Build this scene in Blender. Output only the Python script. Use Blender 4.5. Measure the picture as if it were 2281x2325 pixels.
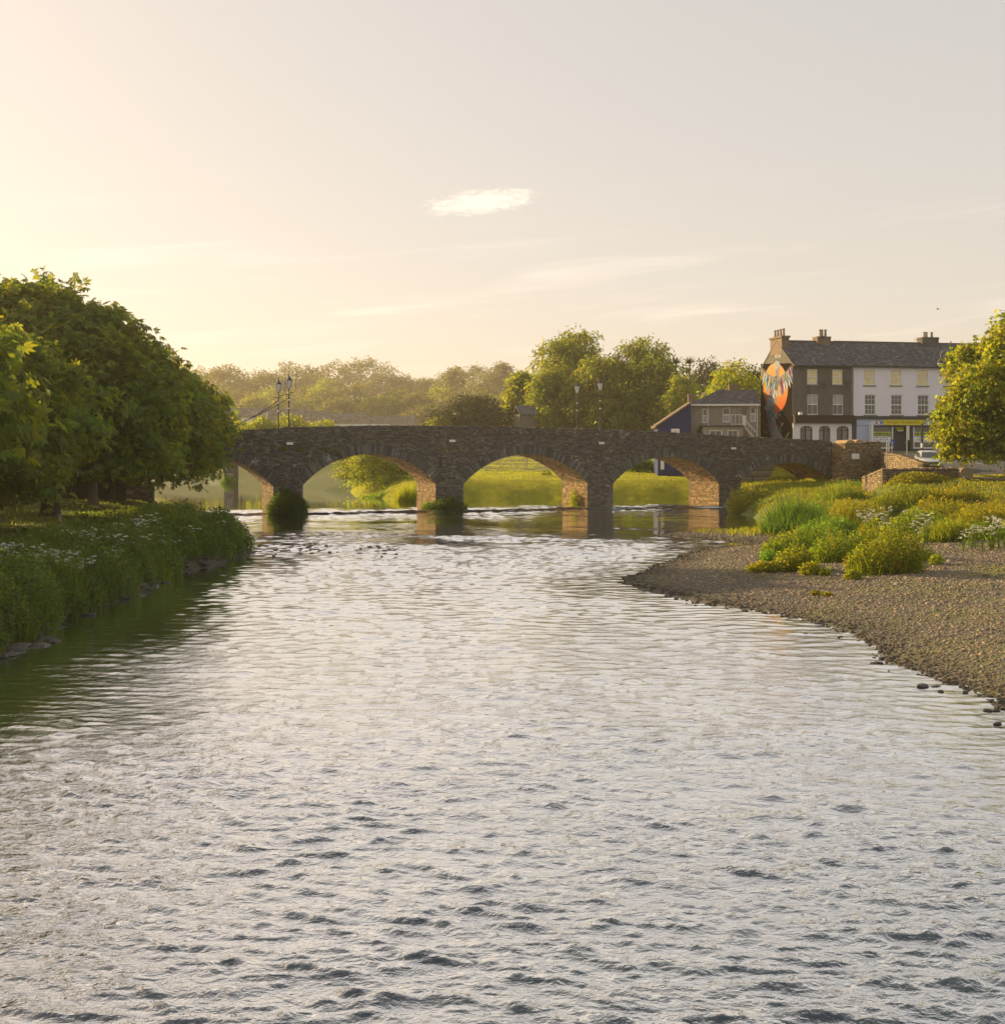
import bpy, math, random
import numpy as np
from mathutils import Vector, Matrix

# ------------------------------------------------------------------ scene, camera, sky, sun
for o in list(bpy.data.objects):
    bpy.data.objects.remove(o)
SC = bpy.context.scene
COL = SC.collection
R = math.radians
rng = np.random.default_rng(7)
random.seed(7)

F, EYE, CX, HY = 2600.0, 5.4, 1140.5, 1020.0      # focal length and principal point of the photograph, eye height

cam = bpy.data.cameras.new("camera")
cam_o = bpy.data.objects.new("camera", cam)
COL.objects.link(cam_o)
cam_o.location = (0, 0, EYE)
cam_o.rotation_euler = (math.pi / 2, 0, 0)
cam.sensor_fit = 'AUTO'
cam.sensor_width = 36.0
cam.lens = 36.0 * F / 2325.0
cam.shift_y = -(1162.5 - HY) / 2325.0
cam.clip_start = 0.1
cam.clip_end = 6000
SC.camera = cam_o

SUN_AZ, SUN_EL = R(-58), R(19.0)
world = bpy.data.worlds.new("World")
SC.world = world
world.use_nodes = True


def build_world():
    nt = world.node_tree
    N, L = nt.nodes, nt.links
    bg = N['Background']
    bg.inputs[1].default_value = 0.068
    sky = N.new('ShaderNodeTexSky')
    sky.sky_type = 'NISHITA'
    sky.sun_disc = False
    sky.sun_elevation = SUN_EL
    sky.sun_rotation = SUN_AZ
    sky.dust_density = 1.2
    g = N.new('ShaderNodeGamma')
    g.inputs[1].default_value = 0.25
    L.new(sky.outputs[0], g.inputs[0])
    hs = N.new('ShaderNodeHueSaturation')
    hs.inputs['Saturation'].default_value = 1.25
    L.new(g.outputs[0], hs.inputs['Color'])
    mul = N.new('ShaderNodeMix')
    mul.data_type = 'RGBA'
    mul.blend_type = 'MULTIPLY'
    mul.inputs[0].default_value = 1.0
    L.new(hs.outputs[0], mul.inputs[6])
    mul.inputs[7].default_value = (5.28, 4.47, 3.84, 1)
    # thin cloud streaks and one small bright cloud, by azimuth and elevation
    tc = N.new('ShaderNodeTexCoord')
    sep = N.new('ShaderNodeSeparateXYZ')
    L.new(tc.outputs['Generated'], sep.inputs[0])

    def m(op, a, b=None, c=None):
        n = N.new('ShaderNodeMath')
        n.operation = op
        for i, v in enumerate((a, b, c)):
            if v is None:
                continue
            if isinstance(v, (int, float)):
                n.inputs[i].default_value = v
            else:
                L.new(v, n.inputs[i])
        return n.outputs[0]
    az = m('ARCTAN2', sep.outputs[0], sep.outputs[1])
    el = m('ARCSINE', sep.outputs[2])
    cv = N.new('ShaderNodeCombineXYZ')
    L.new(m('MULTIPLY', az, 5.0), cv.inputs[0])
    L.new(m('ADD', m('MULTIPLY', el, 60.0), m('MULTIPLY', az, -4.0)), cv.inputs[1])
    n1 = N.new('ShaderNodeTexNoise')
    n1.inputs['Scale'].default_value = 0.9
    n1.inputs['Detail'].default_value = 6
    n1.inputs['Distortion'].default_value = 0.6
    L.new(cv.outputs[0], n1.inputs['Vector'])
    st = N.new('ShaderNodeMapRange')
    st.inputs[1].default_value = 0.5
    st.inputs[2].default_value = 0.78
    st.interpolation_type = 'SMOOTHSTEP'
    L.new(n1.outputs[0], st.inputs[0])
    low = N.new('ShaderNodeMapRange')
    low.interpolation_type = 'SMOOTHSTEP'
    low.inputs[1].default_value = 0.25
    low.inputs[2].default_value = 0.10
    L.new(el, low.inputs[0])
    streak = m('MULTIPLY', st.outputs[0], m('MULTIPLY', low.outputs[0], 0.5))
    # small cloud
    da = m('DIVIDE', m('ADD', az, 0.019), 0.042)
    de = m('DIVIDE', m('SUBTRACT', m('SUBTRACT', el, 0.2125), m('MULTIPLY', m('ADD', az, 0.019), 0.10)), 0.0085)
    dd = m('ADD', m('MULTIPLY', da, da), m('MULTIPLY', de, de))
    cv2 = N.new('ShaderNodeCombineXYZ')
    L.new(m('MULTIPLY', az, 120.0), cv2.inputs[0])
    L.new(m('MULTIPLY', el, 420.0), cv2.inputs[1])
    n2 = N.new('ShaderNodeTexNoise')
    n2.inputs['Scale'].default_value = 0.7
    n2.inputs['Detail'].default_value = 8
    n2.inputs['Roughness'].default_value = 0.62
    n2.inputs['Distortion'].default_value = 0.8
    L.new(cv2.outputs[0], n2.inputs['Vector'])
    cl = m('SUBTRACT', m('MULTIPLY', n2.outputs[0], 2.4), m('ADD', m('MULTIPLY', dd, 0.55), 0.40))
    cs = N.new('ShaderNodeMapRange')
    cs.interpolation_type = 'SMOOTHSTEP'
    cs.inputs[1].default_value = -0.25
    cs.inputs[2].default_value = 1.0
    L.new(cl, cs.inputs[0])
    cloud = m('MULTIPLY', cs.outputs[0], 0.78)
    tot = m('ADD', streak, cloud)
    mx = N.new('ShaderNodeMix')
    mx.data_type = 'RGBA'
    L.new(tot, mx.inputs[0])
    L.new(mul.outputs[2], mx.inputs[6])
    mx.inputs[7].default_value = (11.5, 10.0, 8.4, 1)
    L.new(mx.outputs[2], bg.inputs[0])


build_world()
sun = bpy.data.lights.new("sun", 'SUN')
sun.energy = 5.0
sun.angle = R(0.6)
sun.color = (1.0, 0.73, 0.36)
sun_o = bpy.data.objects.new("sun", sun)
COL.objects.link(sun_o)
sun_dir = Vector((math.sin(SUN_AZ) * math.cos(SUN_EL), math.cos(SUN_AZ) * math.cos(SUN_EL), math.sin(SUN_EL)))
sun_o.rotation_euler = sun_dir.to_track_quat('Z', 'Y').to_euler()
sun_o.location = (-60, 80, 60)

vs = SC.view_settings
vs.view_transform = 'Standard'
vs.look = 'None'
vs.exposure = 0.80
vs.gamma = 1.0
vs.use_curve_mapping = False
SC.cycles.max_bounces = 8
SC.cycles.diffuse_bounces = 3
SC.cycles.glossy_bounces = 3
SC.cycles.transmission_bounces = 4
SC.cycles.transparent_max_bounces = 6
SC.cycles.volume_bounces = 1
SC.cycles.use_denoising = True
SC.cycles.sample_clamp_indirect = 6.0


# ------------------------------------------------------------------ helpers
def P(px, py, Y):
    """world point seen at photo pixel (px, py) at distance Y"""
    return Vector(((px - CX) / F * Y, Y, EYE - (py - HY) / F * Y))


def X_(px, Y):
    return (px - CX) / F * Y


def Z_(py, Y):
    return EYE - (py - HY) / F * Y


def tag(o, label=None, cat=None, group=None, kind=None):
    if label:
        o['label'] = label
    if cat:
        o['category'] = cat
    if group:
        o['group'] = group
    if kind:
        o['kind'] = kind
    return o


def thing(name, label, cat, loc=(0, 0, 0), rotz=0.0, group=None):
    o = bpy.data.objects.new(name, None)
    COL.objects.link(o)
    o.location = loc
    o.rotation_euler = (0, 0, rotz)
    o.empty_display_size = 0.3
    return tag(o, label, cat, group)


def link(name, me, parent=None, loc=None, kind=None):
    o = bpy.data.objects.new(name, me)
    COL.objects.link(o)
    if parent is not None:
        o.parent = parent
    if loc is not None:
        o.location = loc
    if kind:
        o['kind'] = kind
    return o


def np_mesh(name, V, Fc, mat=None, tint=None, smooth=False, extra=None):
    """V (n,3), Fc (m,k) ints; tint (n,3) point colours"""
    me = bpy.data.meshes.new(name)
    V = np.ascontiguousarray(V, dtype=np.float32)
    Fc = np.ascontiguousarray(Fc, dtype=np.int32)
    n, (m_, k) = len(V), Fc.shape
    me.vertices.add(n)
    me.vertices.foreach_set('co', V.ravel())
    me.loops.add(m_ * k)
    me.loops.foreach_set('vertex_index', Fc.ravel())
    me.polygons.add(m_)
    me.polygons.foreach_set('loop_start', np.arange(0, m_ * k, k, dtype=np.int32))
    me.polygons.foreach_set('loop_total', np.full(m_, k, dtype=np.int32))
    if smooth:
        me.polygons.foreach_set('use_smooth', np.ones(m_, dtype=bool))
    if tint is not None:
        a = me.color_attributes.new('tint', 'FLOAT_COLOR', 'POINT')
        c = np.ones((n, 4), dtype=np.float32)
        c[:, :3] = tint
        a.data.foreach_set('color', c.ravel())
    if extra:
        for nm, arr in extra.items():
            a = me.attributes.new(nm, 'FLOAT', 'POINT')
            a.data.foreach_set('value', np.ascontiguousarray(arr, dtype=np.float32))
    me.update()
    me.validate()
    if mat:
        me.materials.append(mat)
    return me


class MB:
    """collects simple solids and builds them as one mesh"""

    def __init__(s):
        s.v, s.f, s.c = [], [], []
        s.col = (1, 1, 1)

    def add(s, vs_, fs):
        b = len(s.v)
        s.v += [tuple(v) for v in vs_]
        s.c += [s.col] * len(vs_)
        s.f += [tuple(i + b for i in f) for f in fs]

    def box(s, x0, x1, y0, y1, z0, z1):
        s.add([(x0, y0, z0), (x1, y0, z0), (x1, y1, z0), (x0, y1, z0), (x0, y0, z1), (x1, y0, z1), (x1, y1, z1), (x0, y1, z1)],
              [(0, 3, 2, 1), (4, 5, 6, 7), (0, 1, 5, 4), (1, 2, 6, 5), (2, 3, 7, 6), (3, 0, 4, 7)])

    def quad(s, a, b, c, d):
        s.add([a, b, c, d], [(0, 1, 2, 3)])

    def tube(s, pts, rad, n=6, cap=True):
        pts = [Vector(p) for p in pts]
        if not isinstance(rad, (list, tuple)):
            rad = [rad] * len(pts)
        vs_, fs = [], []
        up = Vector((0.13, 0.21, 0.97))
        for i, p in enumerate(pts):
            d = (pts[min(i + 1, len(pts) - 1)] - pts[max(i - 1, 0)]).normalized()
            a = d.cross(up if abs(d.dot(up)) < 0.95 else Vector((1, 0, 0))).normalized()
            b = d.cross(a)
            for k in range(n):
                t = 2 * math.pi * k / n
                vs_.append(p + (a * math.cos(t) + b * math.sin(t)) * rad[i])
        for i in range(len(pts) - 1):
            for k in range(n):
                k2 = (k + 1) % n
                fs.append((i * n + k, i * n + k2, (i + 1) * n + k2, (i + 1) * n + k))
        if cap:
            fs.append(tuple(range(n)))
            fs.append(tuple(reversed(range((len(pts) - 1) * n, len(pts) * n))))
        s.add(vs_, fs)

    def lathe(s, prof, x=0, y=0, n=10):
        vs_, fs = [], []
        for r, z in prof:
            for k in range(n):
                t = 2 * math.pi * k / n
                vs_.append((x + r * math.cos(t), y + r * math.sin(t), z))
        for i in range(len(prof) - 1):
            for k in range(n):
                k2 = (k + 1) % n
                fs.append((i * n + k, i * n + k2, (i + 1) * n + k2, (i + 1) * n + k))
        fs.append(tuple(reversed(range(n))))
        fs.append(tuple(range((len(prof) - 1) * n, len(prof) * n)))
        s.add(vs_, fs)

    def prism(s, poly, axis, a0, a1):
        """poly of 2-D points extruded along axis ('x','y','z')"""
        n = len(poly)

        def mk(p, a):
            if axis == 'x':
                return (a, p[0], p[1])
            if axis == 'y':
                return (p[0], a, p[1])
            return (p[0], p[1], a)
        vs_ = [mk(p, a0) for p in poly] + [mk(p, a1) for p in poly]
        fs = [tuple(range(n)), tuple(reversed(range(n, 2 * n)))]
        fs += [(i, (i + 1) % n, n + (i + 1) % n, n + i) for i in range(n)]
        s.add(vs_, fs)

    def mesh(s, name, mat=None, smooth=False, fix=True):
        me = bpy.data.meshes.new(name)
        me.from_pydata(s.v, [], s.f)
        a = me.color_attributes.new('tint', 'FLOAT_COLOR', 'POINT')
        c = np.ones((len(s.v), 4), dtype=np.float32)
        if len(s.v):
            c[:, :3] = np.array(s.c)
        a.data.foreach_set('color', c.ravel())
        if fix:
            import bmesh
            bm = bmesh.new()
            bm.from_mesh(me)
            bmesh.ops.recalc_face_normals(bm, faces=bm.faces)
            bm.to_mesh(me)
            bm.free()
        if smooth:
            for p in me.polygons:
                p.use_smooth = True
        if mat:
            me.materials.append(mat)
        return me

    def build(s, name, mat=None, parent=None, smooth=False, kind=None, fix=True, loc=None):
        return link(name, s.mesh(name, mat, smooth, fix), parent, loc, kind)


def copy_tree(o, parent=None):
    c = o.copy()
    COL.objects.link(c)
    if parent is not None:
        c.parent = parent
    for ch in list(o.children):
        copy_tree(ch, c)
    return c


# ------------------------------------------------------------------ materials
MATS = {}


def mat(name, base, rough=0.8, var=0.25, scale=3.0, bump=0.0, bscale=None, tint=False, spec=0.3, metal=0.0,
        second=None, s2scale=0.6, s2amt=(0.5, 0.7), detail=5, stretch=None, voro=False, coat=0.0):
    """procedural surface: base colour, noise variation, optional second tone in patches and fine relief"""
    m = bpy.data.materials.new(name)
    MATS[name] = m
    m.use_nodes = True
    nt = m.node_tree
    N, L = nt.nodes, nt.links
    b = N['Principled BSDF']
    b.inputs['Roughness'].default_value = rough
    b.inputs['Specular IOR Level'].default_value = spec
    b.inputs['Metallic'].default_value = metal
    b.inputs['Coat Weight'].default_value = coat
    tc = N.new('ShaderNodeTexCoord')
    vec = tc.outputs['Object']
    if stretch:
        mp = N.new('ShaderNodeMapping')
        mp.inputs['Scale'].default_value = stretch
        L.new(vec, mp.inputs[0])
        vec = mp.outputs[0]
    n1 = N.new('ShaderNodeTexNoise')
    n1.inputs['Scale'].default_value = scale
    n1.inputs['Detail'].default_value = detail
    n1.inputs['Roughness'].default_value = 0.65
    L.new(vec, n1.inputs['Vector'])
    mr = N.new('ShaderNodeMapRange')
    mr.inputs[1].default_value = 0.25
    mr.inputs[2].default_value = 0.75
    mr.inputs[3].default_value = 1 - var
    mr.inputs[4].default_value = 1 + var
    L.new(n1.outputs[0], mr.inputs[0])
    src = None
    if second:
        n2 = N.new('ShaderNodeTexNoise')
        n2.inputs['Scale'].default_value = s2scale
        n2.inputs['Detail'].default_value = 7
        n2.inputs['Roughness'].default_value = 0.7
        L.new(vec, n2.inputs['Vector'])
        r2 = N.new('ShaderNodeMapRange')
        r2.interpolation_type = 'SMOOTHSTEP'
        r2.inputs[1].default_value, r2.inputs[2].default_value = s2amt
        L.new(n2.outputs[0], r2.inputs[0])
        mx = N.new('ShaderNodeMix')
        mx.data_type = 'RGBA'
        L.new(r2.outputs[0], mx.inputs[0])
        mx.inputs[6].default_value = (*base, 1)
        mx.inputs[7].default_value = (*second, 1)
        src = mx.outputs[2]
    mu = N.new('ShaderNodeMix')
    mu.data_type = 'RGBA'
    mu.blend_type = 'MULTIPLY'
    mu.inputs[0].default_value = 1
    if src:
        L.new(src, mu.inputs[6])
    else:
        mu.inputs[6].default_value = (*base, 1)
    L.new(mr.outputs[0], mu.inputs[7])
    out = mu.outputs[2]
    if tint:
        at = N.new('ShaderNodeAttribute')
        at.attribute_name = 'tint'
        m2 = N.new('ShaderNodeMix')
        m2.data_type = 'RGBA'
        m2.blend_type = 'MULTIPLY'
        m2.inputs[0].default_value = 1
        L.new(out, m2.inputs[6])
        L.new(at.outputs['Color'], m2.inputs[7])
        out = m2.outputs[2]
    L.new(out, b.inputs['Base Color'])
    if bump:
        if voro:
            nb = N.new('ShaderNodeTexVoronoi')
            nb.inputs['Scale'].default_value = bscale or scale * 4
            hb = nb.outputs['Distance']
        else:
            nb = N.new('ShaderNodeTexNoise')
            nb.inputs['Scale'].default_value = bscale or scale * 4
            nb.inputs['Detail'].default_value = 6
            hb = nb.outputs[0]
        L.new(vec, nb.inputs['Vector'])
        bp = N.new('ShaderNodeBump')
        bp.inputs['Strength'].default_value = min(1.0, bump)
        bp.inputs['Distance'].default_value = 0.05
        L.new(hb, bp.inputs['Height'])
        L.new(bp.outputs[0], b.inputs['Normal'])
    return m


def leaf_mat(name, base, trans, tw=0.45, rough=0.55, spec=0.25):
    """leaf: diffuse + light passing through; per-leaf colour from the tint attribute"""
    m = bpy.data.materials.new(name)
    MATS[name] = m
    m.use_nodes = True
    nt = m.node_tree
    N, L = nt.nodes, nt.links
    b = N['Principled BSDF']
    out = N['Material Output']
    at = N.new('ShaderNodeAttribute')
    at.attribute_name = 'tint'

    def tinted(c):
        x = N.new('ShaderNodeMix')
        x.data_type = 'RGBA'
        x.blend_type = 'MULTIPLY'
        x.inputs[0].default_value = 1
        x.inputs[6].default_value = (*c, 1)
        L.new(at.outputs['Color'], x.inputs[7])
        return x.outputs[2]
    L.new(tinted(base), b.inputs['Base Color'])
    b.inputs['Roughness'].default_value = rough
    b.inputs['Specular IOR Level'].default_value = spec
    t = N.new('ShaderNodeBsdfTranslucent')
    L.new(tinted(trans), t.inputs[0])
    mx = N.new('ShaderNodeMixShader')
    mx.inputs[0].default_value = tw
    L.new(b.outputs[0], mx.inputs[1])
    L.new(t.outputs[0], mx.inputs[2])
    L.new(mx.outputs[0], out.inputs['Surface'])
    return m


STONE = mat('rubble_stone', (0.135, 0.128, 0.116), 0.9, 0.35, 6, 0.5, 20, tint=True, second=(0.42, 0.42, 0.39), s2scale=0.8, s2amt=(0.57, 0.68))
STONE_W = mat('wall_stone', (0.25, 0.19, 0.12), 0.9, 0.35, 6, 0.5, 20, tint=True)
MORTAR = mat('mortar', (0.085, 0.072, 0.055), 0.95, 0.3, 4, 0.5, 25)
ASPHALT = mat('asphalt', (0.075, 0.075, 0.08), 0.85, 0.2, 0.8, 0.2, 60)
PAVING = mat('paving', (0.24, 0.23, 0.22), 0.85, 0.15, 2)
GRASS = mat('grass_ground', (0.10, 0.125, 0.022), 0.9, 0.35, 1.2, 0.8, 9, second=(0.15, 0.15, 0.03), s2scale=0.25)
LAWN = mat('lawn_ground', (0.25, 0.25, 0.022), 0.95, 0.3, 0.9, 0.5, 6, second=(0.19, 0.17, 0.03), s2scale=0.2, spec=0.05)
SOIL = mat('bank_soil', (0.06, 0.055, 0.03), 0.95, 0.35, 2, 0.6, 12)
GRAVEL = mat('gravel_bed', (0.12, 0.108, 0.085), 0.9, 0.45, 5, 1.0, 14, voro=True, second=(0.15, 0.15, 0.06), s2scale=0.18, s2amt=(0.45, 0.62))
PEBBLE = mat('pebble', (0.225, 0.185, 0.14), 0.75, 0.2, 8, tint=True)
FARGROUND = mat('far_ground', (0.07, 0.085, 0.03), 0.95, 0.3, 0.05)
RENDER_DARK = mat('grey_render', (0.15, 0.138, 0.12), 0.95, 0.18, 1.2, 0.2, 40, second=(0.085, 0.075, 0.062), s2scale=0.35, spec=0.05)
RENDER_LILAC = mat('lilac_render', (0.78, 0.74, 0.79), 0.85, 0.05, 0.8, 0.05, 40)
RENDER_BROWN = mat('brown_render', (0.28, 0.245, 0.20), 0.9, 0.12, 1.5, 0.15, 40)
RENDER_BLUE = mat('blue_painted_wall', (0.018, 0.026, 0.115), 0.7, 0.15, 2)
WHITE = mat('white_paint', (0.78, 0.78, 0.76), 0.5, 0.04, 3)
CREAM = mat('cream_paint', (0.74, 0.72, 0.68), 0.7, 0.05, 1)
BLUEGREY = mat('blue_grey_paint', (0.42, 0.47, 0.60), 0.6, 0.05, 1)
CHAR = mat('charcoal_paint', (0.055, 0.055, 0.065), 0.6, 0.08, 2)
BROWNP = mat('dark_brown_paint', (0.045, 0.022, 0.018), 0.5, 0.1, 2)
SLATE = mat('roof_slate', (0.115, 0.115, 0.125), 0.7, 0.3, 3, 0.2, 20, tint=True)
RIDGE = mat('ridge_tile', (0.16, 0.12, 0.09), 0.85, 0.2, 4)
BRICKM = mat('chimney_render', (0.20, 0.145, 0.105), 0.9, 0.3, 3, 0.3, 25)
POT = mat('chimney_pot', (0.34, 0.26, 0.19), 0.8, 0.2, 5)
IRON = mat('black_iron', (0.012, 0.014, 0.014), 0.45, 0.1, 5, spec=0.5)
STEEL = mat('galvanised_steel', (0.35, 0.34, 0.32), 0.5, 0.1, 5, metal=0.3)
TIMBER = mat('weathered_timber', (0.20, 0.16, 0.12), 0.9, 0.25, 3, stretch=(1, 1, 6))
BARK = mat('bark', (0.075, 0.06, 0.042), 0.95, 0.35, 2.5, 0.8, 9, stretch=(1, 1, 0.3))
BARK_P = mat('pale_bark', (0.17, 0.15, 0.115), 0.95, 0.35, 2.5, 0.6, 9, stretch=(1, 1, 0.3))
CONCRETE = mat('concrete', (0.24, 0.22, 0.19), 0.9, 0.2, 0.9, 0.2, 20)
YELLOW = mat('yellow_sign', (0.72, 0.58, 0.02), 0.4, 0.02, 2)
LIME = mat('lime_sign', (0.42, 0.50, 0.03), 0.4, 0.05, 2)
BLACKINK = mat('black_lettering', (0.012, 0.012, 0.012), 0.5, 0.0, 2)
BROWNINK = mat('brown_lettering', (0.30, 0.12, 0.01), 0.5, 0.0, 2)
REDP = mat('red_print', (0.55, 0.10, 0.05), 0.5, 0.0, 2)
BLUEP = mat('blue_print', (0.02, 0.12, 0.5), 0.4, 0.0, 2)
GLASS_D = mat('dark_window_glass', (0.025, 0.03, 0.035), 0.04, 0.1, 1, spec=0.9)
GLASS_REFL = mat('glass_with_painted_reflection', (0.72, 0.58, 0.28), 0.12, 0.25, 2.2, spec=0.8, stretch=(1, 1, 1))  # golden reflection painted into the colour of the upper panes
CURTAIN = mat('net_curtain_behind_glass', (0.30, 0.31, 0.30), 0.12, 0.15, 6, spec=0.7, stretch=(6, 6, 1))
LAMPGLASS = mat('lamp_glass', (0.72, 0.70, 0.66), 0.25, 0.03, 3, spec=0.5)
CARPAINT = mat('silver_car_paint', (0.5, 0.51, 0.53), 0.28, 0.03, 2, metal=0.25, coat=0.6)
RUBBER = mat('tyre_rubber', (0.02, 0.02, 0.02), 0.8, 0.1, 8)
GLASS_CAR = mat('car_glass', (0.04, 0.055, 0.065), 0.03, 0.0, 1, spec=1.0)
TINTED = mat('painted_colours', (1, 1, 1), 0.95, 0.12, 2.5, tint=True, spec=0.02)
SKIN = mat('skin', (0.48, 0.30, 0.21), 0.6, 0.05, 4)
ROCK = mat('wet_rock', (0.05, 0.045, 0.038), 0.55, 0.4, 4, 0.6, 10, tint=True, spec=0.5)

L_CHEST = leaf_mat('chestnut_leaf', (0.082, 0.125, 0.024), (0.42, 0.48, 0.025), 0.38)
L_LIME = leaf_mat('sunlit_maple_leaf', (0.16, 0.19, 0.016), (0.62, 0.62, 0.02), 0.42)
L_WILLOW = leaf_mat('willow_leaf', (0.12, 0.15, 0.02), (0.58, 0.60, 0.025), 0.38)
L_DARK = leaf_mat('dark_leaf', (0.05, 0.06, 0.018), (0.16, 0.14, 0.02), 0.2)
L_FAR = leaf_mat('far_leaf', (0.105, 0.11, 0.026), (0.40, 0.36, 0.04), 0.28)
L_GRASS = leaf_mat('grass_blade', (0.105, 0.15, 0.026), (0.42, 0.52, 0.03), 0.40)
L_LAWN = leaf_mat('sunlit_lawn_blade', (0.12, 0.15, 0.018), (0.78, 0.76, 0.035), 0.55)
L_FLOWER = leaf_mat('white_umbel', (0.68, 0.69, 0.58), (0.6, 0.58, 0.45), 0.3)


def water_mat():
    m = bpy.data.materials.new('river_water')
    m.use_nodes = True
    nt = m.node_tree
    N, L = nt.nodes, nt.links
    out = N['Material Output']
    N.remove(N['Principled BSDF'])
    tc = N.new('ShaderNodeTexCoord')
    at = N.new('ShaderNodeAttribute')
    at.attribute_name = 'chop'
    hs = []
    for sc_, st, w in ((1.1, (0.6, 1.0, 1), 0.6), (3.2, (0.6, 1.0, 1), 0.8), (8.0, (0.65, 1.0, 1), 0.48), (23.0, (0.7, 1.0, 1), 0.2)):
        mp = N.new('ShaderNodeMapping')
        mp.inputs['Scale'].default_value = st
        L.new(tc.outputs['Object'], mp.inputs[0])
        n = N.new('ShaderNodeTexNoise')
        n.inputs['Scale'].default_value = sc_
        n.inputs['Detail'].default_value = 3
        n.inputs['Distortion'].default_value = 0.5
        L.new(mp.outputs[0], n.inputs['Vector'])
        q = N.new('ShaderNodeMath')
        q.operation = 'MULTIPLY'
        q.inputs[1].default_value = w
        L.new(n.outputs[0], q.inputs[0])
        hs.append(q.outputs[0])
    a = N.new('ShaderNodeMath')
    L.new(hs[0], a.inputs[0])
    L.new(hs[1], a.inputs[1])
    a1 = N.new('ShaderNodeMath')
    L.new(a.outputs[0], a1.inputs[0])
    L.new(hs[2], a1.inputs[1])
    a2 = N.new('ShaderNodeMath')
    L.new(a1.outputs[0], a2.inputs[0])
    L.new(hs[3], a2.inputs[1])
    ml = N.new('ShaderNodeMath')
    ml.operation = 'MULTIPLY'
    L.new(a2.outputs[0], ml.inputs[0])
    L.new(at.outputs['Fac'], ml.inputs[1])
    bp = N.new('ShaderNodeBump')
    bp.inputs['Strength'].default_value = 1.0
    bp.inputs['Distance'].default_value = 0.085
    L.new(ml.outputs[0], bp.inputs['Height'])
    lw = N.new('ShaderNodeLayerWeight')
    lw.inputs[0].default_value = 0.5
    L.new(bp.outputs[0], lw.inputs['Normal'])
    rp = N.new('ShaderNodeValToRGB')
    e = rp.color_ramp.elements
    e[0].position, e[0].color = 0.10, (0.05, 0.05, 0.05, 1)
    e[1].position, e[1].color = 0.98, (1, 1, 1, 1)
    for p_, v in ((0.28, 0.12), (0.42, 0.40), (0.55, 0.74), (0.66, 0.89), (0.80, 0.965)):
        x = e.new(p_)
        x.color = (v, v, v, 1)
    L.new(lw.outputs['Facing'], rp.inputs[0])
    dif = N.new('ShaderNodeBsdfDiffuse')
    dif.inputs[0].default_value = (0.024, 0.040, 0.055, 1)
    gl = N.new('ShaderNodeBsdfGlossy')
    gl.inputs['Color'].default_value = (1, 1, 1, 1)
    gl.inputs['Roughness'].default_value = 0.025
    L.new(bp.outputs[0], gl.inputs['Normal'])
    mx = N.new('ShaderNodeMixShader')
    L.new(rp.outputs[0], mx.inputs[0])
    L.new(dif.outputs[0], mx.inputs[1])
    L.new(gl.outputs[0], mx.inputs[2])
    L.new(mx.outputs[0], out.inputs['Surface'])
    return m


WATER = water_mat()


# ------------------------------------------------------------------ land and water
LEFT = [(-11, -60), (-11.5, 10), (-12.9, 29.4), (-13.7, 36.2), (-13.8, 42), (-14.1, 50.1), (-13.3, 56.2), (-13.6, 61), (-15.2, 65.6),
        (-19, 72), (-23.5, 84), (-27, 95), (-31, 102), (-42, 130), (-66, 190), (-110, 232), (-220, 262), (-420, 285)]
RIGHT = [(11, -60), (10, 15), (10.5, 24), (9.9, 28.7), (10.3, 34.6), (7.06, 40.6), (4.65, 46.2), (7, 53), (10.5, 61.3), (13, 63.5),
         (14.3, 66), (12, 68.5), (9.5, 72), (12, 74.5), (18, 76), (20.5, 78), (20.4, 85), (19.5, 95), (20.5, 104), (22, 112), (20, 119), (6, 120),
         (-4, 121), (-9, 113), (-12, 118), (-17, 134), (-30, 165), (-50, 196), (-85, 222), (-160, 250), (-420, 275)]
WPOLY = np.array(LEFT + RIGHT[::-1], dtype=float)


def vnoise(x, y, s, seed=0):
    """smooth value noise in [-1,1]"""
    x = np.asarray(x, float) / s
    y = np.asarray(y, float) / s
    xi, yi = np.floor(x).astype(np.int64), np.floor(y).astype(np.int64)
    fx, fy = x - xi, y - yi
    fx = fx * fx * (3 - 2 * fx)
    fy = fy * fy * (3 - 2 * fy)

    def h(a, b):
        n = (a * 374761393 + b * 668265263 + seed * 1442695041) & 0x7fffffff
        n = ((n ^ (n >> 13)) * 1274126177) & 0x7fffffff
        n = n ^ (n >> 16)
        return (n % 10007) / 5003.5 - 1
    return (h(xi, yi) * (1 - fx) + h(xi + 1, yi) * fx) * (1 - fy) + (h(xi, yi + 1) * (1 - fx) + h(xi + 1, yi + 1) * fx) * fy


def land_dist(x, y):
    """distance to the waterline, positive on land"""
    x = np.asarray(x, float)
    y = np.asarray(y, float)
    d2 = np.full(x.shape, 1e18)
    ins = np.zeros(x.shape, bool)
    A = WPOLY
    B = np.roll(WPOLY, -1, axis=0)
    for (ax, ay), (bx, by) in zip(A, B):
        ex, ey = bx - ax, by - ay
        t = np.clip(((x - ax) * ex + (y - ay) * ey) / (ex * ex + ey * ey), 0, 1)
        d2 = np.minimum(d2, (x - ax - t * ex) ** 2 + (y - ay - t * ey) ** 2)
        c = ((ay > y) != (by > y))
        with np.errstate(divide='ignore', invalid='ignore'):
            c &= x < (bx - ax) * (y - ay) / (by - ay + 1e-12) + ax
        ins ^= c
    d = np.sqrt(d2)
    return np.where(ins, -d, d)


def sstep(a, b, x):
    t = np.clip((x - a) / (b - a), 0, 1)
    return t * t * (3 - 2 * t)


def is_left(x, y):
    """side of the river's middle line"""
    mid = np.interp(y, [-60, 60, 75, 95, 110, 130, 165, 200, 235, 270], [-1, -2, -4, -5, -18, -30, -42, -58, -98, -250])
    return x < mid


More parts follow.
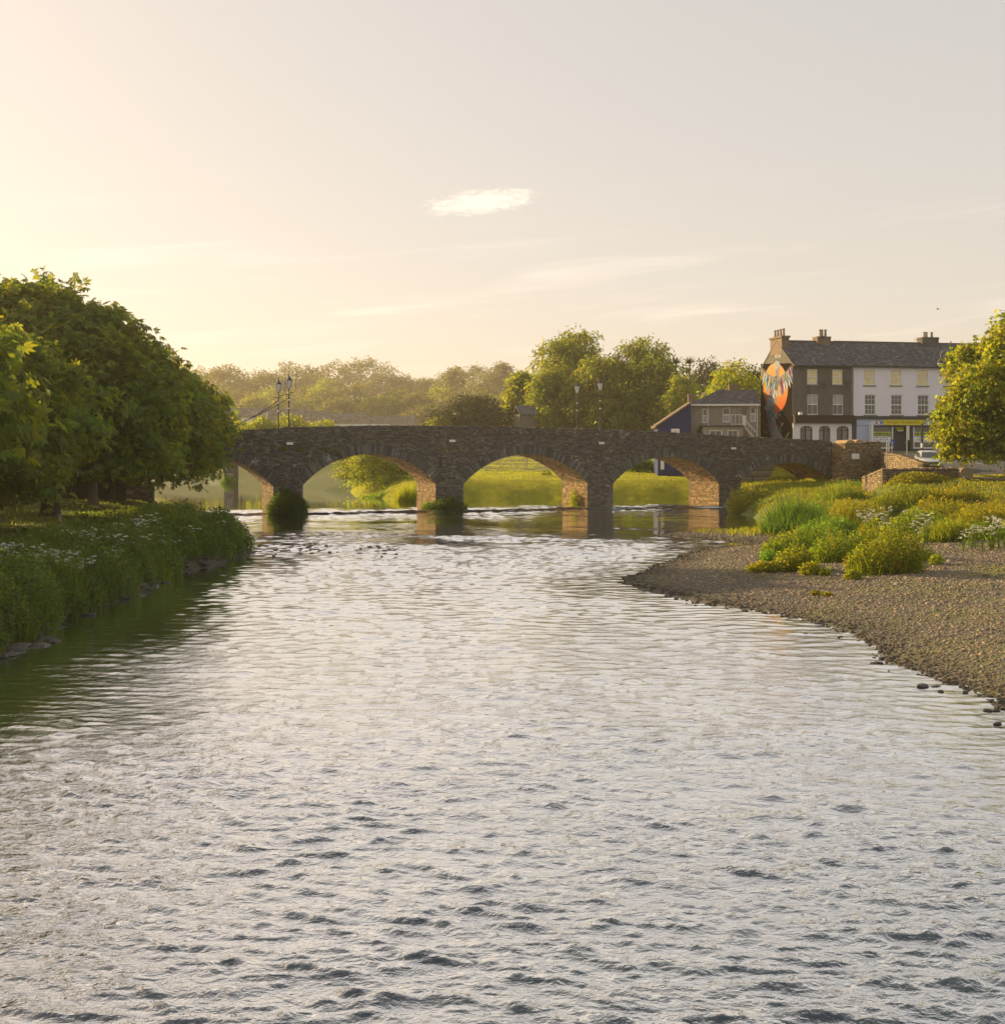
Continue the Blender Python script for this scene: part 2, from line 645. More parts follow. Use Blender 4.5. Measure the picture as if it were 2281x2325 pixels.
def ground_h(x, y):
    x = np.asarray(x, float)
    y = np.asarray(y, float)
    d = land_dist(x, y) + 0.35 * vnoise(x, y, 2.3, 3) + 0.15 * vnoise(x, y, 0.8, 4)
    far = np.interp(y, [110, 126, 160, 200, 230, 300, 440, 520, 640, 760, 1500], [2.0, 2.3, 3.5, 4.6, 5.4, 7.0, 10.5, 16, 30, 38, 55])
    left = is_left(x, y)
    bl = np.where(y < 115, 1.35 + 0.3 * sstep(3, 5.5, d) + 0.15 * vnoise(x, y, 6, 5), far)
    # right bank: shingle, overgrown bank, lawn, road ramp up to the bridge end
    br = np.interp(y, [-60, 60, 66, 80, 86, 90, 108, 118, 126, 400], [0.85, 0.85, 1.0, 2.3, 3.15, 3.5, 4.75, 5.1, 5.15, 5.2])
    low = np.interp(y, [-60, 60, 66, 80, 100, 108, 126, 160, 200, 230, 300, 440, 520, 640, 760, 1500],
                    [0.85, 0.85, 1.0, 1.5, 2.0, 2.2, 2.3, 3.5, 4.6, 5.4, 7.0, 10.5, 16, 30, 38, 55])
    edge = np.interp(y, [60, 84, 88, 89.5, 90.5, 101, 109.5, 111.3, 113.6, 119, 124, 140, 200], [28.4, 28.6, 29.0, 33, 33.7, 35.5, 37.2, 37.6, 33, 31.5, 23.5, 24, 30])
    k = sstep(-1.2, 0.6, x - edge)
    br = low * (1 - k) + np.maximum(br, low) * k
    shingle = (~left) & (y < 79)
    slope = np.where(shingle, 0.085, np.where(left, 0.55, 0.30 + 0.55 * sstep(79, 84, y) * (1 - sstep(109, 112, y)) + 0.5 * sstep(113, 117, y)))
    b = np.where(left, bl, br)
    h = np.where(d > 0, b * (1 - np.exp(-slope * np.maximum(d, 0) / np.maximum(b, 0.1) * 1.25)), np.maximum(d * 0.16, -0.9))
    h = h + np.where(d > 1, 0.06 * vnoise(x, y, 1.7, 8) + 0.12 * vnoise(x, y, 5, 9) * (y > 110) * (d > 3), 0)
    return h


def gh(x, y):
    return float(ground_h(np.array([x]), np.array([y]))[0])


def build_terrain():
    xs = np.concatenate([np.arange(-60, -22, 1.0), np.arange(-22, -8, 0.35), np.arange(-8, 2, 1.5), np.arange(2, 24, 0.3), np.arange(24, 60.1, 0.8)])
    ys = np.concatenate([np.arange(-30, 15, 3.0), np.arange(15, 30, 0.4), np.arange(30, 78, 0.3), np.arange(78, 140.1, 0.7)])
    X, Y = np.meshgrid(xs, ys)
    Z = ground_h(X, Y)
    nx, ny = len(xs), len(ys)
    V = np.stack([X.ravel(), Y.ravel(), Z.ravel()], 1)
    I = np.arange(nx * ny).reshape(ny, nx)
    Q = np.stack([I[:-1, :-1], I[:-1, 1:], I[1:, 1:], I[1:, :-1]], -1).reshape(-1, 4)
    cx = V[Q].mean(1)
    left = is_left(cx[:, 0], cx[:, 1])
    d = land_dist(cx[:, 0], cx[:, 1])
    y_, x_ = cx[:, 1], cx[:, 0]
    wob = 0.8 * vnoise(x_, y_, 3, 21)
    bed = d < -1.0
    shingle = (~left) & (y_ < 77) & ~bed & ((y_ < 61.5 + wob) | (d < 6 + wob))
    shoreL = left & ~bed & (y_ < 118) & (d < 1.3 + .5 * wob)
    bankL = left & ~bed & (y_ < 118) & ~shoreL
    road = (~left) & ~bed & (y_ > 89.5) & (y_ < 124.2) & (x_ > np.interp(y_, [89, 91, 101, 109.5, 111.5, 114, 119, 124], [33.5, 33.9, 35.7, 37.4, 37.8, 34, 32, 24.5])) & (x_ < 58)
    lawn = (~left) & ~bed & (y_ > 112) & ~road
    rbank = ~(bed | shoreL | shingle | bankL | road | lawn)
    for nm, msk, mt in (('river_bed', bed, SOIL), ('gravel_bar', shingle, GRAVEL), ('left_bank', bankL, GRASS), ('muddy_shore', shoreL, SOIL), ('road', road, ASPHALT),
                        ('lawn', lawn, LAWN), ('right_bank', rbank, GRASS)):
        q = Q[msk]
        if not len(q):
            continue
        u, inv = np.unique(q, return_inverse=True)
        me = np_mesh(nm, V[u], inv.reshape(q.shape), mt, smooth=True)
        tag(link(nm, me), kind='structure')
    # far land, one coarse sheet to the horizon
    a = np.unique(np.concatenate([np.arange(-60, 60.1, 6), np.geomspace(60, 1500, 26), -np.geomspace(60, 1500, 26)]))
    b = np.unique(np.concatenate([[-900, -400, -150, -60, -30], np.arange(-18, 140, 10.0), np.arange(140, 340, 5), np.geomspace(340, 1500, 22)]))
    X, Y = np.meshgrid(a, b)
    Z = ground_h(X, Y)
    inner = (np.abs(X) < 59.5) & (Y > -29.5) & (Y < 139.5)
    Z = np.where(inner, Z - 3.0, Z - 0.02)
    V = np.stack([X.ravel(), Y.ravel(), Z.ravel()], 1)
    I = np.arange(X.size).reshape(X.shape)
    Q = np.stack([I[:-1, :-1], I[:-1, 1:], I[1:, 1:], I[1:, :-1]], -1).reshape(-1, 4)
    tag(link('hills', np_mesh('hills', V, Q, FARGROUND, smooth=True)), kind='structure')


build_terrain()


def build_water():
    rows = [-60, -30, -10, 0, 4]
    y = 5.5
    while y < 128:
        rows.append(y)
        y += max(0.022, min(y * y / 7000.0, 0.125)) if y < 68 else (0.125 + 0.005 * (y - 68) if y < 86 else 0.6)
    rows += list(np.arange(130, 300, 6.0))
    rows = np.unique(np.round(np.concatenate([rows, np.arange(86, 108, 0.22)]), 3))
    s = np.concatenate([np.linspace(-1, 1, 350)])
    w_in = 3.2 + 0.46 * np.maximum(rows, 0)
    Xi = s[None, :] * w_in[:, None]
    ext = np.array([1, 4, 10, 25, 60, 150, 420.0])
    Xl = -w_in[:, None] - ext[::-1][None, :]
    Xr = w_in[:, None] + ext[None, :]
    X = np.concatenate([Xl, Xi, Xr], 1)
    Y = np.repeat(rows[:, None], X.shape[1], 1)
    dy = np.gradient(rows)[:, None]
    H = np.zeros_like(X)
    big = vnoise(X, Y, 6, 31) * 0.5 + vnoise(X, Y, 2.6, 32) * 0.5
    chop = 0.80 + 0.45 * big
    # the swift choppy tongue below the riffle, the smooth pool under the bridge, quiet shallows by the shingle
    chop *= 1 - 0.60 * sstep(62, 82, Y + 1.5 * big + 6 * vnoise(X, Y, 8, 36) + .35 * X) * (1 - sstep(88, 93, Y))
    band = vnoise(X * .3 + .25 * Y, Y + 2.6 * vnoise(X, Y, 5.5, 37) + .12 * X, 1.7, 35)
    chop *= 1 + sstep(60, 68, Y) * (1 - sstep(95, 99, Y)) * (1.5 * np.clip(band, -.35, 1))
    tongue = np.exp(-((Y - 56 - 0.25 * X) / 7.5) ** 2) * sstep(-12, -8, X) * (1 - sstep(6, 10, X))
    chop += 0.9 * tongue
    weir_y = 97.2 + 0.30 * (X + 5) + 0.8 * vnoise(X, Y, 5, 40)
    wd = Y - weir_y
    chop += 1.3 * np.exp(-(wd / 2.2) ** 2) + 0.5 * np.exp(-((wd + 5) / 3.0) ** 2)
    chop *= 1 - 0.90 * sstep(3, 7, wd)
    d = land_dist(X, Y)
    chop *= 0.45 + 0.55 * sstep(0.3, 4.5, -d)
    lb = X - np.interp(Y, [p[1] for p in LEFT], [p[0] for p in LEFT])
    chop *= 1 - 0.32 * (1 - sstep(3.0, 9.0, lb + 1.5 * big)) * (Y < 60)
    riff = np.exp(-(((X + 10.5) / 5.5) ** 2 + ((Y - 62) / 3.4) ** 2))
    chop += 1.0 * riff
    chop = np.clip(chop, 0.03, 2.2)
    r2 = np.random.default_rng(5)
    nw = 90
    lam = np.geomspace(0.085, 1.3, nw) * r2.uniform(0.9, 1.1, nw)
    th = r2.normal(0.1, 0.40, nw) + np.where(r2.random(nw) < 0.2, r2.normal(0, 0.9, nw), 0)
    ph = r2.uniform(0, 2 * np.pi, nw)
    wx = 0.25 * vnoise(X, Y, 1.9, 51)
    wy = 0.25 * vnoise(X, Y, 1.9, 52)
    for l_, t_, p_ in zip(lam, th, ph):
        k = 2 * np.pi / l_
        slope = 0.064 * math.exp(-0.5 * (math.log(l_ / 0.27) / 0.85) ** 2)
        att = sstep(2.0, 4.6, l_ / np.maximum(dy, 0.016))
        if att.max() <= 0:
            continue
        grp = 1.0
        if l_ < 1.4:
            grp = np.clip(0.75 + 0.9 * vnoise(X, Y, 5.5 * l_ + 0.4, int(p_ * 1000)), 0, 2)
        H += att * grp * (slope / k) * np.sin(k * ((X + wx) * math.sin(t_) + (Y + wy) * math.cos(t_)) + p_)
    H *= chop * np.where(Y < 5, 0, 1)
    # sharper crests, flatter troughs
    sd = 0.010
    sd = sd * np.maximum(chop, .3)
    H = H + 0.16 * (H * H / sd - sd * 0.5) * np.clip(1 - np.abs(H) / 0.1, 0, 1)
    drop = 0.24 * sstep(-0.35, 0.35, wd)
    H = H + drop - 0.0
    Z = H
    V = np.stack([X.ravel(), Y.ravel(), Z.ravel()], 1)
    I = np.arange(X.size).reshape(X.shape)
    Q = np.stack([I[:-1, :-1], I[:-1, 1:], I[1:, 1:], I[1:, :-1]], -1).reshape(-1, 4)
    fine = chop * (0.85 - 0.67 * sstep(16, 40, Y) - 0.05 * sstep(60, 80, Y))
    fine = fine + 0.4 * np.exp(-((Y - 186) / 22) ** 2)
    me = np_mesh('river', V, Q, WATER, smooth=True, extra={'chop': fine.ravel()})
    tag(link('river', me), kind='structure')


build_water()


def build_haze():
    mb = MB()
    mb.box(-1600, 1600, -950, 1600, -5.5, 78)
    m = bpy.data.materials.new('haze')
    m.use_nodes = True
    nt = m.node_tree
    nt.nodes.remove(nt.nodes['Principled BSDF'])
    v = nt.nodes.new('ShaderNodeVolumePrincipled')
    v.inputs['Color'].default_value = (1.0, 0.90, 0.74, 1)
    v.inputs['Density'].default_value = 0.00031
    v.inputs['Anisotropy'].default_value = 0.55
    nt.links.new(v.outputs[0], nt.nodes['Material Output'].inputs['Volume'])
    o = mb.build('haze', m, kind='stuff')
    o.display_type = 'WIRE'


build_haze()


# ------------------------------------------------------------------ stone walls laid stone by stone
def stone_variants(name, material, tones, n=8, seed=1):
    r = np.random.default_rng(seed)
    out = []
    for i in range(n):
        j = r.uniform(-0.09, 0.09, (4, 2))
        x0, x1 = 0.0, 1.0
        back = [(0.0, 0.25, 0.0), (1.0, 0.25, 0.0), (1.0, 0.25, 1.0), (0.0, 0.25, 1.0)]
        fr = [(0.05 + j[0, 0] * .4, -1 + j[0, 1], 0.10 + j[1, 0] * .6), (0.95 + j[1, 1] * .4, -1 + j[2, 0], 0.10 + j[3, 1] * .6),
              (0.95 + j[2, 1] * .4, -1 + j[3, 0], 0.92 + j[0, 1] * .6), (0.05 + j[1, 0] * .4, -1 + j[1, 1], 0.92 + j[2, 0] * .6)]
        V = np.array(back + fr)
        Q = np.array([(4, 5, 6, 7), (0, 1, 5, 4), (1, 2, 6, 5), (2, 3, 7, 6), (3, 0, 4, 7)])
        t = tones[i % len(tones)] * r.uniform(0.8, 1.2)
        out.append(np_mesh(name, V, Q, material, tint=np.tile(t, (8, 1))))
    return out


TONES = np.array([(1, 1, 1), (0.72, 0.72, 0.76), (1.2, 1.1, 0.95), (0.85, 0.8, 0.72), (0.6, 0.6, 0.62), (1.35, 1.3, 1.2)])


def solid_runs(mask, us):
    e = np.flatnonzero(np.diff(np.concatenate([[0], mask.astype(np.int8), [0]])))
    return [(us[a], us[b - 1]) for a, b in zip(e[::2], e[1::2])]


def lay_stones(parent, u0, u1, z0, z1, solid, material=None, n_ind=300, hr=(0.06, 0.14), lr=(0.15, 0.48), proud=(0.02, 0.075), seed=3, name='stone', y=0.0,
               tones=TONES):
    """rubble courses on the parent's local plane y: the largest stones as single parts, the rest joined"""
    material = material or STONE
    r = np.random.default_rng(seed)
    us = np.arange(u0, u1 + 1e-6, 0.05)
    S = []
    z = z0
    while z < z1:
        h = r.uniform(*hr)
        for a, b in solid_runs(solid(us, z, z + h), us):
            u = a
            while u < b - 0.12:
                L = min(r.uniform(*lr), b - u)
                if b - (u + L) < 0.14:
                    L = b - u
                S.append((u + 0.008, z + 0.007, L - 0.016, h - 0.014, r.uniform(*proud)))
                u += L
        z += h
    S = np.array(S)
    order = np.argsort(-(S[:, 2] * S[:, 3]))
    ind, rest = order[:n_ind], order[n_ind:]
    var = stone_variants(name, material, tones, 10, seed)
    for i in ind:
        a, b, L, h, p = S[i]
        o = link(name, var[int(r.integers(len(var)))], parent)
        o.location = (a, y, b)
        o.scale = (L, p, h)
    if len(rest):
        T = S[rest]
        n = len(T)
        back = np.array([(0, .25, 0), (1, .25, 0), (1, .25, 1), (0, .25, 1), (.05, -1, .1), (.95, -1, .1), (.95, -1, .92), (.05, -1, .92)])
        V = np.repeat(back[None], n, 0)
        V[:, 4:, 0] += r.uniform(-.04, .04, (n, 4))
        V[:, 4:, 1] += r.uniform(-.3, .3, (n, 4))
        V[:, 4:, 2] += r.uniform(-.06, .06, (n, 4))
        V = V * np.stack([T[:, 2], T[:, 4], T[:, 3]], 1)[:, None, :] + np.stack([T[:, 0], np.full(n, y), T[:, 1]], 1)[:, None, :]
        Q = np.array([(4, 5, 6, 7), (0, 1, 5, 4), (1, 2, 6, 5), (2, 3, 7, 6), (3, 0, 4, 7)])
        Fq = (Q[None] + 8 * np.arange(n)[:, None, None]).reshape(-1, 4)
        c = tones[r.integers(len(tones), size=n)] * r.uniform(0.75, 1.2, (n, 1))
        link('stonework', np_mesh('stonework', V.reshape(-1, 3), Fq, material, tint=np.repeat(c, 8, 0)), parent, kind='stuff')


# ------------------------------------------------------------------ the arched bridge
BY0, BT = 100.9, 0.384
BANG = math.atan(BT)
BW = 5.6


def b_uY(px):
    s = (px - CX) / F
    Y = BY0 / (1 - BT * s)
    return s * Y / math.cos(BANG), Y


def b_uz(px, py):
    u, Y = b_uY(px)
    return u, EYE - (py - HY) / F * Y


def bworld(u, y=0.0, z=0.0):
    c, s = math.cos(BANG), math.sin(BANG)
    return Vector((u * c - y * s, BY0 + u * s + y * c, z))


TOPS = np.array([b_uz(*p) for p in ((250, 992), (420, 981), (520, 976.5), (700, 971), (850, 968), (1000, 968.5), (1150, 971), (1300, 975), (1500, 982), (1650, 991), (1800, 998), (1890, 1003))])


def b_top(u):
    return np.interp(u, TOPS[:, 0], TOPS[:, 1])


A = []
spans = [((688, 1101), (990, 1098), (838, 1030)), ((1052, 1097), (1334, 1097), (1192, 1031)), ((1391, 1096), (1632, 1096), (1508, 1037)), ((1681, 1090), (1886, 1087), (1785, 1050))]
for l_, r_, c_ in spans:
    ul, zl = b_uz(*l_)
    ur, zr = b_uz(*r_)
    zc = b_uz(*c_)[1]
    A.append([ul, ur, (zl + zr) / 2, zc])
sp = A[0][1] - A[0][0]
ur0, z0_ = b_uz(622, 1105)
A.insert(0, [ur0 - sp, ur0, z0_, A[0][3] - 0.05])
ARCH = []
for ul, ur, zs, zc in A:
    half, rise = (ur - ul) / 2, zc - zs
    Rr = (half * half + rise * rise) / (2 * rise)
    ARCH.append(dict(ul=ul, ur=ur, uc=(ul + ur) / 2, zs=zs, zt=zc, R=Rr, cz=zc - Rr))
RING = 0.80
U_MIN, U_MAX = -37.0, b_uY(1888)[0]


def b_bottom(u):
    z = np.full_like(np.asarray(u, float), -1.3)
    for a in ARCH:
        m = (u > a['ul'] + 1e-4) & (u < a['ur'] - 1e-4)
        z = np.where(m, a['cz'] + np.sqrt(np.maximum(a['R'] ** 2 - (u - a['uc']) ** 2, 0)), z)
    return z


def build_bridge():
    root = thing('stone_bridge', 'long humped stone bridge of low arches crossing the river', 'bridge', (0, BY0, 0), BANG)
    us = [U_MIN, U_MAX]
    for a in ARCH:
        t = np.linspace(-1, 1, 41)
        half = math.asin(min(1, (a['ur'] - a['uc']) / a['R']))
        us += list(a['uc'] + a['R'] * np.sin(t * half))
        us += [a['ul'] + 2e-4, a['ur'] - 2e-4]
    us += list(np.arange(U_MIN, U_MAX, 0.5))
    us = np.unique(np.round(np.array(us), 6))
    zb, zt = b_bottom(us), b_top(us)
    road = zt - 1.05
    n = len(us)
    V, Q = [], []

    def strip(ya, za, yb, zb_, flip=False):
        b = len(V)
        for u, z1, z2 in zip(us, za, zb_):
            V.append((u, ya, z1))
            V.append((u, yb, z2))
        for i in range(n - 1):
            q = (b + 2 * i, b + 2 * i + 2, b + 2 * i + 3, b + 2 * i + 1)
            Q.append(q[::-1] if flip else q)
    strip(0, zb, 0, road)
    strip(BW, zb, BW, road, True)
    strip(0, zb, BW, zb, True)
    link('core_wall', np_mesh('core_wall', V, np.array(Q), MORTAR), root)
    V, Q = [], []
    strip(0.45, road, BW - 0.45, road)
    link('road_deck', np_mesh('road_deck', V, np.array(Q), ASPHALT), root)
    for ya, yb in ((0.0, 0.45), (BW - 0.45, BW)):
        V, Q = [], []
        strip(ya, road, ya, zt)
        strip(ya, zt, yb, zt)
        strip(yb, zt, yb, road)
        link('parapet', np_mesh('parapet', V, np.array(Q), MORTAR), root)
    # coping stones on edge along the parapet
    var = []
    r = np.random.default_rng(11)
    for i in range(6):
        m_ = MB()
        m_.col = tuple(TONES[i % 6] * 0.9)
        m_.prism([(-0.06 + r.uniform(-.02, .02), 0), (0.51 + r.uniform(-.02, .02), 0), (0.47, r.uniform(.8, 1.1)), (-0.03, r.uniform(.8, 1.1))], 'x', 0.01, 0.99)
        var.append(m_.mesh('coping_stone', STONE))
    u = -19.5
    while u < U_MAX - 0.4:
        L = r.uniform(0.22, 0.5)
        o = link('coping_stone', var[int(r.integers(6))], root)
        z1, z2 = b_top(u), b_top(u + L)
        o.location = (u, 0, z1 - 0.005)
        o.scale = (L, 1, r.uniform(0.07, 0.13))
        o.rotation_euler = (0, -math.atan2(z2 - z1, L), 0)
        u += L
    # voussoirs: each arch ring of thin slabs set on edge
    for a in ARCH:
        half = math.asin((a['ur'] - a['uc']) / a['R'])
        mb = MB()
        t = -half
        while t < half - 0.004:
            w = r.uniform(0.09, 0.2) / a['R']
            w = min(w, half - t)
            Ro = a['R'] + RING * r.uniform(0.8, 1.12)
            p = -r.uniform(0.05, 0.10)
            g = 0.012 / a['R']
            pts = []
            for ang, rad in ((t + g, a['R'] - 0.01), (t + w - g, a['R'] - 0.01), (t + w - g, Ro), (t + g, Ro)):
                pts.append((a['uc'] + rad * math.sin(ang), a['cz'] + rad * math.cos(ang)))
            c = TONES[int(r.integers(6))] * r.uniform(0.75, 1.15) * np.array((0.85, 0.88, 0.95))
            mb.col = tuple(c)
            mb.prism(pts, 'y', p, 0.12)
            t += w
        mb.build('arch_ring', STONE, root, kind='stuff')
        # stone lining of the right half of the vault and of the pier wall below it
        mb = MB()
        s = 0.0
        zf = -0.35
        Lh = half * a['R']
        pier = a['zs'] - zf
        while s < pier + Lh * 1.35:
            h = r.uniform(0.10, 0.2)
            if s < pier < s + h:
                h = pier - s + 0.001
            y = 0.0
            while y < BW - 0.05:
                L = min(r.uniform(0.25, 0.75), BW - y)
                p = r.uniform(0.015, 0.06)
                c = TONES[int(r.integers(6))] * r.uniform(0.8, 1.25) * np.array((.86, .78, .66))
                mb.col = tuple(c)

                def pt(s_, pr):
                    if s_ <= pier + 1e-6:
                        return (a['ur'] - pr, zf + s_)
                    ang = half - (s_ - pier) / a['R']
                    return (a['uc'] + (a['R'] - pr) * math.sin(ang), a['cz'] + (a['R'] - pr) * math.cos(ang))
                b0, b1 = pt(s + .006, -0.03), pt(s + h - .006, -0.03)
                f0, f1 = pt(s + .02, p), pt(s + h - .02, p)
                ya, yb = y + .01, y + L - .01
                mb.add([(b0[0], ya, b0[1]), (b0[0], yb, b0[1]), (b1[0], yb, b1[1]), (b1[0], ya, b1[1]),
                        (f0[0], ya + .02, f0[1]), (f0[0], yb - .02, f0[1]), (f1[0], yb - .02, f1[1]), (f1[0], ya + .02, f1[1])],
                       [(4, 5, 6, 7), (0, 1, 5, 4), (1, 2, 6, 5), (2, 3, 7, 6), (3, 0, 4, 7)])
                y += L
            s += h
        mb.build('vault_stonework', STONE_W, root, kind='stuff', fix=False)

    def solid(u, z0, z1):
        ok = b_top(u) > z1
        for a in ARCH:
            for z in (z0, z1):
                if z > a['zs'] - 0.02:
                    Ro = a['R'] + RING * 0.86
                    rr = Ro ** 2 - (z - a['cz']) ** 2
                    if rr > 0:
                        tn = (a['ur'] - a['uc']) / (a['zs'] - a['cz'])
                        ok &= (np.abs(u - a['uc']) > math.sqrt(rr)) | ((np.abs(u - a['uc']) > (z - a['cz']) * tn + .03) & ((u < a['ul']) | (u > a['ur'])))
                else:
                    ok &= (u < a['ul'] - 0.01) | (u > a['ur'] + 0.01)
        return ok
    lay_stones(root, -30, U_MAX, -0.3, 7.4, solid, seed=21)
    # footing ledges of the piers
    for i in range(len(ARCH) - 1):
        ul, ur = ARCH[i]['ur'], ARCH[i + 1]['ul']
        mb = MB()
        mb.col = (0.8, 0.8, 0.8)
        mb.prism([(ul - 0.35, -1), (ur + 0.35, -1), (ur + 0.28, 0.16), (ul - 0.28, 0.14)], 'y', -0.55, BW + 0.4)
        mb.build('pier_footing', ROCK, root)
    # dark iron tie plates
    for px, y0, y1 in ((1000, 1038, 1062),):
        u, z1 = b_uz(px, y0)
        z0 = b_uz(px, y1)[1]
        mb = MB()
        mb.box(u - .1, u + .1, -0.13, 0.02, z0, z1)
        mb.build('tie_plate', IRON, root)
    return root


build_bridge()

for px, py, lb in ((657, 1007, 'small white floodlight on the bridge face left of the second arch'), (1025, 1001, 'small white floodlight on the bridge face above the pier with the dark tie plate'),
                   (1363, 1006, 'small white floodlight on the bridge face between the two lawn arches'), (1662, 1018, 'small white floodlight on the bridge face nearest the right bank')):
    u, z = b_uz(px, py)
    t = thing('floodlight', lb, 'light', bworld(u, -0.08, z), BANG, 'floodlights along the bridge face')
    mb = MB()
    mb.box(-0.27, 0.27, -0.16, -0.02, -0.10, 0.10)
    mb.build('housing', WHITE, t)
    mb = MB()
    mb.box(-0.24, 0.24, -0.175, -0.158, -0.08, 0.07)
    mb.build('lens', LAMPGLASS, t)
    mb = MB()
    mb.box(-0.36, -0.28, -0.12, 0.1, -0.09, 0.07)
    mb.build('bracket', IRON, t)


# ------------------------------------------------------------------ buildings
def wall_open(mb, x0, x1, z0, z1, ops, y=0.0, rev=0.16):
    """flat front wall with rectangular openings and their reveals"""
    xs = sorted({x0, x1, *[o[0] for o in ops], *[o[1] for o in ops]})
    zs = sorted({z0, z1, *[o[2] for o in ops], *[o[3] for o in ops]})
    for a, b in zip(xs, xs[1:]):
        for c, d in zip(zs, zs[1:]):
            mx, mz = (a + b) / 2, (c + d) / 2
            if any(o[0] < mx < o[1] and o[2] < mz < o[3] for o in ops):
                continue
            mb.quad((a, y, c), (b, y, c), (b, y, d), (a, y, d))
    for a, b, c, d in ops:
        mb.quad((a, y, c), (a, y, d), (a, y + rev, d), (a, y + rev, c))
        mb.quad((b, y, d), (b, y, c), (b, y + rev, c), (b, y + rev, d))
        mb.quad((a, y, d), (b, y, d), (b, y + rev, d), (a, y + rev, d))
        mb.quad((b, y, c), (a, y, c), (a, y + rev, c), (b, y + rev, c))


def window(parent, x0, x1, z0, z1, y=0.12, cols=2, glass=None, lower=None, frame=None, fw=0.075, split=True, sill=True, sillmat=None, panes=True, bars=None, group_panes=False):
    """sash window: frame with meeting rail and glazing bars > panes, sill"""
    glass = glass or GLASS_D
    lower = lower or glass
    frame = frame or WHITE
    mb = MB()
    zm = (z0 + z1) / 2
    mb.box(x0, x0 + fw, y - 0.03, y + 0.05, z0, z1)
    mb.box(x1 - fw, x1, y - 0.03, y + 0.05, z0, z1)
    mb.box(x0 + fw, x1 - fw, y - 0.03, y + 0.05, z1 - fw, z1)
    mb.box(x0 + fw, x1 - fw, y - 0.03, y + 0.05, z0, z0 + fw)
    if split:
        mb.box(x0 + fw, x1 - fw, y - 0.035, y + 0.05, zm - fw * .6, zm + fw * .6)
    gx = np.linspace(x0 + fw, x1 - fw, cols + 1)
    for g in gx[1:-1]:
        mb.box(g - 0.018, g + 0.018, y - 0.02, y + 0.04, z0 + fw, z1 - fw)
    for g in (bars or []):
        mb.box(x0 + fw, x1 - fw, y - 0.021, y + 0.04, z0 + (z1 - z0) * g - 0.016, z0 + (z1 - z0) * g + 0.016)
    f = mb.build('window', frame, parent)
    halves = ((z0 + fw, zm, lower), (zm, z1 - fw, glass)) if split else ((z0 + fw, z1 - fw, glass),)
    for a, b, g in halves:
        cells = list(zip(gx, gx[1:])) if panes else [(gx[0], gx[-1])]
        for c, d in cells:
            m2 = MB()
            # a hair of tilt per pane, as old glass has
            t = random.uniform(-0.012, 0.012)
            m2.add([(c, y + 0.012 - t, a), (d, y + 0.012 + t, a), (d, y + 0.012 + t * .5, b), (c, y + 0.012 - t * .3, b)], [(0, 1, 2, 3)])
            m2.build('pane', g, f, fix=False)
    if sill:
        m3 = MB()
        m3.box(x0 - 0.12, x1 + 0.12, -0.10, y + 0.02, z0 - 0.14, z0 - 0.002)
        m3.build('sill', sillmat or CONCRETE, f)
    return f


def slates(parent, p00, p10, p01, p11, du=0.30, dv=0.24, seed=1, name='slates', material=None):
    """slate courses over the roof plane p00-p10 (eaves) to p01-p11 (ridge)"""
    r = np.random.default_rng(seed)
    p00, p10, p01, p11 = [np.array(p, float) for p in (p00, p10, p01, p11)]
    nrm = np.cross(p10 - p00, p01 - p00)
    nrm /= np.linalg.norm(nrm)
    Lv = np.linalg.norm(p01 - p00)
    nv = int(Lv / dv)
    V, Q, C = [], [], []

    def pt(u, v):
        a = p00 + (p10 - p00) * u
        b = p01 + (p11 - p01) * u
        return a + (b - a) * v
    for j in range(nv):
        v0, v1 = j / nv, min(1.0, (j + 1.25) / nv)
        Lu = np.linalg.norm(pt(1, v0) - pt(0, v0))
        nu = max(2, int(Lu / du))
        off = 0.5 * (j % 2)
        e = [0.0] + [(i + off) / nu for i in range(1 if off == 0 else 0, nu) if (i + off) > 0] + [1.0]
        for a, b in zip(e, e[1:]):
            b_ = len(V)
            li = r.uniform(0.018, 0.045)
            g = min(0.012 / Lu, (b - a) * .2)
            V += [pt(a + g, v0) + nrm * li, pt(b - g, v0) + nrm * (li + r.uniform(-.008, .008)), pt(b - g, v1) + nrm * 0.008, pt(a + g, v1) + nrm * 0.008,
                  pt(a + g, v0) - nrm * 0.0, pt(b - g, v0) - nrm * 0.0]
            Q += [(b_, b_ + 1, b_ + 2, b_ + 3), (b_, b_ + 4, b_ + 5, b_ + 1)]
            t = r.uniform(0.6, 1.35) * np.array((1, r.uniform(.95, 1.0), r.uniform(.9, 1.05)))
            if r.random() < 0.05:
                t = t * 1.7
            C += [t] * 6
    link(name, np_mesh(name, np.array(V), np.array(Q), material or SLATE, tint=np.array(C)), parent, kind='stuff')


def stack(parent, x0, x1, y0, y1, z0, z1, pots, potmat=None, cap=True, material=None, pot_h=0.85, pr=0.15):
    mb = MB()
    mb.box(x0, x1, y0, y1, z0, z1 - 0.22)
    if cap:
        mb.box(x0 - 0.12, x1 + 0.12, y0 - 0.12, y1 + 0.12, z1 - 0.22, z1)
    else:
        mb.box(x0 - 0.03, x1 + 0.03, y0 - 0.03, y1 + 0.03, z1 - 0.22, z1)
    c = mb.build('chimney', material or BRICKM, parent)
    for px_, py_ in pots:
        m2 = MB()
        m2.lathe([(pr * 1.1, z1), (pr, z1 + 0.12), (pr * 0.82, z1 + pot_h * .85), (pr * 1.1, z1 + pot_h * .86), (pr * 1.1, z1 + pot_h), (pr * .7, z1 + pot_h)], px_, py_, 9)
        m2.build('chimney_pot', potmat or POT, c)
    return c


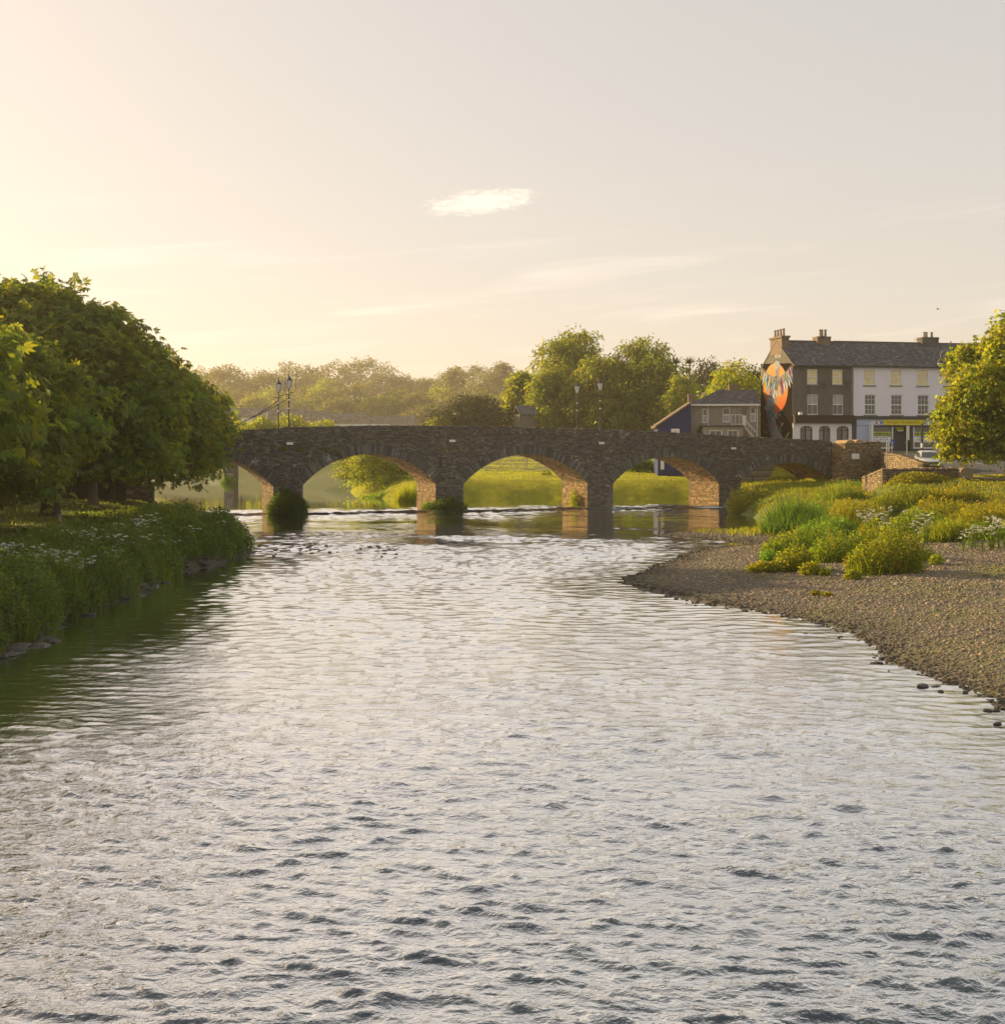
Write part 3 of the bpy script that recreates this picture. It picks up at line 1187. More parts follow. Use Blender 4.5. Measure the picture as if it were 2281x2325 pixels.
def text_mesh(name, s, x, y, z, h, width, material, parent, align='LEFT', extr=0.006):
    """lettering standing on the parent's local x-z plane, scaled to the given width"""
    cu = bpy.data.curves.new(name, 'FONT')
    cu.body = s
    cu.size = 1.0
    cu.extrude = 0.0
    o = bpy.data.objects.new(name, cu)
    COL.objects.link(o)
    bpy.context.view_layer.update()
    dg = bpy.context.evaluated_depsgraph_get()
    me = bpy.data.meshes.new_from_object(o.evaluated_get(dg))
    bpy.data.objects.remove(o)
    bpy.data.curves.remove(cu)
    n = len(me.vertices)
    co = np.empty(n * 3, np.float32)
    me.vertices.foreach_get('co', co)
    co = co.reshape(-1, 3)
    co[:, 0] -= co[:, 0].min()
    sx = width / max(1e-6, co[:, 0].max())
    sz = h / 0.72
    out = np.stack([co[:, 0] * sx + x, np.full(n, y), co[:, 1] * sz + z], 1).astype(np.float32)
    me.vertices.foreach_set('co', out.ravel())
    me.name = name
    me.materials.clear()
    me.materials.append(material)
    me.update()
    return link(name, me, parent)


class Front:
    """a facade line: pixel -> local x and z"""

    def __init__(s, px0, Y0, zbase, rot):
        s.O = Vector((X_(px0, Y0), Y0, zbase))
        s.c, s.s = math.cos(R(rot)), math.sin(R(rot))
        s.rot = R(rot)

    def x(s, px):
        k = (px - CX) / F
        return (k * s.O.y - s.O.x) / (s.c - k * s.s)

    def z(s, px, py):
        Y = s.O.y + s.x(px) * s.s
        return EYE - (py - HY) / F * Y - s.O.z

    def rect(s, x0, x1, y0, y1):
        xm = (x0 + x1) / 2
        return s.x(x0), s.x(x1), s.z(xm, y1), s.z(xm, y0)


FR = Front(1799, 126.0, 5.1, 11)
DEP = 8.6


def arch_panel(mb, x0, x1, z0, z1, ops, y, rev):
    """wall with round-cornered arched openings (a, b, spring, top)"""
    xs = {x0, x1}
    for a, b, sp_, tp in ops:
        xs |= set(np.round(a + (b - a) * (0.5 - 0.5 * np.cos(np.linspace(0, math.pi, 15))), 5))
    xs = sorted(xs)

    def top(x):
        for a, b, sp_, tp in ops:
            if a - 1e-4 <= x <= b + 1e-4:
                t = abs((x - (a + b) / 2) / ((b - a) / 2))
                return sp_ + (tp - sp_) * max(0.0, 1 - t ** 2.4) ** (1 / 2.4)
        return z0
    for p, q in zip(xs, xs[1:]):
        m_ = (p + q) / 2
        inside = any(a < m_ < b for a, b, _, _ in ops)
        if inside:
            tp_, tq = max(top(p), z0 + .5), max(top(q), z0 + .5)
            mb.quad((p, y, tp_), (q, y, tq), (q, y, z1), (p, y, z1))
            mb.quad((p, y, tp_), (p, y + rev, tp_), (q, y + rev, tq), (q, y, tq))
        else:
            mb.quad((p, y, z0), (q, y, z0), (q, y, z1), (p, y, z1))
    for a, b, sp_, tp in ops:
        mb.quad((a, y, z0), (a, y, sp_), (a, y + rev, sp_), (a, y + rev, z0))
        mb.quad((b, y, sp_), (b, y, z0), (b, y + rev, z0), (b, y + rev, sp_))


def build_mural_house():
    root = thing('terrace_house', 'dark grey three storey end house with a painted gable and white arched shopfront', 'house', FR.O, FR.rot)
    xe = FR.x(1933)
    ze = FR.z(1799, 827)
    zr = EYE + (HY - 774) / F * 130.3 - FR.O.z
    zf0, zf1 = FR.z(1866, 961), FR.z(1866, 945)
    wins = [FR.rect(1831.6, 1855.4, 838, 872.5), FR.rect(1888.6, 1912.4, 838.8, 873), FR.rect(1832, 1856.4, 895, 941.5), FR.rect(1889.8, 1913.4, 895.6, 941.5)]
    mb = MB()
    wall_open(mb, 0, xe, zf1, ze, wins)
    mb.quad((0, 0.16, -0.4), (0, DEP, -0.4), (0, DEP, ze), (0, 0.16, ze))
    mb.quad((0, 0, zf1), (0, 0.16, zf1), (0, 0.16, ze), (0, 0, ze))
    mb.add([(0, 0, ze), (0, DEP, ze), (0, DEP / 2, zr)], [(0, 1, 2)])
    mb.quad((0, DEP, -0.4), (xe, DEP, -0.4), (xe, DEP, ze), (0, DEP, ze))
    mb.quad((0.3, 1.2, -0.3), (xe, 1.2, -0.3), (xe, 1.2, ze), (0.3, 1.2, ze))
    mb.build('wall', RENDER_DARK, root, fix=False)
    for i, w in enumerate(wins):
        if i == 0:
            window(root, *w, glass=GLASS_REFL, lower=GLASS_REFL, cols=2)
        elif i == 1:
            window(root, *w, glass=GLASS_REFL, lower=GLASS_REFL, cols=1)
        else:
            window(root, *w, glass=CURTAIN, lower=GLASS_D, cols=2)
    # shopfront: white wall with three arched openings under a dark fascia
    mb = MB()
    ops = []
    for a, b in ((1815, 1843.7), (1857.6, 1884), (1897.7, 1926)):
        ops.append((FR.x(a), FR.x(b), FR.z(1866, 977), FR.z(1866, 967)))
    arch_panel(mb, 0.0, xe - 0.02, -0.35, zf0, ops, -0.06, 0.25)
    mb.quad((0, -0.06, -0.35), (0, -0.06, zf0), (0, 0.18, zf0), (0, 0.18, -0.35))
    mb.build('shopfront', CREAM, root)
    for k, (a, b, s_, t_) in enumerate(ops):
        mb = MB()
        mb.box(a - .02, b + .02, 0.2, 0.23, -0.3, t_ + .1)
        w = mb.build('shop_window', GLASS_D, root)
        mb = MB()
        n = 7
        for i in range(n):
            x0 = a + (b - a) * (0.55 if k != 1 else 0.1) + i * (b - a) * 0.05
            mb.box(x0, x0 + (b - a) * .03, 0.17, 0.195, 0.4, t_ - .25)
        mb.build('curtain', CURTAIN, w)
        mb = MB()
        mb.box((a + b) / 2 - .035, (a + b) / 2 + .035, 0.13, 0.2, -0.3, t_)
        mb.box(a, b, 0.135, 0.195, s_ - .04, s_ + .03)
        mb.build('shop_window_frame', BROWNP, w)
    mb = MB()
    mb.box(0.05, xe + 0.03, -0.42, 0.0, zf0 + .01, zf1 - .01)
    mb.box(-0.02, xe + 0.1, -0.5, 0.0, zf1 - .008, zf1 + .10)
    mb.build('fascia', BROWNP, root)
    # white spotlight on the fascia corner
    mb = MB()
    mb.box(0.45, 0.85, -0.62, -0.4, zf1 + .12, zf1 + .42)
    mb.build('spotlight', WHITE, root)
    # roof
    mb = MB()
    mb.prism([(-0.32, ze - 0.12), (DEP / 2, zr - 0.02), (DEP + .3, ze - .12), (DEP + .3, ze - .2), (DEP / 2, zr - .2), (-0.32, ze - .22)], 'x', 0.02, xe)
    rf = mb.build('roof', SLATE, root)
    slates(rf, (0.02, -0.34, ze - 0.13), (xe, -0.34, ze - 0.13), (0.02, DEP / 2, zr), (xe, DEP / 2, zr), seed=4)
    mb = MB()
    mb.box(0.0, xe, DEP / 2 - .14, DEP / 2 + .14, zr - 0.02, zr + 0.10)
    mb.build('ridge_tiles', RIDGE, rf)
    mb = MB()
    mb.box(0.0, xe, -0.44, -0.325, ze - .24, ze - .1)
    mb.build('gutter', IRON, rf)
    mb = MB()
    mb.tube([(xe - .08, -0.38, ze - .2), (xe + .06, -0.1, ze - .6), (xe + .06, -0.1, zf1 + .1)], 0.05)
    mb.build('downpipe', IRON, root)
    # verge along the gable
    mb = MB()
    mb.prism([(-0.3, ze - .1), (DEP / 2, zr + .06), (DEP + .3, ze - .1), (DEP + .3, ze - .28), (DEP / 2, zr - .14), (-0.3, ze - .28)], 'x', -0.05, 0.015)
    mb.build('verge', RIDGE, rf)
    zt = EYE + (HY - 765) / F * 130.3 - FR.O.z
    stack(rf, -0.03, 0.85, DEP / 2 - 1.55, DEP / 2 + 1.55, zr - 1.6, zt, [(0.4, DEP / 2 + d) for d in (-1.1, -.35, .4, 1.15)])
    stack(rf, FR.x(1890), FR.x(1921), DEP / 2 - .6, DEP / 2 + .6, zr - .6, EYE + (HY - 764) / F * 130.8 - FR.O.z,
          [(FR.x(1902), DEP / 2), (FR.x(1908), DEP / 2 + .2), (FR.x(1914), DEP / 2)], cap=False)
    # painted gable: an abstract winged figure on a tall orange disc, coordinates read on the gable plane
    mu = MB()
    th = math.sin(FR.rot)

    def g(cx, cy, off):
        px, py = 1700 + cx / 6.347, 730 + cy / 6.347
        v = min(max((1799.5 - px) / (1799.5 - 1726.0) * DEP, .06), DEP - .06)
        Y = FR.O.y + v * FR.c
        return (-0.012 - off * 0.003, v, EYE - (py - HY) / F * Y - FR.O.z)

    def poly(pts, col, off):
        mu.col = tuple(c * .58 for c in col)
        P3 = [g(a, b, off) for a, b in pts]
        mu.add(P3, [tuple(range(len(P3)))])

    def lerp(a, b, t):
        return tuple(a[i] + (b[i] - a[i]) * t for i in range(3))
    poly([(152, 620), (160, 610), (640, 600), (640, 1690), (152, 1660)], (0.022, 0.016, 0.012), 0)
    N_ = 30
    for i in range(N_):
        t0, t1 = -1 + 2 * i / N_, -1 + 2 * (i + 1) / N_
        w0, w1 = 178 * math.sqrt(max(0, 1 - t0 * t0)), 178 * math.sqrt(max(0, 1 - t1 * t1))
        y0, y1 = 960 + 365 * t0, 960 + 365 * t1
        t = (i + .5) / N_
        c = lerp((0.72, 0.46, 0.20), (0.72, 0.36, 0.12), min(1, t * 2)) if t < .5 else lerp((0.72, 0.36, 0.12), (0.70, 0.09, 0.02), (t - .5) * 2)
        poly([(388 - w0, y0), (388 + w0, y0), (388 + w1, y1), (388 - w1, y1)], c, 1)
    r = np.random.default_rng(9)

    def feather(x0, y0, x1, y1, w, col, off):
        dx, dy = x1 - x0, y1 - y0
        L = math.hypot(dx, dy)
        nx, ny = -dy / L * w, dx / L * w
        poly([(x0, y0), (x0 + dx * .35 + nx, y0 + dy * .35 + ny), (x0 + dx * .8 + nx * .7, y0 + dy * .8 + ny * .7), (x1, y1), (x0 + dx * .6 - nx, y0 + dy * .6 - ny)], col, off)
    pal = [(0.05, 0.22, 0.5), (0.10, 0.42, 0.55), (0.55, 0.56, 0.58), (0.45, 0.06, 0.08), (0.55, 0.45, 0.06), (0.30, 0.33, 0.36), (0.62, 0.63, 0.62), (0.20, 0.10, 0.35)]
    for side, sh, tip in ((-1, (392, 835), (172, 640)), (1, (432, 835), (628, 605))):
        for i in range(26):
            t = (i + .5) / 26
            bx, by = sh[0] + (tip[0] - sh[0]) * t, sh[1] + (tip[1] - sh[1]) * t + 30 * math.sin(math.pi * t)
            for q in range(2):
                L = (260 - 90 * t) * (.55 + .45 * q) * r.uniform(.8, 1.15)
                feather(bx, by, bx + side * L * (.12 + .25 * t) * r.uniform(.2, 1.2), by + L, 12, pal[int(r.integers(8))], 3 + (i + q) % 3)
        dx, dy = tip[0] - sh[0], tip[1] - sh[1]
        poly([(sh[0], sh[1] - 14), (sh[0] + dx * .5, sh[1] + dy * .5 + 14), tip, (sh[0] + dx * .5, sh[1] + dy * .5 + 38), (sh[0], sh[1] + 18)], (0.30, 0.32, 0.34), 6)
    gr = [(0.50, 0.52, 0.54), (0.32, 0.34, 0.37), (0.20, 0.21, 0.24), (0.62, 0.62, 0.60)]
    for k, pts in enumerate([[(405, 560), (445, 585), (460, 640), (440, 690), (395, 690), (370, 640), (378, 590)], [(392, 680), (435, 680), (440, 800), (398, 800)],
                             [(360, 800), (400, 780), (440, 810), (440, 900), (420, 980), (385, 1020), (370, 980), (400, 900), (370, 850)],
                             [(340, 1010), (400, 990), (430, 1060), (380, 1120), (300, 1110)], [(300, 1100), (370, 1100), (330, 1300), (250, 1280), (215, 1260)],
                             [(255, 1290), (340, 1300), (430, 1560), (500, 1680), (320, 1680), (300, 1540)], [(380, 1330), (430, 1330), (425, 1410), (385, 1400)]]):
        poly(pts, gr[k % 4], 5)
    for i in range(46):
        x0, y0 = r.uniform(260, 470), r.uniform(1000, 1640)
        x0 = 330 + (y0 - 1000) * .12 + r.normal(0, 40)
        feather(x0, y0, x0 + r.uniform(-45, 45), y0 + r.uniform(30, 110), r.uniform(3, 9), (pal + gr)[int(r.integers(12))], 6 + i % 3)
    for i in range(14):
        feather(r.uniform(370, 440), r.uniform(575, 690), r.uniform(375, 455), r.uniform(600, 720), 8, [(0.6, 0.3, 0.3), (0.5, 0.5, 0.52), (0.62, 0.6, 0.58)][i % 3], 6 + i % 3)
    for i in range(26):
        t = i / 25
        y0 = 790 + 520 * t
        x0 = 400 - 70 * t + r.normal(0, 22)
        feather(x0, y0, x0 - 25 * t + r.uniform(-40, 25), y0 + r.uniform(90, 170), r.uniform(10, 20), (gr + [(0.10, 0.35, 0.5), (0.45, 0.5, 0.55)])[int(r.integers(6))], 6 + i % 3)
    # halo: a white ring
    for i in range(16):
        a0, a1 = 2 * math.pi * i / 16, 2 * math.pi * (i + 1) / 16
        poly([(422 + 42 * math.cos(a0), 495 + 20 * math.sin(a0)), (422 + 42 * math.cos(a1), 495 + 20 * math.sin(a1)),
              (422 + 27 * math.cos(a1), 495 + 10 * math.sin(a1)), (422 + 27 * math.cos(a0), 495 + 10 * math.sin(a0))], (0.75, 0.75, 0.72), 2)
    for x in (388, 415, 450):
        poly([(x, 505), (x + 7, 505), (x + 5, 540), (x + 1, 535)], (0.7, 0.7, 0.68), 2)
    for a, b in (((530, 1690), (590, 1585)), ((465, 1520), (505, 1450))):
        feather(*a, *b, 9, (0.62, 0.52, 0.25), 3)
    for i in range(9):
        a0, a1 = 2.8 - i * .55, 2.8 - (i + 1) * .55
        c = (255, 1545)
        poly([(c[0] + 40 * math.cos(a0), c[1] + 60 * math.sin(a0)), (c[0] + 40 * math.cos(a1), c[1] + 60 * math.sin(a1)),
              (c[0] + 32 * math.cos(a1), c[1] + 50 * math.sin(a1)), (c[0] + 32 * math.cos(a0), c[1] + 50 * math.sin(a0))], (0.4, 0.4, 0.42), 3)
    mu.build('mural', TINTED, root, fix=False)


def build_shop_house():
    xa = FR.x(1933)
    O = FR.O + Vector((FR.c * xa, FR.s * xa, 0))
    root = thing('shop_house', 'lilac three storey house above a blue grey shop with a yellow sign', 'house', O, FR.rot)

    def rc(a, b, c, d):
        w = FR.rect(a, b, c, d)
        return (w[0] - xa, w[1] - xa, w[2], w[3])
    X = lambda px: FR.x(px) - xa
    xe = FR.x(2262) - xa
    ze = FR.z(1936, 828.5)
    zr = EYE + (HY - 775.5) / F * 131.5 - FR.O.z
    zc0, zc1 = FR.z(2040, 952), FR.z(2040, 945)
    ups = [rc(1960.6, 1985, 839, 874.5), rc(2020.7, 2045, 840, 875), rc(2081, 2105.7, 840.7, 875.6), rc(2142, 2166, 841.5, 876), rc(2203, 2227, 842, 876.5)]
    mids = [rc(1962, 1987, 896, 941.5), rc(2022, 2047, 896.4, 941.7), rc(2082.5, 2107.7, 897, 942), rc(2143, 2168, 897.5, 942), rc(2204, 2229, 898, 942)]
    mb = MB()
    wall_open(mb, 0, xe, zc1, ze, ups + mids)
    mb.quad((xe, 0, -.4), (xe, DEP, -.4), (xe, DEP, ze), (xe, 0, ze))
    mb.quad((0, DEP, -.4), (xe, DEP, -.4), (xe, DEP, ze), (0, DEP, ze))
    mb.quad((0, 1.25, -0.3), (xe, 1.25, -0.3), (xe, 1.25, ze), (0, 1.25, ze))
    mb.add([(xe, 0, ze), (xe, DEP, ze), (xe, DEP / 2, zr)], [(0, 1, 2)])
    mb.build('wall', RENDER_LILAC, root, fix=False)
    for w in ups:
        window(root, *w, cols=3, glass=GLASS_REFL, lower=GLASS_REFL, panes=False, bars=[.75], fw=0.06, sillmat=CONCRETE)
    for w in mids:
        window(root, *w, cols=3, glass=GLASS_D, lower=GLASS_D, panes=False, bars=[.25, .75], fw=0.085)
    mb = MB()
    mb.box(-0.0, xe, -0.38, 0.0, zc0 + .01, zc1)
    mb.build('cornice', CHAR, root)
    # shop: pilasters, stall risers, fascia, two display windows and a recessed door
    zl = FR.z(2040, 966)
    mb = MB()
    mb.box(X(1942), X(1972), -0.12, 0.6, -0.4, zl - .005)
    mb.box(X(2122), X(2148), -0.12, 0.6, -0.4, zl - .005)
    mb.box(X(1942), X(2225), -0.2, 0.6, zl, zc0)
    mb.build('shopfront', BLUEGREY, root)
    mb = MB()
    mb.box(0.0, X(1942) - .01, -0.16, 0.6, -0.4, zc0)
    mb.box(X(1974.5), X(2026), -0.08, 0.5, -0.4, FR.z(2000, 1020))
    mb.box(X(2070), X(2160), -0.08, 0.5, -0.4, FR.z(2100, 1019))
    mb.box(X(2027), X(2032), -0.05, 0.55, -0.4, zl - .005)
    mb.box(X(2065), X(2070), -0.05, 0.55, -0.4, zl - .005)
    mb.build('stall_riser', CHAR, root)
    mb = MB()
    mb.box(X(2033), X(2064), 0.6, 0.68, -0.4, FR.z(2048, 983))
    d = mb.build('shop_door', CHAR, root)
    mb = MB()
    mb.tube([(X(2060), 0.56, 0.95), (X(2060), 0.56, 1.25)], 0.025)
    mb.build('handle', STEEL, d)
    mb = MB()
    mb.box(X(2033), X(2064), 0.58, 0.6, FR.z(2048, 982), zl - .02)
    tr = mb.build('transom_panel', BLACKINK, root)
    for i, (a, b) in enumerate(((969.5, 973), (974, 976.5), (977, 979))):
        mb = MB()
        mb.box(X(2037 + i * 3), X(2056), 0.565, 0.578, FR.z(2048, b), FR.z(2048, a))
        mb.build('print', (YELLOW, YELLOW, WHITE)[i], tr)
    for a, b in ((1975, 2026), (2072, 2122)):
        mb = MB()
        z0, z1 = FR.z(2040, 1018.5), FR.z(2040, 969)
        mb.box(X(a) + .06, X(b) - .06, 0.12, 0.15, z0 + .06, z1 - .05)
        w = mb.build('display_window', GLASS_D, root)
        mb = MB()
        mb.box(X(a), X(a) + .12, -0.05, 0.2, z0, z1)
        mb.box(X(b) - .12, X(b), -0.05, 0.2, z0, z1)
        mb.box(X(a) + .12, X(b) - .12, -0.05, 0.2, z0, z0 + .14)
        mb.build('window_frame', CREAM, w)
        mb = MB()
        mb.box(X(a) + .13, X(b) - .13, 0.095, 0.112, FR.z(2040, 988.5), FR.z(2040, 980))
        mb.build('lime_banner', LIME, w)
        mb = MB()
        mb.box(X(a) + .13, X(b) - .2, 0.095, 0.112, FR.z(2040, 1004), FR.z(2040, 991))
        mb.build('white_banner', WHITE, w)
        mb = MB()
        zz = FR.z(2040, 986.6)
        r = np.random.default_rng(int(a))
        xx = X(a) + .2
        while xx < X(b) - .35:
            L = r.uniform(.12, .4)
            mb.box(xx, xx + L, 0.087, 0.094, zz, zz + .17)
            xx += L + .09
        for k in range(3):
            xx = X(a) + .3 + r.uniform(0, .3)
            zz = FR.z(2040, 994.5 + k * 3.6)
            while xx < X(b) - .6:
                L = r.uniform(.05, .3)
                mb.box(xx, xx + L, 0.087, 0.094, zz, zz + .07)
                xx += L + r.uniform(.05, .2)
        mb.build('banner_print', CHAR, w)
    # yellow fascia sign with its lettering
    z0, z1 = FR.z(2048, 965), FR.z(2048, 952.8)
    mb = MB()
    mb.box(X(2002.5), X(2095), -0.28, -0.205, z0, z1)
    sg = mb.build('fascia_sign', YELLOW, root)
    hh = (z1 - z0)
    text_mesh('lettering', 'Gadget', X(2008), -0.284, z0 + hh * .30, hh * .52, X(2037) - X(2008), BROWNINK, sg)
    text_mesh('lettering', 'TECHNOLOGY', X(2040.5), -0.284, z0 + hh * .26, hh * .46, X(2084.5) - X(2040.5), BLACKINK, sg)
    mb = MB()
    cx_, cz_ = X(2090), z0 + hh / 2
    for i in range(14):
        a0, a1 = 2 * math.pi * i / 14, 2 * math.pi * (i + 1) / 14
        for r0, r1 in ((0.2, 0.235),):
            mb.quad((cx_ + r0 * math.cos(a0), -0.284, cz_ + r0 * math.sin(a0)), (cx_ + r0 * math.cos(a1), -0.284, cz_ + r0 * math.sin(a1)),
                    (cx_ + r1 * math.cos(a1), -0.284, cz_ + r1 * math.sin(a1)), (cx_ + r1 * math.cos(a0), -0.284, cz_ + r1 * math.sin(a0)))
    mb.build('ring_mark', LIME, sg, fix=False)
    # row of round brand icons left of the sign
    r = np.random.default_rng(3)
    for i in range(5):
        mb = MB()
        x = X(1976.5 + i * 5.2)
        mb.box(x - .11, x + .11, -0.215, -0.203, z0 + hh * .22, z0 + hh * .62)
        mb.build('icon', (WHITE, WHITE, REDP, WHITE, BLUEP)[i], root)
    mb = MB()
    mb.box(X(1970), X(1974), -0.75, -0.14, FR.z(1972, 1012), FR.z(1972, 964))
    mb.build('projecting_board', WHITE, root)
    # roof
    mb = MB()
    mb.prism([(-0.32, ze - 0.12), (DEP / 2, zr - 0.02), (DEP + .3, ze - .12), (DEP + .3, ze - .2), (DEP / 2, zr - .2), (-0.32, ze - .22)], 'x', 0.02, xe)
    rf = mb.build('roof', SLATE, root)
    slates(rf, (0.02, -0.34, ze - 0.13), (xe, -0.34, ze - 0.13), (0.02, DEP / 2, zr), (xe, DEP / 2, zr), seed=5)
    mb = MB()
    mb.box(0.0, xe, DEP / 2 - .14, DEP / 2 + .14, zr - 0.02, zr + 0.10)
    mb.build('ridge_tiles', RIDGE, rf)
    mb = MB()
    mb.box(0.03, xe, -0.44, -0.325, ze - .24, ze - .1)
    mb.build('gutter', IRON, rf)
    stack(rf, X(2134), X(2172), DEP / 2 - .6, DEP / 2 + .6, zr - .5, EYE + (HY - 765) / F * 133 - FR.O.z, [(X(2145), DEP / 2), (X(2152), DEP / 2 + .2), (X(2162), DEP / 2)], cap=False, material=RENDER_DARK, pot_h=.65)
    # aerial on the chimney
    mb = MB()
    zz = EYE + (HY - 765) / F * 133 - FR.O.z
    mb.tube([(X(2134) - .04, DEP / 2 - .5, zr), (X(2134) - .04, DEP / 2 - .5, zz - .1)], 0.02, 4)
    mb.tube([(X(2134) - 1.0, DEP / 2 - .5, zz - .35), (X(2134) + .1, DEP / 2 - .5, zz - .3)], 0.018, 4)
    for i in range(4):
        x = X(2134) - .95 + i * .25
        mb.tube([(x, DEP / 2 - .5, zz - .52), (x, DEP / 2 - .5, zz - .16)], 0.012, 4)
    mb.build('aerial', STEEL, rf)


build_mural_house()
build_shop_house()


def build_brown_house():
    f = Front(1568, 131.0, 3.1, -5)
    root = thing('rear_house', 'low brown rendered house with hipped slate roof between the blue lean-to and the mural', 'house', f.O, f.rot)
    xe = f.x(1724)
    ze = f.z(1640, 918)
    dep = 7.0
    wins = [f.rect(1594, 1605, 928, 960), f.rect(1640, 1657, 925.5, 958.5), f.rect(1702.5, 1715, 922.5, 957)]
    door = f.rect(1684, 1693.5, 920, 966.5)
    mb = MB()
    wall_open(mb, 0, xe, -0.5, ze, wins + [door])
    mb.quad((0, dep, -.5), (0, 0, -.5), (0, 0, ze), (0, dep, ze))
    mb.quad((xe, 0, -.5), (xe, dep, -.5), (xe, dep, ze), (xe, 0, ze))
    mb.quad((0, 1, -0.3), (xe, 1, -0.3), (xe, 1, ze), (0, 1, ze))
    mb.build('wall', RENDER_BROWN, root, fix=False)
    for w in wins:
        window(root, *w, cols=1, fw=0.09, glass=GLASS_D, lower=CURTAIN, sill=False)
    mb = MB()
    mb.box(door[0], door[1], 0.08, 0.13, door[2], door[2] + (door[3] - door[2]) * .5)
    d = mb.build('back_door', WHITE, root)
    mb = MB()
    mb.box(door[0] + .04, door[1] - .04, 0.1, 0.125, door[2] + (door[3] - door[2]) * .5 + .01, door[3])
    mb.build('door_glass', GLASS_D, d)
    zr = f.z(1660, 886) + .25
    A_, B_, C_, D_ = (-.3, -.3, ze), (xe + .1, -.3, ze), (xe + .1, dep + .3, ze), (-.3, dep + .3, ze)
    r0, r1 = (3.6, dep / 2, zr), (xe + .1, dep / 2, zr)
    mb = MB()
    mb.add([A_, B_, C_, D_, r0, r1], [(0, 1, 5, 4), (1, 2, 5), (2, 3, 4, 5), (3, 0, 4), (0, 3, 2, 1)])
    rf = mb.build('roof', SLATE, root)
    slates(rf, A_, B_, r0, r1, seed=7)
    slates(rf, D_, A_, r0, r0, seed=8)
    mb = MB()
    mb.box(-.42, xe, -.44, -.31, ze - .18, ze + .02)
    mb.build('gutter', CREAM, rf)
    for px in (1606.5, 1717.5):
        mb = MB()
        x = f.x(px)
        mb.tube([(x, -.36, ze - .1), (x + .02, -.08, ze - .5), (x + .02, -.08, -.3)], 0.05)
        mb.build('downpipe', WHITE, root)
    stack(rf, f.x(1661), f.x(1684), dep / 2 - .5, dep / 2 + .5, zr - .5, f.z(1670, 876) + .3, [], cap=False)
    stack(root, f.x(1565), f.x(1580), 2.2, 3.2, ze - .5, f.z(1572, 898) + .3, [], cap=False)
    # ground floor annexe with flat roof and white windows
    xa, xb = f.x(1592), f.x(1681)
    za = f.z(1640, 970)
    mb = MB()
    aw = [f.rect(1606, 1634, 977.5, 1000), f.rect(1646, 1670, 977, 1000)]
    wall_open(mb, xa, xb, -.5, za, aw, y=-2.2)
    mb.quad((xa, 0, -.5), (xa, -2.2, -.5), (xa, -2.2, za), (xa, 0, za))
    mb.quad((xb, -2.2, -.5), (xb, 0, -.5), (xb, 0, za), (xb, -2.2, za))
    mb.build('annexe_wall', RENDER_BROWN, root, fix=False)
    mb = MB()
    mb.box(xa - .12, xb + .12, -2.35, -0.01, za, za + .16)
    mb.build('annexe_roof', CHAR, root)
    for w in aw:
        window(root, *w, y=-2.2 + .08, cols=2, fw=.09, split=False, sill=False, glass=GLASS_D)
    # outside stair and landing rail, white painted
    mb = MB()
    zl = f.z(1690, 966)
    x0, x1 = f.x(1684), f.x(1712)
    zb = f.z(1705, 1000)
    for y in (-1.7, -0.8):
        mb.tube([(x0 - .1, y, zl), (x1, y, zb)], 0.07, 4)
        mb.tube([(x0 - .1, y, zl + .95), (x1, y, zb + .95)], 0.03, 4)
    for i in range(6):
        t = i / 5
        x, z = x0 - .1 + (x1 - x0 + .1) * t, zl + (zb - zl) * t
        mb.box(x - .14, x + .14, -1.66, -.84, z - .02, z + .02)
        mb.tube([(x, -1.7, z), (x, -1.7, z + .95)], 0.02, 4)
    xl = f.x(1655)
    mb.tube([(xl, -2.1, zl + 1.15), (f.x(1679), -2.1, zl + 1.15), (x0, -1.7, zl + .95)], 0.03, 4)
    mb.tube([(xl, -2.1, zl + .1), (x0, -2.1, zl + .1)], 0.03, 4)
    for px in (1655, 1664, 1673, 1681):
        mb.tube([(f.x(px), -2.1, zl), (f.x(px), -2.1, zl + 1.15)], 0.022, 4)
    mb.build('outside_stair', CREAM, root)
    # blue lean-to against the left end
    g = Front(1493, 129.5, 3.0, -2)
    r2 = thing('lean_to', 'deep blue lean-to building with a steep mossy roof edge beside the brown house', 'building', g.O, g.rot)
    xe2 = g.x(1568)
    z0, z1 = g.z(1493, 969), g.z(1567, 918)
    mb = MB()
    mb.prism([(0, -0.6), (xe2, -0.6), (xe2, z1), (0, z0)], 'y', 0, 5)
    mb.build('wall', RENDER_BLUE, r2)
    mb = MB()
    mb.prism([(-.3, z0 - .12), (xe2 + .05, z1 + .10), (xe2 + .05, z1 + .32), (-.35, z0 + .08)], 'y', -.22, 5.2)
    mb.build('roof', RIDGE, r2)
    mb = MB()
    a, b, c, d = g.rect(1523, 1542, 973.5, 990)
    mb.box(a, b, -.05, -.003, c, d)
    s_ = mb.build('sign', WHITE, r2)
    mb = MB()
    for i in range(3):
        mb.tube([(a + .25 + .18 * i, -.055, d - .30 + .05 * (i % 2)), (a + .42 + .18 * i, -.055, d - .22 - .06 * (i % 2))], 0.025, 4)
    mb.build('sign_print', REDP, s_)
    mb = MB()
    a, b, c, d = g.rect(1499, 1507, 1038, 1066)
    mb.box(a, b, -.06, -.003, c, d)
    mb.build('corner_board', CREAM, r2)
    # climbing plant on the brown wall is added with the vegetation
    return f


BROWNF = build_brown_house()


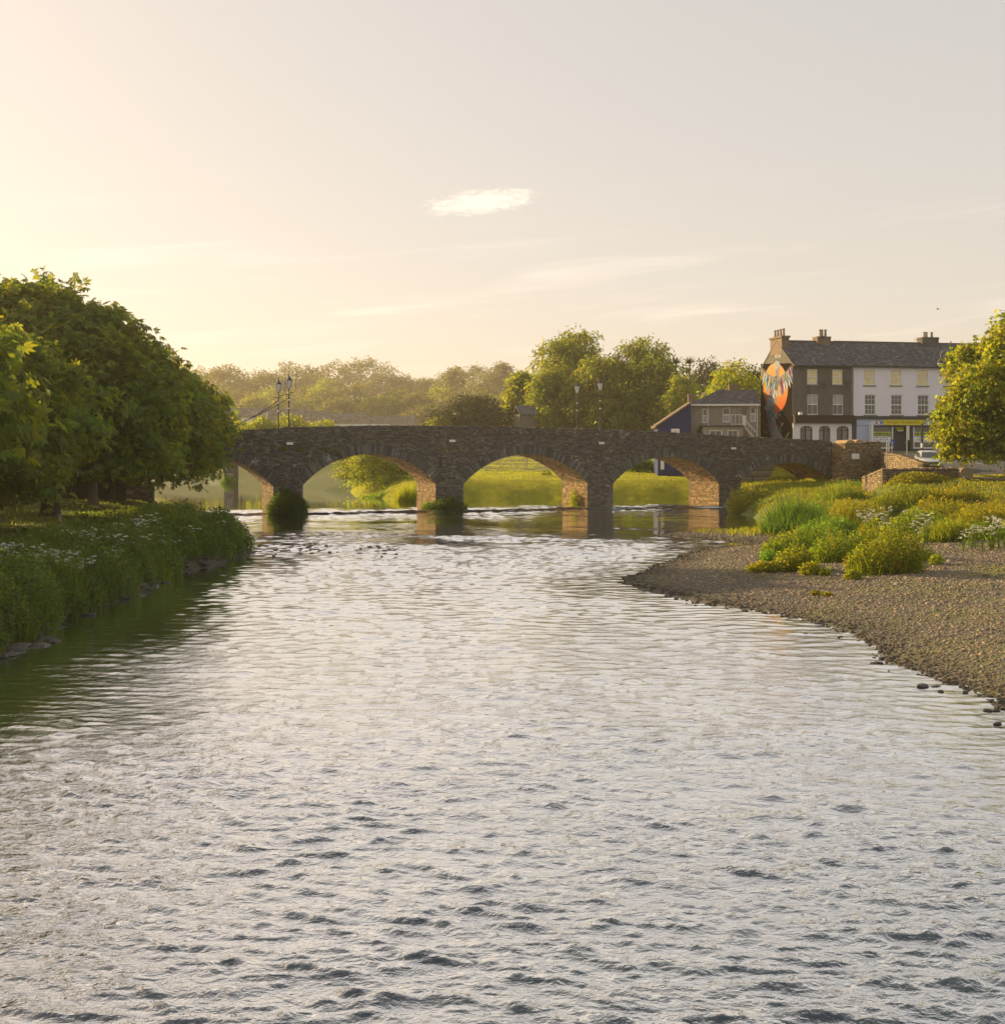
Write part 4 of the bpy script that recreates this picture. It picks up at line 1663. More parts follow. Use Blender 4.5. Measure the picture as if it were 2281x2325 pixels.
# ------------------------------------------------------------------ walls by the road
def wall_run(name, label, cat, a, b, za, zb, thick=0.45, seed=1, n_ind=120, material=None, base=None, ends=True, tones=TONES, coping=True, hr=(0.11, 0.22), lr=(0.2, 0.6)):
    """straight stone wall from a to b (x, y); the stones face the side to the right of a->b; tops za, zb"""
    material = material or STONE_W
    ax, ay = a
    bx, by = b
    L = math.hypot(bx - ax, by - ay)
    rot = math.atan2(by - ay, bx - ax)
    zb0 = min(gh(ax, ay), gh(bx, by)) - 0.5 if base is None else base
    t = thing(name, label, cat, (ax, ay, zb0), rot)
    ha, hb = za - zb0, zb - zb0
    mb = MB()
    mb.prism([(0, 0), (L, 0), (L, hb), (0, ha)], 'y', 0, thick)
    mb.build('core', MORTAR, t)
    top = lambda u: ha + (hb - ha) * np.clip(u / L, 0, 1)
    lay_stones(t, 0, L, 0.25, max(ha, hb), lambda u, z0, z1: top(u) > z1, material=material, n_ind=n_ind, seed=seed, tones=tones, hr=hr, lr=lr)
    if coping:
        r = np.random.default_rng(seed + 50)
        var = []
        for i in range(5):
            m_ = MB()
            m_.col = tuple(tones[i])
            h = r.uniform(.8, 1.2)
            m_.prism([(-.07, 0), (thick + .06, 0), (thick + .02, h * .8), (thick * .5, h), (-.04, h * .8)], 'x', .015, .985)
            var.append(m_.mesh('coping_stone', material))
        u = 0.0
        while u < L - 0.06:
            w = min(r.uniform(.16, .34), L - u)
            o = link('coping_stone', var[int(r.integers(5))], t)
            o.location = (u, 0, float(top(u)) - .01)
            o.scale = (w, 1, r.uniform(.10, .2))
            u += w
    return t


def build_walls():
    # abutment block at the bridge end: left face towards the river, front face towards the viewer
    u0 = b_uY(1888)[0]
    c, s = math.cos(BANG), math.sin(BANG)
    p0 = bworld(u0, -2.05)
    t = thing('abutment_block', 'square stone abutment block with rounded cap at the right end of the bridge', 'wall', (p0.x, p0.y, 1.3), BANG)
    W_, D_, top = 4.3, 2.6, 6.0 - 1.3
    mb = MB()
    mb.box(0, W_, 0, D_, 0, top)
    mb.build('core', MORTAR, t)
    lay_stones(t, 0, W_, 0.2, top, lambda u, z0, z1: (u > -1) & (z1 < top), material=STONE_W, n_ind=140, seed=61, hr=(.1, .2), lr=(.2, .6))
    # left face stones: same courses on a turned helper frame, joined in one part
    r = np.random.default_rng(62)
    mb = MB()
    z = 0.2
    while z < top - .08:
        h = min(r.uniform(.1, .2), top - z)
        y = 0.0
        while y < D_ - .05:
            L = min(r.uniform(.2, .6), D_ - y)
            p = r.uniform(.02, .06)
            mb.col = tuple(TONES[int(r.integers(6))] * r.uniform(.9, 1.3) * np.array((1.1, 1, .9)))
            y0, y1 = y + .01, y + L - .01
            mb.add([(0.03, y0, z), (0.03, y1, z), (0.03, y1, z + h), (0.03, y0, z + h), (-p, y0 + .02, z + .015), (-p, y1 - .02, z + .015), (-p, y1 - .02, z + h - .015), (-p, y0 + .02, z + h - .015)],
                   [(4, 7, 6, 5), (0, 4, 5, 1), (1, 5, 6, 2), (2, 6, 7, 3), (3, 7, 4, 0)])
            y += L
        z += h
    mb.build('side_stonework', STONE_W, t, kind='stuff')
    # rounded caps: a hump of dressed stone over the left corner, upright stones along the rest
    mb = MB()
    mb.col = (1.5, 1.3, 1.1)
    mb.prism([(0.02 + .55 * (1 - math.cos(a)), top - .02 + .32 * math.sin(a)) for a in np.linspace(0, math.pi, 9)], 'y', -.1, 1.7)
    mb.build('cap_stone', STONE_W, t)
    mb = MB()
    mb.col = (1.5, 1.35, 1.15)
    mb.prism([(1.14 + .5 * (1 - math.cos(a)), top - .02 + .36 * math.sin(a)) for a in np.linspace(0, math.pi, 9)], 'y', -.06, 1.7)
    mb.build('cap_stone', STONE_W, t)
    x = 2.2
    while x < W_ - .1:
        w = min(r.uniform(.12, .22), W_ - x)
        mb = MB()
        mb.col = tuple(TONES[int(r.integers(6))] * .8)
        mb.box(x + .01, x + w - .01, -.07, .5, top - .01, top + r.uniform(.10, .2))
        mb.build('coping_stone', STONE_W, t)
        x += w
    # white plaque
    mb = MB()
    fx = lambda px: ((px - CX) / F * p0.y - p0.x) / (c - (px - CX) / F * s)
    zz = lambda py: EYE - (py - HY) / F * (p0.y + 2) - 1.3
    mb.box(fx(1931.5), fx(1948), -.12, -.07, zz(1042), zz(1030))
    pl = thing('plaque', 'blank white rectangular plaque fixed on the stone abutment block', 'plaque', (p0.x, p0.y, 1.3), BANG)
    mb.build('plate', WHITE, pl)
    e = bworld(u0, -2.05) + Vector((c * W_, s * W_, 0))
    # dark wall behind, then the sunlit parapet running down beside the road
    wall_run('roadside_wall', 'shaded stone road wall between the abutment block and the sunlit wall', 'wall', (e.x - .1, e.y + .35), (X_(2041, 101.0), 101.0), 5.05, 4.80, seed=63, n_ind=60, base=2.2)
    wall_run('roadside_wall', 'sunlit orange stone road wall sloping down towards the parked car', 'wall', (X_(2041, 100.9), 100.9), (X_(2094, 90.5), 90.5), 4.80, 4.2, seed=64, n_ind=160, base=2.4,
             hr=(.1, .18), lr=(.16, .45))
    wall_run('roadside_wall', 'short dark end of the road wall beside the car bumper', 'wall', (X_(2094, 90.5), 90.5), (X_(2109, 90.8), 90.8), 4.2, 4.05, seed=65, n_ind=40, base=2.4)
    # low wall in front: its left wing drops towards the river, rounded end pillar on the right
    yf = 87.0
    zt = Z_(1067, yf)
    wall_run('low_wall', 'sunlit low stone wing wall sloping down to the weeds', 'wall', (X_(1957, 94.0), 94.0), (X_(2003, yf), yf), Z_(1086, 94), zt, seed=66, n_ind=110, base=1.0, hr=(.1, .2), lr=(.16, .5))
    wall_run('low_wall', 'long low shaded stone wall in front of the road with rounded end', 'wall', (X_(2003, yf), yf), (X_(2176, yf), yf + .4), zt, Z_(1066, yf), seed=67, n_ind=220, base=1.2, hr=(.1, .2), lr=(.2, .6))
    x = X_(2176, yf)
    t = thing('end_pillar', 'rounded stone end pillar between the low wall and the timber rail', 'pillar', (x, yf - .25, 1.6))
    mb = MB()
    h = Z_(1073, yf) - 1.6
    pts = [(0, 0)] + [(0, h)] + [(.48 * (1 - math.cos(a)), h + .38 * math.sin(a)) for a in np.linspace(.2, math.pi - .2, 8)] + [(.96, h), (.96, 0)]
    mb.prism(pts, 'y', 0, .9)
    mb.build('core', STONE_W, t)
    # retaining wall behind the right arch
    wall_run('retaining_wall', 'pale concrete retaining wall seen through the small right arch', 'wall', (22.5, 120.2), (35.0, 121.0), 4.6, 4.9, seed=68, n_ind=0, material=CONCRETE, base=1.5, coping=False,
             hr=(.6, .9), lr=(2.5, 4))
    # dim wall behind the left trees, with a rail on its river end
    wall_run('boundary_wall', 'dark stone boundary wall in shade behind the riverside trees', 'wall', (-60, 93.0), (-36.5, 93.0), 3.4, 3.2, seed=69, n_ind=100, material=STONE, hr=(.16, .3), lr=(.4, 1.2))
    wall_run('river_end_wall', 'small stone wall stub at the water under the left tree', 'wall', (-33.4, 97.5), (-29.6, 96.8), 3.0, 2.5, seed=70, n_ind=60, material=STONE, base=-.4)
    t = thing('iron_railing', 'thin iron railing under the left riverside trees', 'railing', (-36.4, 93.2, 1.0))
    for i in range(5):
        mb = MB()
        mb.tube([(i * .75, i * .7, 0), (i * .75, i * .7, 1.35)], .035, 5)
        mb.build('post', STEEL, t)
    for z in (.55, .95, 1.3):
        mb = MB()
        mb.tube([(0, 0, z), (3.0, 2.8, z)], .025, 5)
        mb.build('rail', STEEL, t)


build_walls()


def build_rail_fence():
    Y = 85.5
    pts = [(2186, 1084.5), (2224, 1085.5), (2254, 1088), (2290, 1088.5)]
    x0 = X_(2186, Y)
    t = thing('timber_rail_fence', 'low timber rail on three dark posts beside the right tree', 'fence', (x0, Y, 2.4))
    P_ = [(X_(a, Y) - x0, 0, Z_(b, Y) - 2.4) for a, b in pts]
    for i, (a, b) in enumerate(zip(P_, P_[1:])):
        mb = MB()
        mb.tube([(a[0] + .01, 0, a[2]), (b[0] - .01, 0, b[2])], 0.085, 7)
        mb.build('rail', TIMBER, t)
    for px, py in ((2198, 1085), (2227, 1087), (2253, 1089)):
        x = X_(px, Y) - x0
        mb = MB()
        h = Z_(py, Y) - 2.4 + .06
        mb.lathe([(.14, 0), (.14, h - .05), (.1, h)], x, .12, 9)
        mb.build('post', BARK, t)


build_rail_fence()


# ------------------------------------------------------------------ lamps, poles, signs
def lantern_post(px, pbase, ptop, label, depth, arm):
    """lamp post standing on the bridge deck behind the near or far parapet"""
    u, Yf = b_uY(px)
    w = bworld(u, depth)
    # slide along the bridge so that it stands in the right line of sight
    for _ in range(6):
        k = (px - CX) / F
        u += (k * w.y - w.x) / (math.cos(BANG) - k * math.sin(BANG))
        w = bworld(u, depth)
    zb = b_top(u) - 1.05
    zt = Z_(ptop, w.y)
    h = float(zt - zb)
    t = thing('street_lamp', label, 'street lamp', (w.x, w.y, float(zb)), BANG, 'lantern lamp posts on the bridge')
    mb = MB()
    mb.lathe([(.16, 0), (.16, .5), (.10, .6), (.085, 1.4), (.07, 1.5), (.055, h - 1.62), (.08, h - 1.6), (.05, h - 1.5), (.045, h - 1.18)], 0, 0, 8)
    mb.build('post', IRON, t)
    mb = MB()
    mb.tube([(-.34, 0, h - 1.72), (.34, 0, h - 1.72)], .028, 5)
    mb.build('ladder_bar', IRON, t)
    mb = MB()
    mb.lathe([(.13, h - 1.18), (.30, h - .56), (.30, h - .55), (.13, h - 1.17)], 0, 0, 6)
    g = mb.build('lantern', LAMPGLASS, t)
    mb = MB()
    for k in range(6):
        a = math.pi / 3 * k
        mb.tube([(.135 * math.cos(a), .135 * math.sin(a), h - 1.18), (.31 * math.cos(a), .31 * math.sin(a), h - .55)], .014, 4)
    mb.build('lantern_frame', IRON, g)
    mb = MB()
    mb.lathe([(.34, h - .56), (.33, h - .52), (.16, h - .33), (.09, h - .22), (.1, h - .2), (.04, h - .12), (.05, h - .06), (.015, h)], 0, 0, 6)
    mb.build('lantern_cap', IRON, t)
    if arm:
        mb = MB()
        mb.tube([(0.05, 0, h - 1.5), (.25, 0, h - 1.56), (.45, 0, h - 1.5), (.55, 0, h - 1.3), (.56, 0, h - .9), (.60, 0, h + .05)], .03, 5)
        mb.build('bracket_arm', IRON, t)
    for z in (h - 2.2, h - 2.9):
        mb = MB()
        mb.lathe([(.075, z), (.09, z + .04), (.075, z + .09)], 0, 0, 8)
        mb.build('collar', LAMPGLASS, t)
    return w, h, zb


la = lantern_post(632, 972, 858, 'black lantern post with curved side arm, left of the left pair on the bridge', 5.0, True)
lb_ = lantern_post(656, 972, 849, 'taller black lantern post with curved side arm, right of the left pair on the bridge', 0.75, True)
lantern_post(1310, 975, 864, 'black lantern post before the willow, left of the right pair on the bridge', 5.0, False)
lantern_post(1362, 976, 857, 'black lantern post before the willow, right of the right pair on the bridge', 0.75, False)

for (w, h, zb), (ex, ey), lb in ((la, (525, 962), 'sagging dark cable from the left lantern post down behind the left trees'), (lb_, (523, 955), 'sagging dark cable from the taller lantern post down behind the left trees')):
    p = Vector((w.x, w.y, zb + h - 2.0))
    q = P(ex - 90, ey + 44, w.y - 2.0)
    mb = MB()
    mb.tube([p.lerp(q, t) - Vector((0, 0, .35 * 4 * t * (1 - t))) for t in np.linspace(0, 1, 12)], .035, 5)
    tag(mb.build('cable', IRON), lb, 'cable', 'cables strung from the lantern posts')


def sign_post(px, Y, py_top, label, plate=None, r=.04, material=None, band=None):
    zb = gh(X_(px, Y), Y)
    h = Z_(py_top, Y) - zb
    t = thing('sign_post', label, 'sign', (X_(px, Y), Y, zb))
    mb = MB()
    mb.tube([(0, 0, -.3), (0, 0, h)], r, 7)
    mb.build('post', material or STEEL, t)
    if plate:
        x0, x1, z0, z1, m_ = plate
        mb = MB()
        mb.box(x0, x1, -.07, -.03 - r * .0, h - z0, h - z1)
        mb.build('plate', m_, t)
    if band:
        mb = MB()
        mb.lathe([(r + .012, h - band[1]), (r + .012, h - band[0])], 0, 0, 8)
        mb.build('white_band', WHITE, t)
    return t, h


sign_post(2012, 92.5, 1004.5, 'steel post with small edge-on white sign behind the low wall', (.05, .2, .75, .0, CREAM), r=.05)
sign_post(2058, 108.5, 967, 'slim steel post with tall narrow edge-on sign before the shop door', (.02, .2, 1.35, .0, CREAM), r=.05)
sign_post(2092, 112, 962, 'black lamp column with white band before the right shop window', None, r=.11, material=IRON, band=(1.9, 2.35))
t, h = sign_post(2024, 117, 998, 'blue round keep-left sign on a short post before the shop', None, r=.035)
mb = MB()
mb.prism([(.3 * math.cos(a) * .62, h - .3 + .32 * math.sin(a)) for a in np.linspace(0, 2 * math.pi, 17)[:-1]], 'y', -.07, -.045)
d = mb.build('disc', BLUEP, t)
mb = MB()
mb.prism([(-.03, h - .16), (.03, h - .16), (.03, h - .34), (.1, h - .34), (0, h - .48), (-.1, h - .34), (-.03, h - .34)], 'y', -.085, -.072)
mb.build('arrow', WHITE, d)


def swan_lamp():
    Y = 108.0
    x = X_(2157, Y)
    zb = gh(x, Y)
    h = Z_(775, Y) - zb
    t = thing('swan_neck_lamp', 'tall swan neck street lamp hanging before the slate roof beside the right tree', 'street lamp', (x, Y, zb))
    mb = MB()
    mb.lathe([(.14, 0), (.12, 1.2), (.08, 1.3), (.06, h)], 0, 0, 8)
    mb.build('post', IRON, t)
    xa = X_(2134, Y) - x
    zl = Z_(812, Y) - zb
    r = -xa / 2
    mb = MB()
    pts = [(0, 0, zl)] + [(xa / 2 + r * math.cos(a), 0, zl + .15 + r * 1.25 * math.sin(a)) for a in np.linspace(0, math.pi, 12)] + [(xa, 0, zl)]
    mb.tube(pts, .035, 6)
    mb.build('swan_neck', STEEL, t)
    mb = MB()
    r2 = r * .45
    mb.tube([(xa / 2 + r * .35 + r2 * (1 - .05 * i) * math.cos(a), 0, zl + .3 + r2 * (1 - .05 * i) * math.sin(a)) for i, a in enumerate(np.linspace(0, 3.6, 14))], .02, 5)
    mb.build('scroll', STEEL, t)
    mb = MB()
    mb.lathe([(.06, zl + .02), (.1, zl - .1), (.14, zl - .2), (.32, zl - .42), (.34, zl - .5)], xa, 0, 9)
    mb.build('lamp_hood', IRON, t)
    mb = MB()
    mb.lathe([(.27, zl - .5), (.24, zl - .66), (.12, zl - .84), (.03, zl - .88)], xa, 0, 9)
    mb.build('lamp_globe', LAMPGLASS, t)


swan_lamp()


# ------------------------------------------------------------------ parked car
def loft(mb, secs):
    """secs: list of equal-length rings"""
    n = len(secs[0])
    V = [p for s in secs for p in s]
    Fq = []
    for i in range(len(secs) - 1):
        for k in range(n - 1):
            Fq.append((i * n + k, i * n + k + 1, (i + 1) * n + k + 1, (i + 1) * n + k))
    mb.add(V, Fq)


def build_car():
    Y = 94.3
    x = X_(2107, Y)
    zb = gh(x + .3, Y) + .05
    # local: length along y, front towards -y
    t = thing('parked_car', 'silver hatchback parked nose forward on the road behind the stone walls', 'car', (x, Y, zb), R(-11))
    pitch = math.atan((gh(x + .9, Y + 2) - gh(x + .9, Y - 2)) / 4.0)
    t.rotation_euler = (pitch, 0, R(-11))
    # lower body sections from nose to tail: y, half width, bottom, shoulder height, top (bonnet) height
    S = [(-2.12, .60, .36, .58, .62), (-2.05, .76, .24, .66, .72), (-1.85, .84, .20, .70, .82), (-1.4, .87, .20, .76, .90), (-.95, .875, .20, .82, .965), (-.5, .88, .20, .86, .97),
         (.4, .88, .20, .88, .97), (1.2, .88, .20, .90, .98), (1.75, .86, .22, .90, .97), (2.02, .78, .28, .86, .93), (2.12, .66, .40, .74, .82)]
    mb = MB()
    secs = []
    for y, w, b, s, tp in S:
        half = [(w * .86, y, b), (w, y, b + .14), (w * 1.0, y, (b + s) / 2 + .08), (w * .985, y, s), (w * .90, y, tp - .035), (w * .6, y, tp + .005), (0, y, tp + .02)]
        ring = half + [(-px, py, pz) for px, py, pz in half[-2::-1]]
        ring.append((half[0][0], y, b))
        secs.append(ring)
    loft(mb, secs)
    mb.add(secs[0][:-1], [tuple(range(len(secs[0]) - 1))])
    mb.add(secs[-1][:-1], [tuple(reversed(range(len(secs[-1]) - 1)))])
    mb.build('body', CARPAINT, t, smooth=True)
    # cabin: glass lower band and painted roof
    C_ = [(-1.02, .80, .95, .95), (-.35, .74, .95, 1.36), (.1, .70, .95, 1.455), (.9, .69, .95, 1.455), (1.55, .66, .95, 1.36), (2.02, .68, .92, .95)]
    mb = MB()
    secs = []
    for y, w, b, tp in C_:
        bw = .80
        half = [(bw, y, b), (bw - (bw - w) * .5, y, b + (tp - b) * .5), (w, y, tp - .05), (w * .75, y, tp), (0, y, tp + .012)]
        secs.append(half + [(-a, b_, c) for a, b_, c in half[-2::-1]])
    loft(mb, secs)
    mb.build('roof', CARPAINT, t, smooth=True)
    # windscreen and side glass set just outside the cabin skin
    mb = MB()
    e = .012
    mb.add([(-.70, -.93, 1.01 + e), (.70, -.93, 1.01 + e), (.615, -.33, 1.375 + e), (-.615, -.33, 1.375 + e), (0, -.95, 1.02 + e), (0, -.34, 1.40 + e)], [(0, 4, 5, 3), (4, 1, 2, 5)])
    mb.build('windscreen', GLASS_CAR, t, fix=False)
    for sx in (-1, 1):
        for y0, y1, a0, a1 in ((-.62, .38, -.28, .38), (.46, 1.32, .46, 1.25)):
            mb = MB()
            xb, xt = sx * .818, sx * .748
            mb.add([(xb, y0, 1.0), (xb, y1, 1.0), (xt, a1, 1.33), (xt, a0, 1.33)], [(0, 1, 2, 3)])
            mb.build('side_window', GLASS_CAR, t, fix=False)
        mb = MB()
        mb.box(min(sx * .87, sx * 1.05), max(sx * .87, sx * 1.05), -.62, -.46, .98, 1.12)
        mb.build('mirror', CARPAINT, t)
        mb = MB()
        mb.add([(sx * .42, -2.135, .64), (sx * .78, -2.02, .68), (sx * .82, -1.86, .80), (sx * .50, -2.06, .76)], [(0, 1, 2, 3)])
        mb.build('headlight', LAMPGLASS, t, fix=False)
        mb = MB()
        mb.box(min(sx * .885, sx * .90), max(sx * .885, sx * .90), .18, .36, .80, .83)
        mb.build('door_handle', CARPAINT, t)
        for y in (-1.32, 1.30):
            w = MB()
            n = 18
            w.prism([(y + .31 * math.cos(a), .31 + .31 * math.sin(a)) for a in np.linspace(0, 2 * math.pi, n + 1)[:-1]], 'x', sx * .70, sx * .895)
            tyre = w.build('wheel', RUBBER, t)
            m2 = MB()
            m2.prism([(y + .2 * math.cos(a), .31 + .2 * math.sin(a)) for a in np.linspace(0, 2 * math.pi, n + 1)[:-1]], 'x', sx * .896, sx * .905)
            m2.build('rim', STEEL, tyre)
    mb = MB()
    mb.add([(-.40, -2.142, .60), (.40, -2.142, .60), (.44, -2.10, .73), (-.44, -2.10, .73)], [(0, 1, 2, 3)])
    mb.build('grille', IRON, t, fix=False)
    mb = MB()
    mb.box(-.27, .27, -2.17, -2.145, .46, .57)
    mb.build('number_plate', WHITE, t)
    mb = MB()
    mb.box(-.62, .62, -2.14, -2.09, .28, .40)
    mb.build('lower_intake', IRON, t)
    mb = MB()
    mb.box(-.72, .72, -1.9, 1.9, .16, .28)
    mb.build('underbody', IRON, t)


build_car()

# road centre lines on the ramp, thin paint
mb = MB()
for a, b in (((2160, 105), (2150, 107.5)), ((2205, 100), (2232, 99)), ((2120, 112), (2100, 114))):
    p, q = Vector((X_(*a), a[1], 0)), Vector((X_(*b), b[1], 0))
    n = (q - p).normalized().cross(Vector((0, 0, 1))) * .08
    c4 = [p - n, q - n, q + n, p + n]
    mb.add([(v.x, v.y, gh(v.x, v.y) + .03) for v in c4], [(0, 1, 2, 3)])
tag(mb.build('road_marking', WHITE), kind='structure')
mb = MB()
fo, fc, fs = FR.O, FR.c, FR.s
for i in range(22):
    x0, x1 = -.3 + i * 1.2, -.3 + (i + 1) * 1.2 - .015
    cs = [(x0, -1.9), (x1, -1.9), (x1, -.02), (x0, -.02)]
    W = [(fo.x + a * fc - b * fs, fo.y + a * fs + b * fc) for a, b in cs]
    mb.add([(x, y, 4.9) for x, y in W] + [(x, y, 5.2 - .03) for x, y in W], [(4, 5, 6, 7), (0, 1, 5, 4), (1, 2, 6, 5), (3, 0, 4, 7)])
tag(mb.build('pavement', PAVING), kind='structure')


# ------------------------------------------------------------------ foliage
def T_simple():
    V = np.array([(0, 0, 0), (.5, .28, .05), (1, 0, -.12), (.5, -.28, .05)], float)
    return V, np.array([(0, 1, 2), (0, 2, 3)])


def T_narrow():
    V = np.array([(0, 0, 0), (.45, .13, .03), (1, 0, -.2), (.45, -.13, .03)], float)
    return V, np.array([(0, 1, 2), (0, 2, 3)])


def T_palmate():
    V, Fc = [], []
    for i, a in enumerate((-1.15, -.6, 0, .6, 1.15)):
        L = (.62, .85, 1.0, .85, .62)[i]
        c, s = math.cos(a), math.sin(a)
        w = .17 * L
        b = len(V)
        for x, y, z in ((.06, 0, 0), (.6 * L, w, -.05), (1.0 * L, 0, -.32 * L), (.6 * L, -w, -.05)):
            V.append((x * c - y * s, x * s + y * c, z))
        Fc += [(b, b + 1, b + 2), (b, b + 2, b + 3)]
    return np.array(V), np.array(Fc)


def T_lobed():
    V = [(0, 0, 0)]
    for i, a in enumerate(np.linspace(-1.9, 1.9, 7)):
        r = (.55, .38, .85, .55, .85, .38, .55)[i] if i != 3 else 1.0
        V.append((.15 + r * .8 * math.cos(a), r * .75 * math.sin(a), -.12 * r * r))
    return np.array(V, float), np.array([(0, i, i + 1) for i in range(1, 7)])


def T_blade():
    V = np.array([(0, -.5, 0), (0, .5, 0), (.5, .38, .04), (.5, -.38, .04), (1, 0, .16)], float)
    return V, np.array([(0, 1, 2), (0, 2, 3), (3, 2, 4)])


def T_umbel():
    V = [(0, 0, .12)]
    for i in range(6):
        a = math.pi / 3 * i
        V.append((math.cos(a), math.sin(a), -.1))
    return np.array(V, float), np.array([(0, i, i % 6 + 1) for i in range(1, 7)])


def unit(v):
    return v / np.maximum(np.linalg.norm(v, axis=1, keepdims=True), 1e-9)


def scatter(tmpl, pos, xdir, nrm, size, width=None):
    """copies of a leaf template: x along xdir, z along nrm"""
    V, Fc = tmpl
    xd = unit(xdir)
    yd = unit(np.cross(nrm, xd))
    zd = np.cross(xd, yd)
    size = np.broadcast_to(np.asarray(size, float), (len(pos),))
    w = size if width is None else np.broadcast_to(np.asarray(width, float), (len(pos),))
    P_ = (pos[:, None, :] + V[None, :, 0, None] * (xd * size[:, None])[:, None, :] + V[None, :, 1, None] * (yd * w[:, None])[:, None, :] + V[None, :, 2, None] * (zd * size[:, None])[:, None, :])
    n, k = len(pos), len(V)
    return P_.reshape(-1, 3), (Fc[None] + k * np.arange(n)[:, None, None]).reshape(-1, 3), k


def sphere_dirs(r, n):
    v = r.normal(size=(n, 3))
    return unit(v)


def crown_points(r, lobes, n_clump, per, spread, flat=0.6, inner=0.18):
    """leaf positions gathered in boughs over the outer shell of the lobes"""
    L = np.array(lobes, float)
    area = (L[:, 3] * L[:, 4] + L[:, 3] * L[:, 5] + L[:, 4] * L[:, 5])
    cnt = np.maximum(1, (n_clump * area / area.sum()).astype(int))
    C, D, T = [], [], []
    for (cx, cy, cz, rx, ry, rz), n in zip(L, cnt):
        d = sphere_dirs(r, n)
        d[:, 2] = np.where(d[:, 2] < -.75, -d[:, 2], d[:, 2])
        rad = np.where(r.random(n) < inner, r.uniform(.35, .8, n), np.where(r.random(n) < .14, r.uniform(1.05, 1.26, n), r.uniform(.8, 1.06, n)))
        p = np.array((cx, cy, cz)) + d * rad[:, None] * np.array((rx, ry, rz))
        C.append(p)
        D.append(d)
        T.append(rad)
    C, D, T = np.concatenate(C), np.concatenate(D), np.concatenate(T)
    keep = np.ones(len(C), bool)
    for cx, cy, cz, rx, ry, rz in L:
        q = ((C - (cx, cy, cz)) / (rx, ry, rz)) ** 2
        keep &= ~((q.sum(1) < .45) & (T > .82))
    C, D = C[keep], D[keep]
    n = len(C)
    ctone = r.uniform(.72, 1.28, n)
    chue = r.normal(0, 1, n)
    pos = np.repeat(C, per, 0) + r.normal(size=(n * per, 3)) * spread * np.array((1, 1, flat))
    # boughs droop outwards
    dd = np.repeat(D, per, 0)
    off = pos - np.repeat(C, per, 0)
    pos[:, 2] -= .25 * (off[:, 0] ** 2 + off[:, 1] ** 2) / max(spread, .1)
    return pos, dd, np.repeat(ctone, per), np.repeat(chue, per)


def leaf_tint(r, tone, hue, n, dry=0.0):
    t = tone * r.uniform(.75, 1.25, n)
    c = np.stack([t * (1 + .10 * hue + r.normal(0, .08, n)), t, t * (1 - .05 * hue)], 1)
    if dry:
        k = r.random(n) < dry
        c[k] *= np.array((1.9, 1.2, .7))
    return np.clip(c, .2, 3)


def limbs(mb, r, base, z0, rad, targets, lean=(0, 0)):
    """tapered trunk with limbs reaching into the lobes"""
    top = max(t[2] for t in targets) * .72
    ns = 6
    tr = []
    for i in range(ns + 1):
        t = i / ns
        tr.append((lean[0] * t + r.normal(0, .05) * t * rad * 3, lean[1] * t + r.normal(0, .05) * t * rad * 3, -0.4 + (top + .4) * t))
    rr = [rad * (1.45 if i == 0 else 1.0 - .72 * i / ns) for i in range(ns + 1)]
    mb.tube(tr, rr, 9)
    for tx, ty, tz in targets:
        k = min(max(z0 / max(top, .1) + r.uniform(0, .35), .15), .8)
        a = Vector(tr[int(k * ns)])
        b = Vector((tx, ty, tz))
        m_ = a.lerp(b, .5) + Vector((0, 0, .12 * (b - a).length)) + Vector(r.normal(0, .15, 3)) * (b - a).length * .15
        mb.tube([a, a.lerp(m_, .6), m_, m_.lerp(b, .6), b], [rad * .42, rad * .34, rad * .25, rad * .16, rad * .06], 6)


def auto_lobes(r, w, d, z0, z1, n=8, shape='round'):
    """lobes filling a crown envelope of width w, depth d, from z0 to z1"""
    out = [(0, 0, (z0 + z1) / 2, w * .36, d * .36, (z1 - z0) * .44)]
    for i in range(n):
        t = (i + .5) / n
        if shape == 'cone':
            rad = (1 - t) * .42 + .06
        elif shape == 'tall':
            rad = .36 * math.sin(math.pi * (t * .8 + .16))
        else:
            rad = .40 * math.sqrt(max(.05, 1 - (2 * t - .85) ** 2))
        a = i * 2.4 + r.uniform(-.4, .4)
        z = z0 + (z1 - z0) * (.12 + .76 * t)
        s = r.uniform(.16, .26) * (.7 if shape == 'cone' else 1)
        out.append((w * rad * math.cos(a), d * rad * math.sin(a), z, w * s * 1.15, d * s * 1.15, min((z1 - z0) * s * 1.0, w * s * 1.1)))
    return out


def tree(name, label, loc, lobes, trunk_r, leafmat, tmpl, leaf, n_clump, per, spread, seed, group=None, barkm=None, z0=2.0, up=.5, droop=.35, dry=0.0, cat='tree', flat=.6, lean=(0, 0), trunk_h=None, branch=True):
    r = np.random.default_rng(seed)
    t = thing(name, label, cat, loc, 0, group)
    pos, dd, tone, hue = crown_points(r, lobes, n_clump, per, spread, flat)
    n = len(pos)
    xd = unit(dd * np.array((1, 1, .3)) + r.normal(size=(n, 3)) * .65) - np.array((0, 0, droop))
    nr = unit(dd * .6 + np.array((0, 0, up)) + r.normal(size=(n, 3)) * .42)
    V, Fc, k = scatter(tmpl, pos, xd, nr, leaf * r.uniform(.7, 1.3, n))
    link('crown', np_mesh('crown', V, Fc, leafmat, tint=np.repeat(leaf_tint(r, tone, hue, n, dry), k, 0)), t)
    if branch:
        mb = MB()
        tg = [(l[0], l[1], l[2]) for l in lobes[1:]]
        limbs(mb, r, loc, z0, trunk_r, tg or [(0, 0, lobes[0][2])], lean)
        mb.build('trunk', barkm or BARK, t, smooth=True, fix=False)
    return t


SIMPLE, NARROW, PALM, LOBED, BLADE, UMBEL = T_simple(), T_narrow(), T_palmate(), T_lobed(), T_blade(), T_umbel()


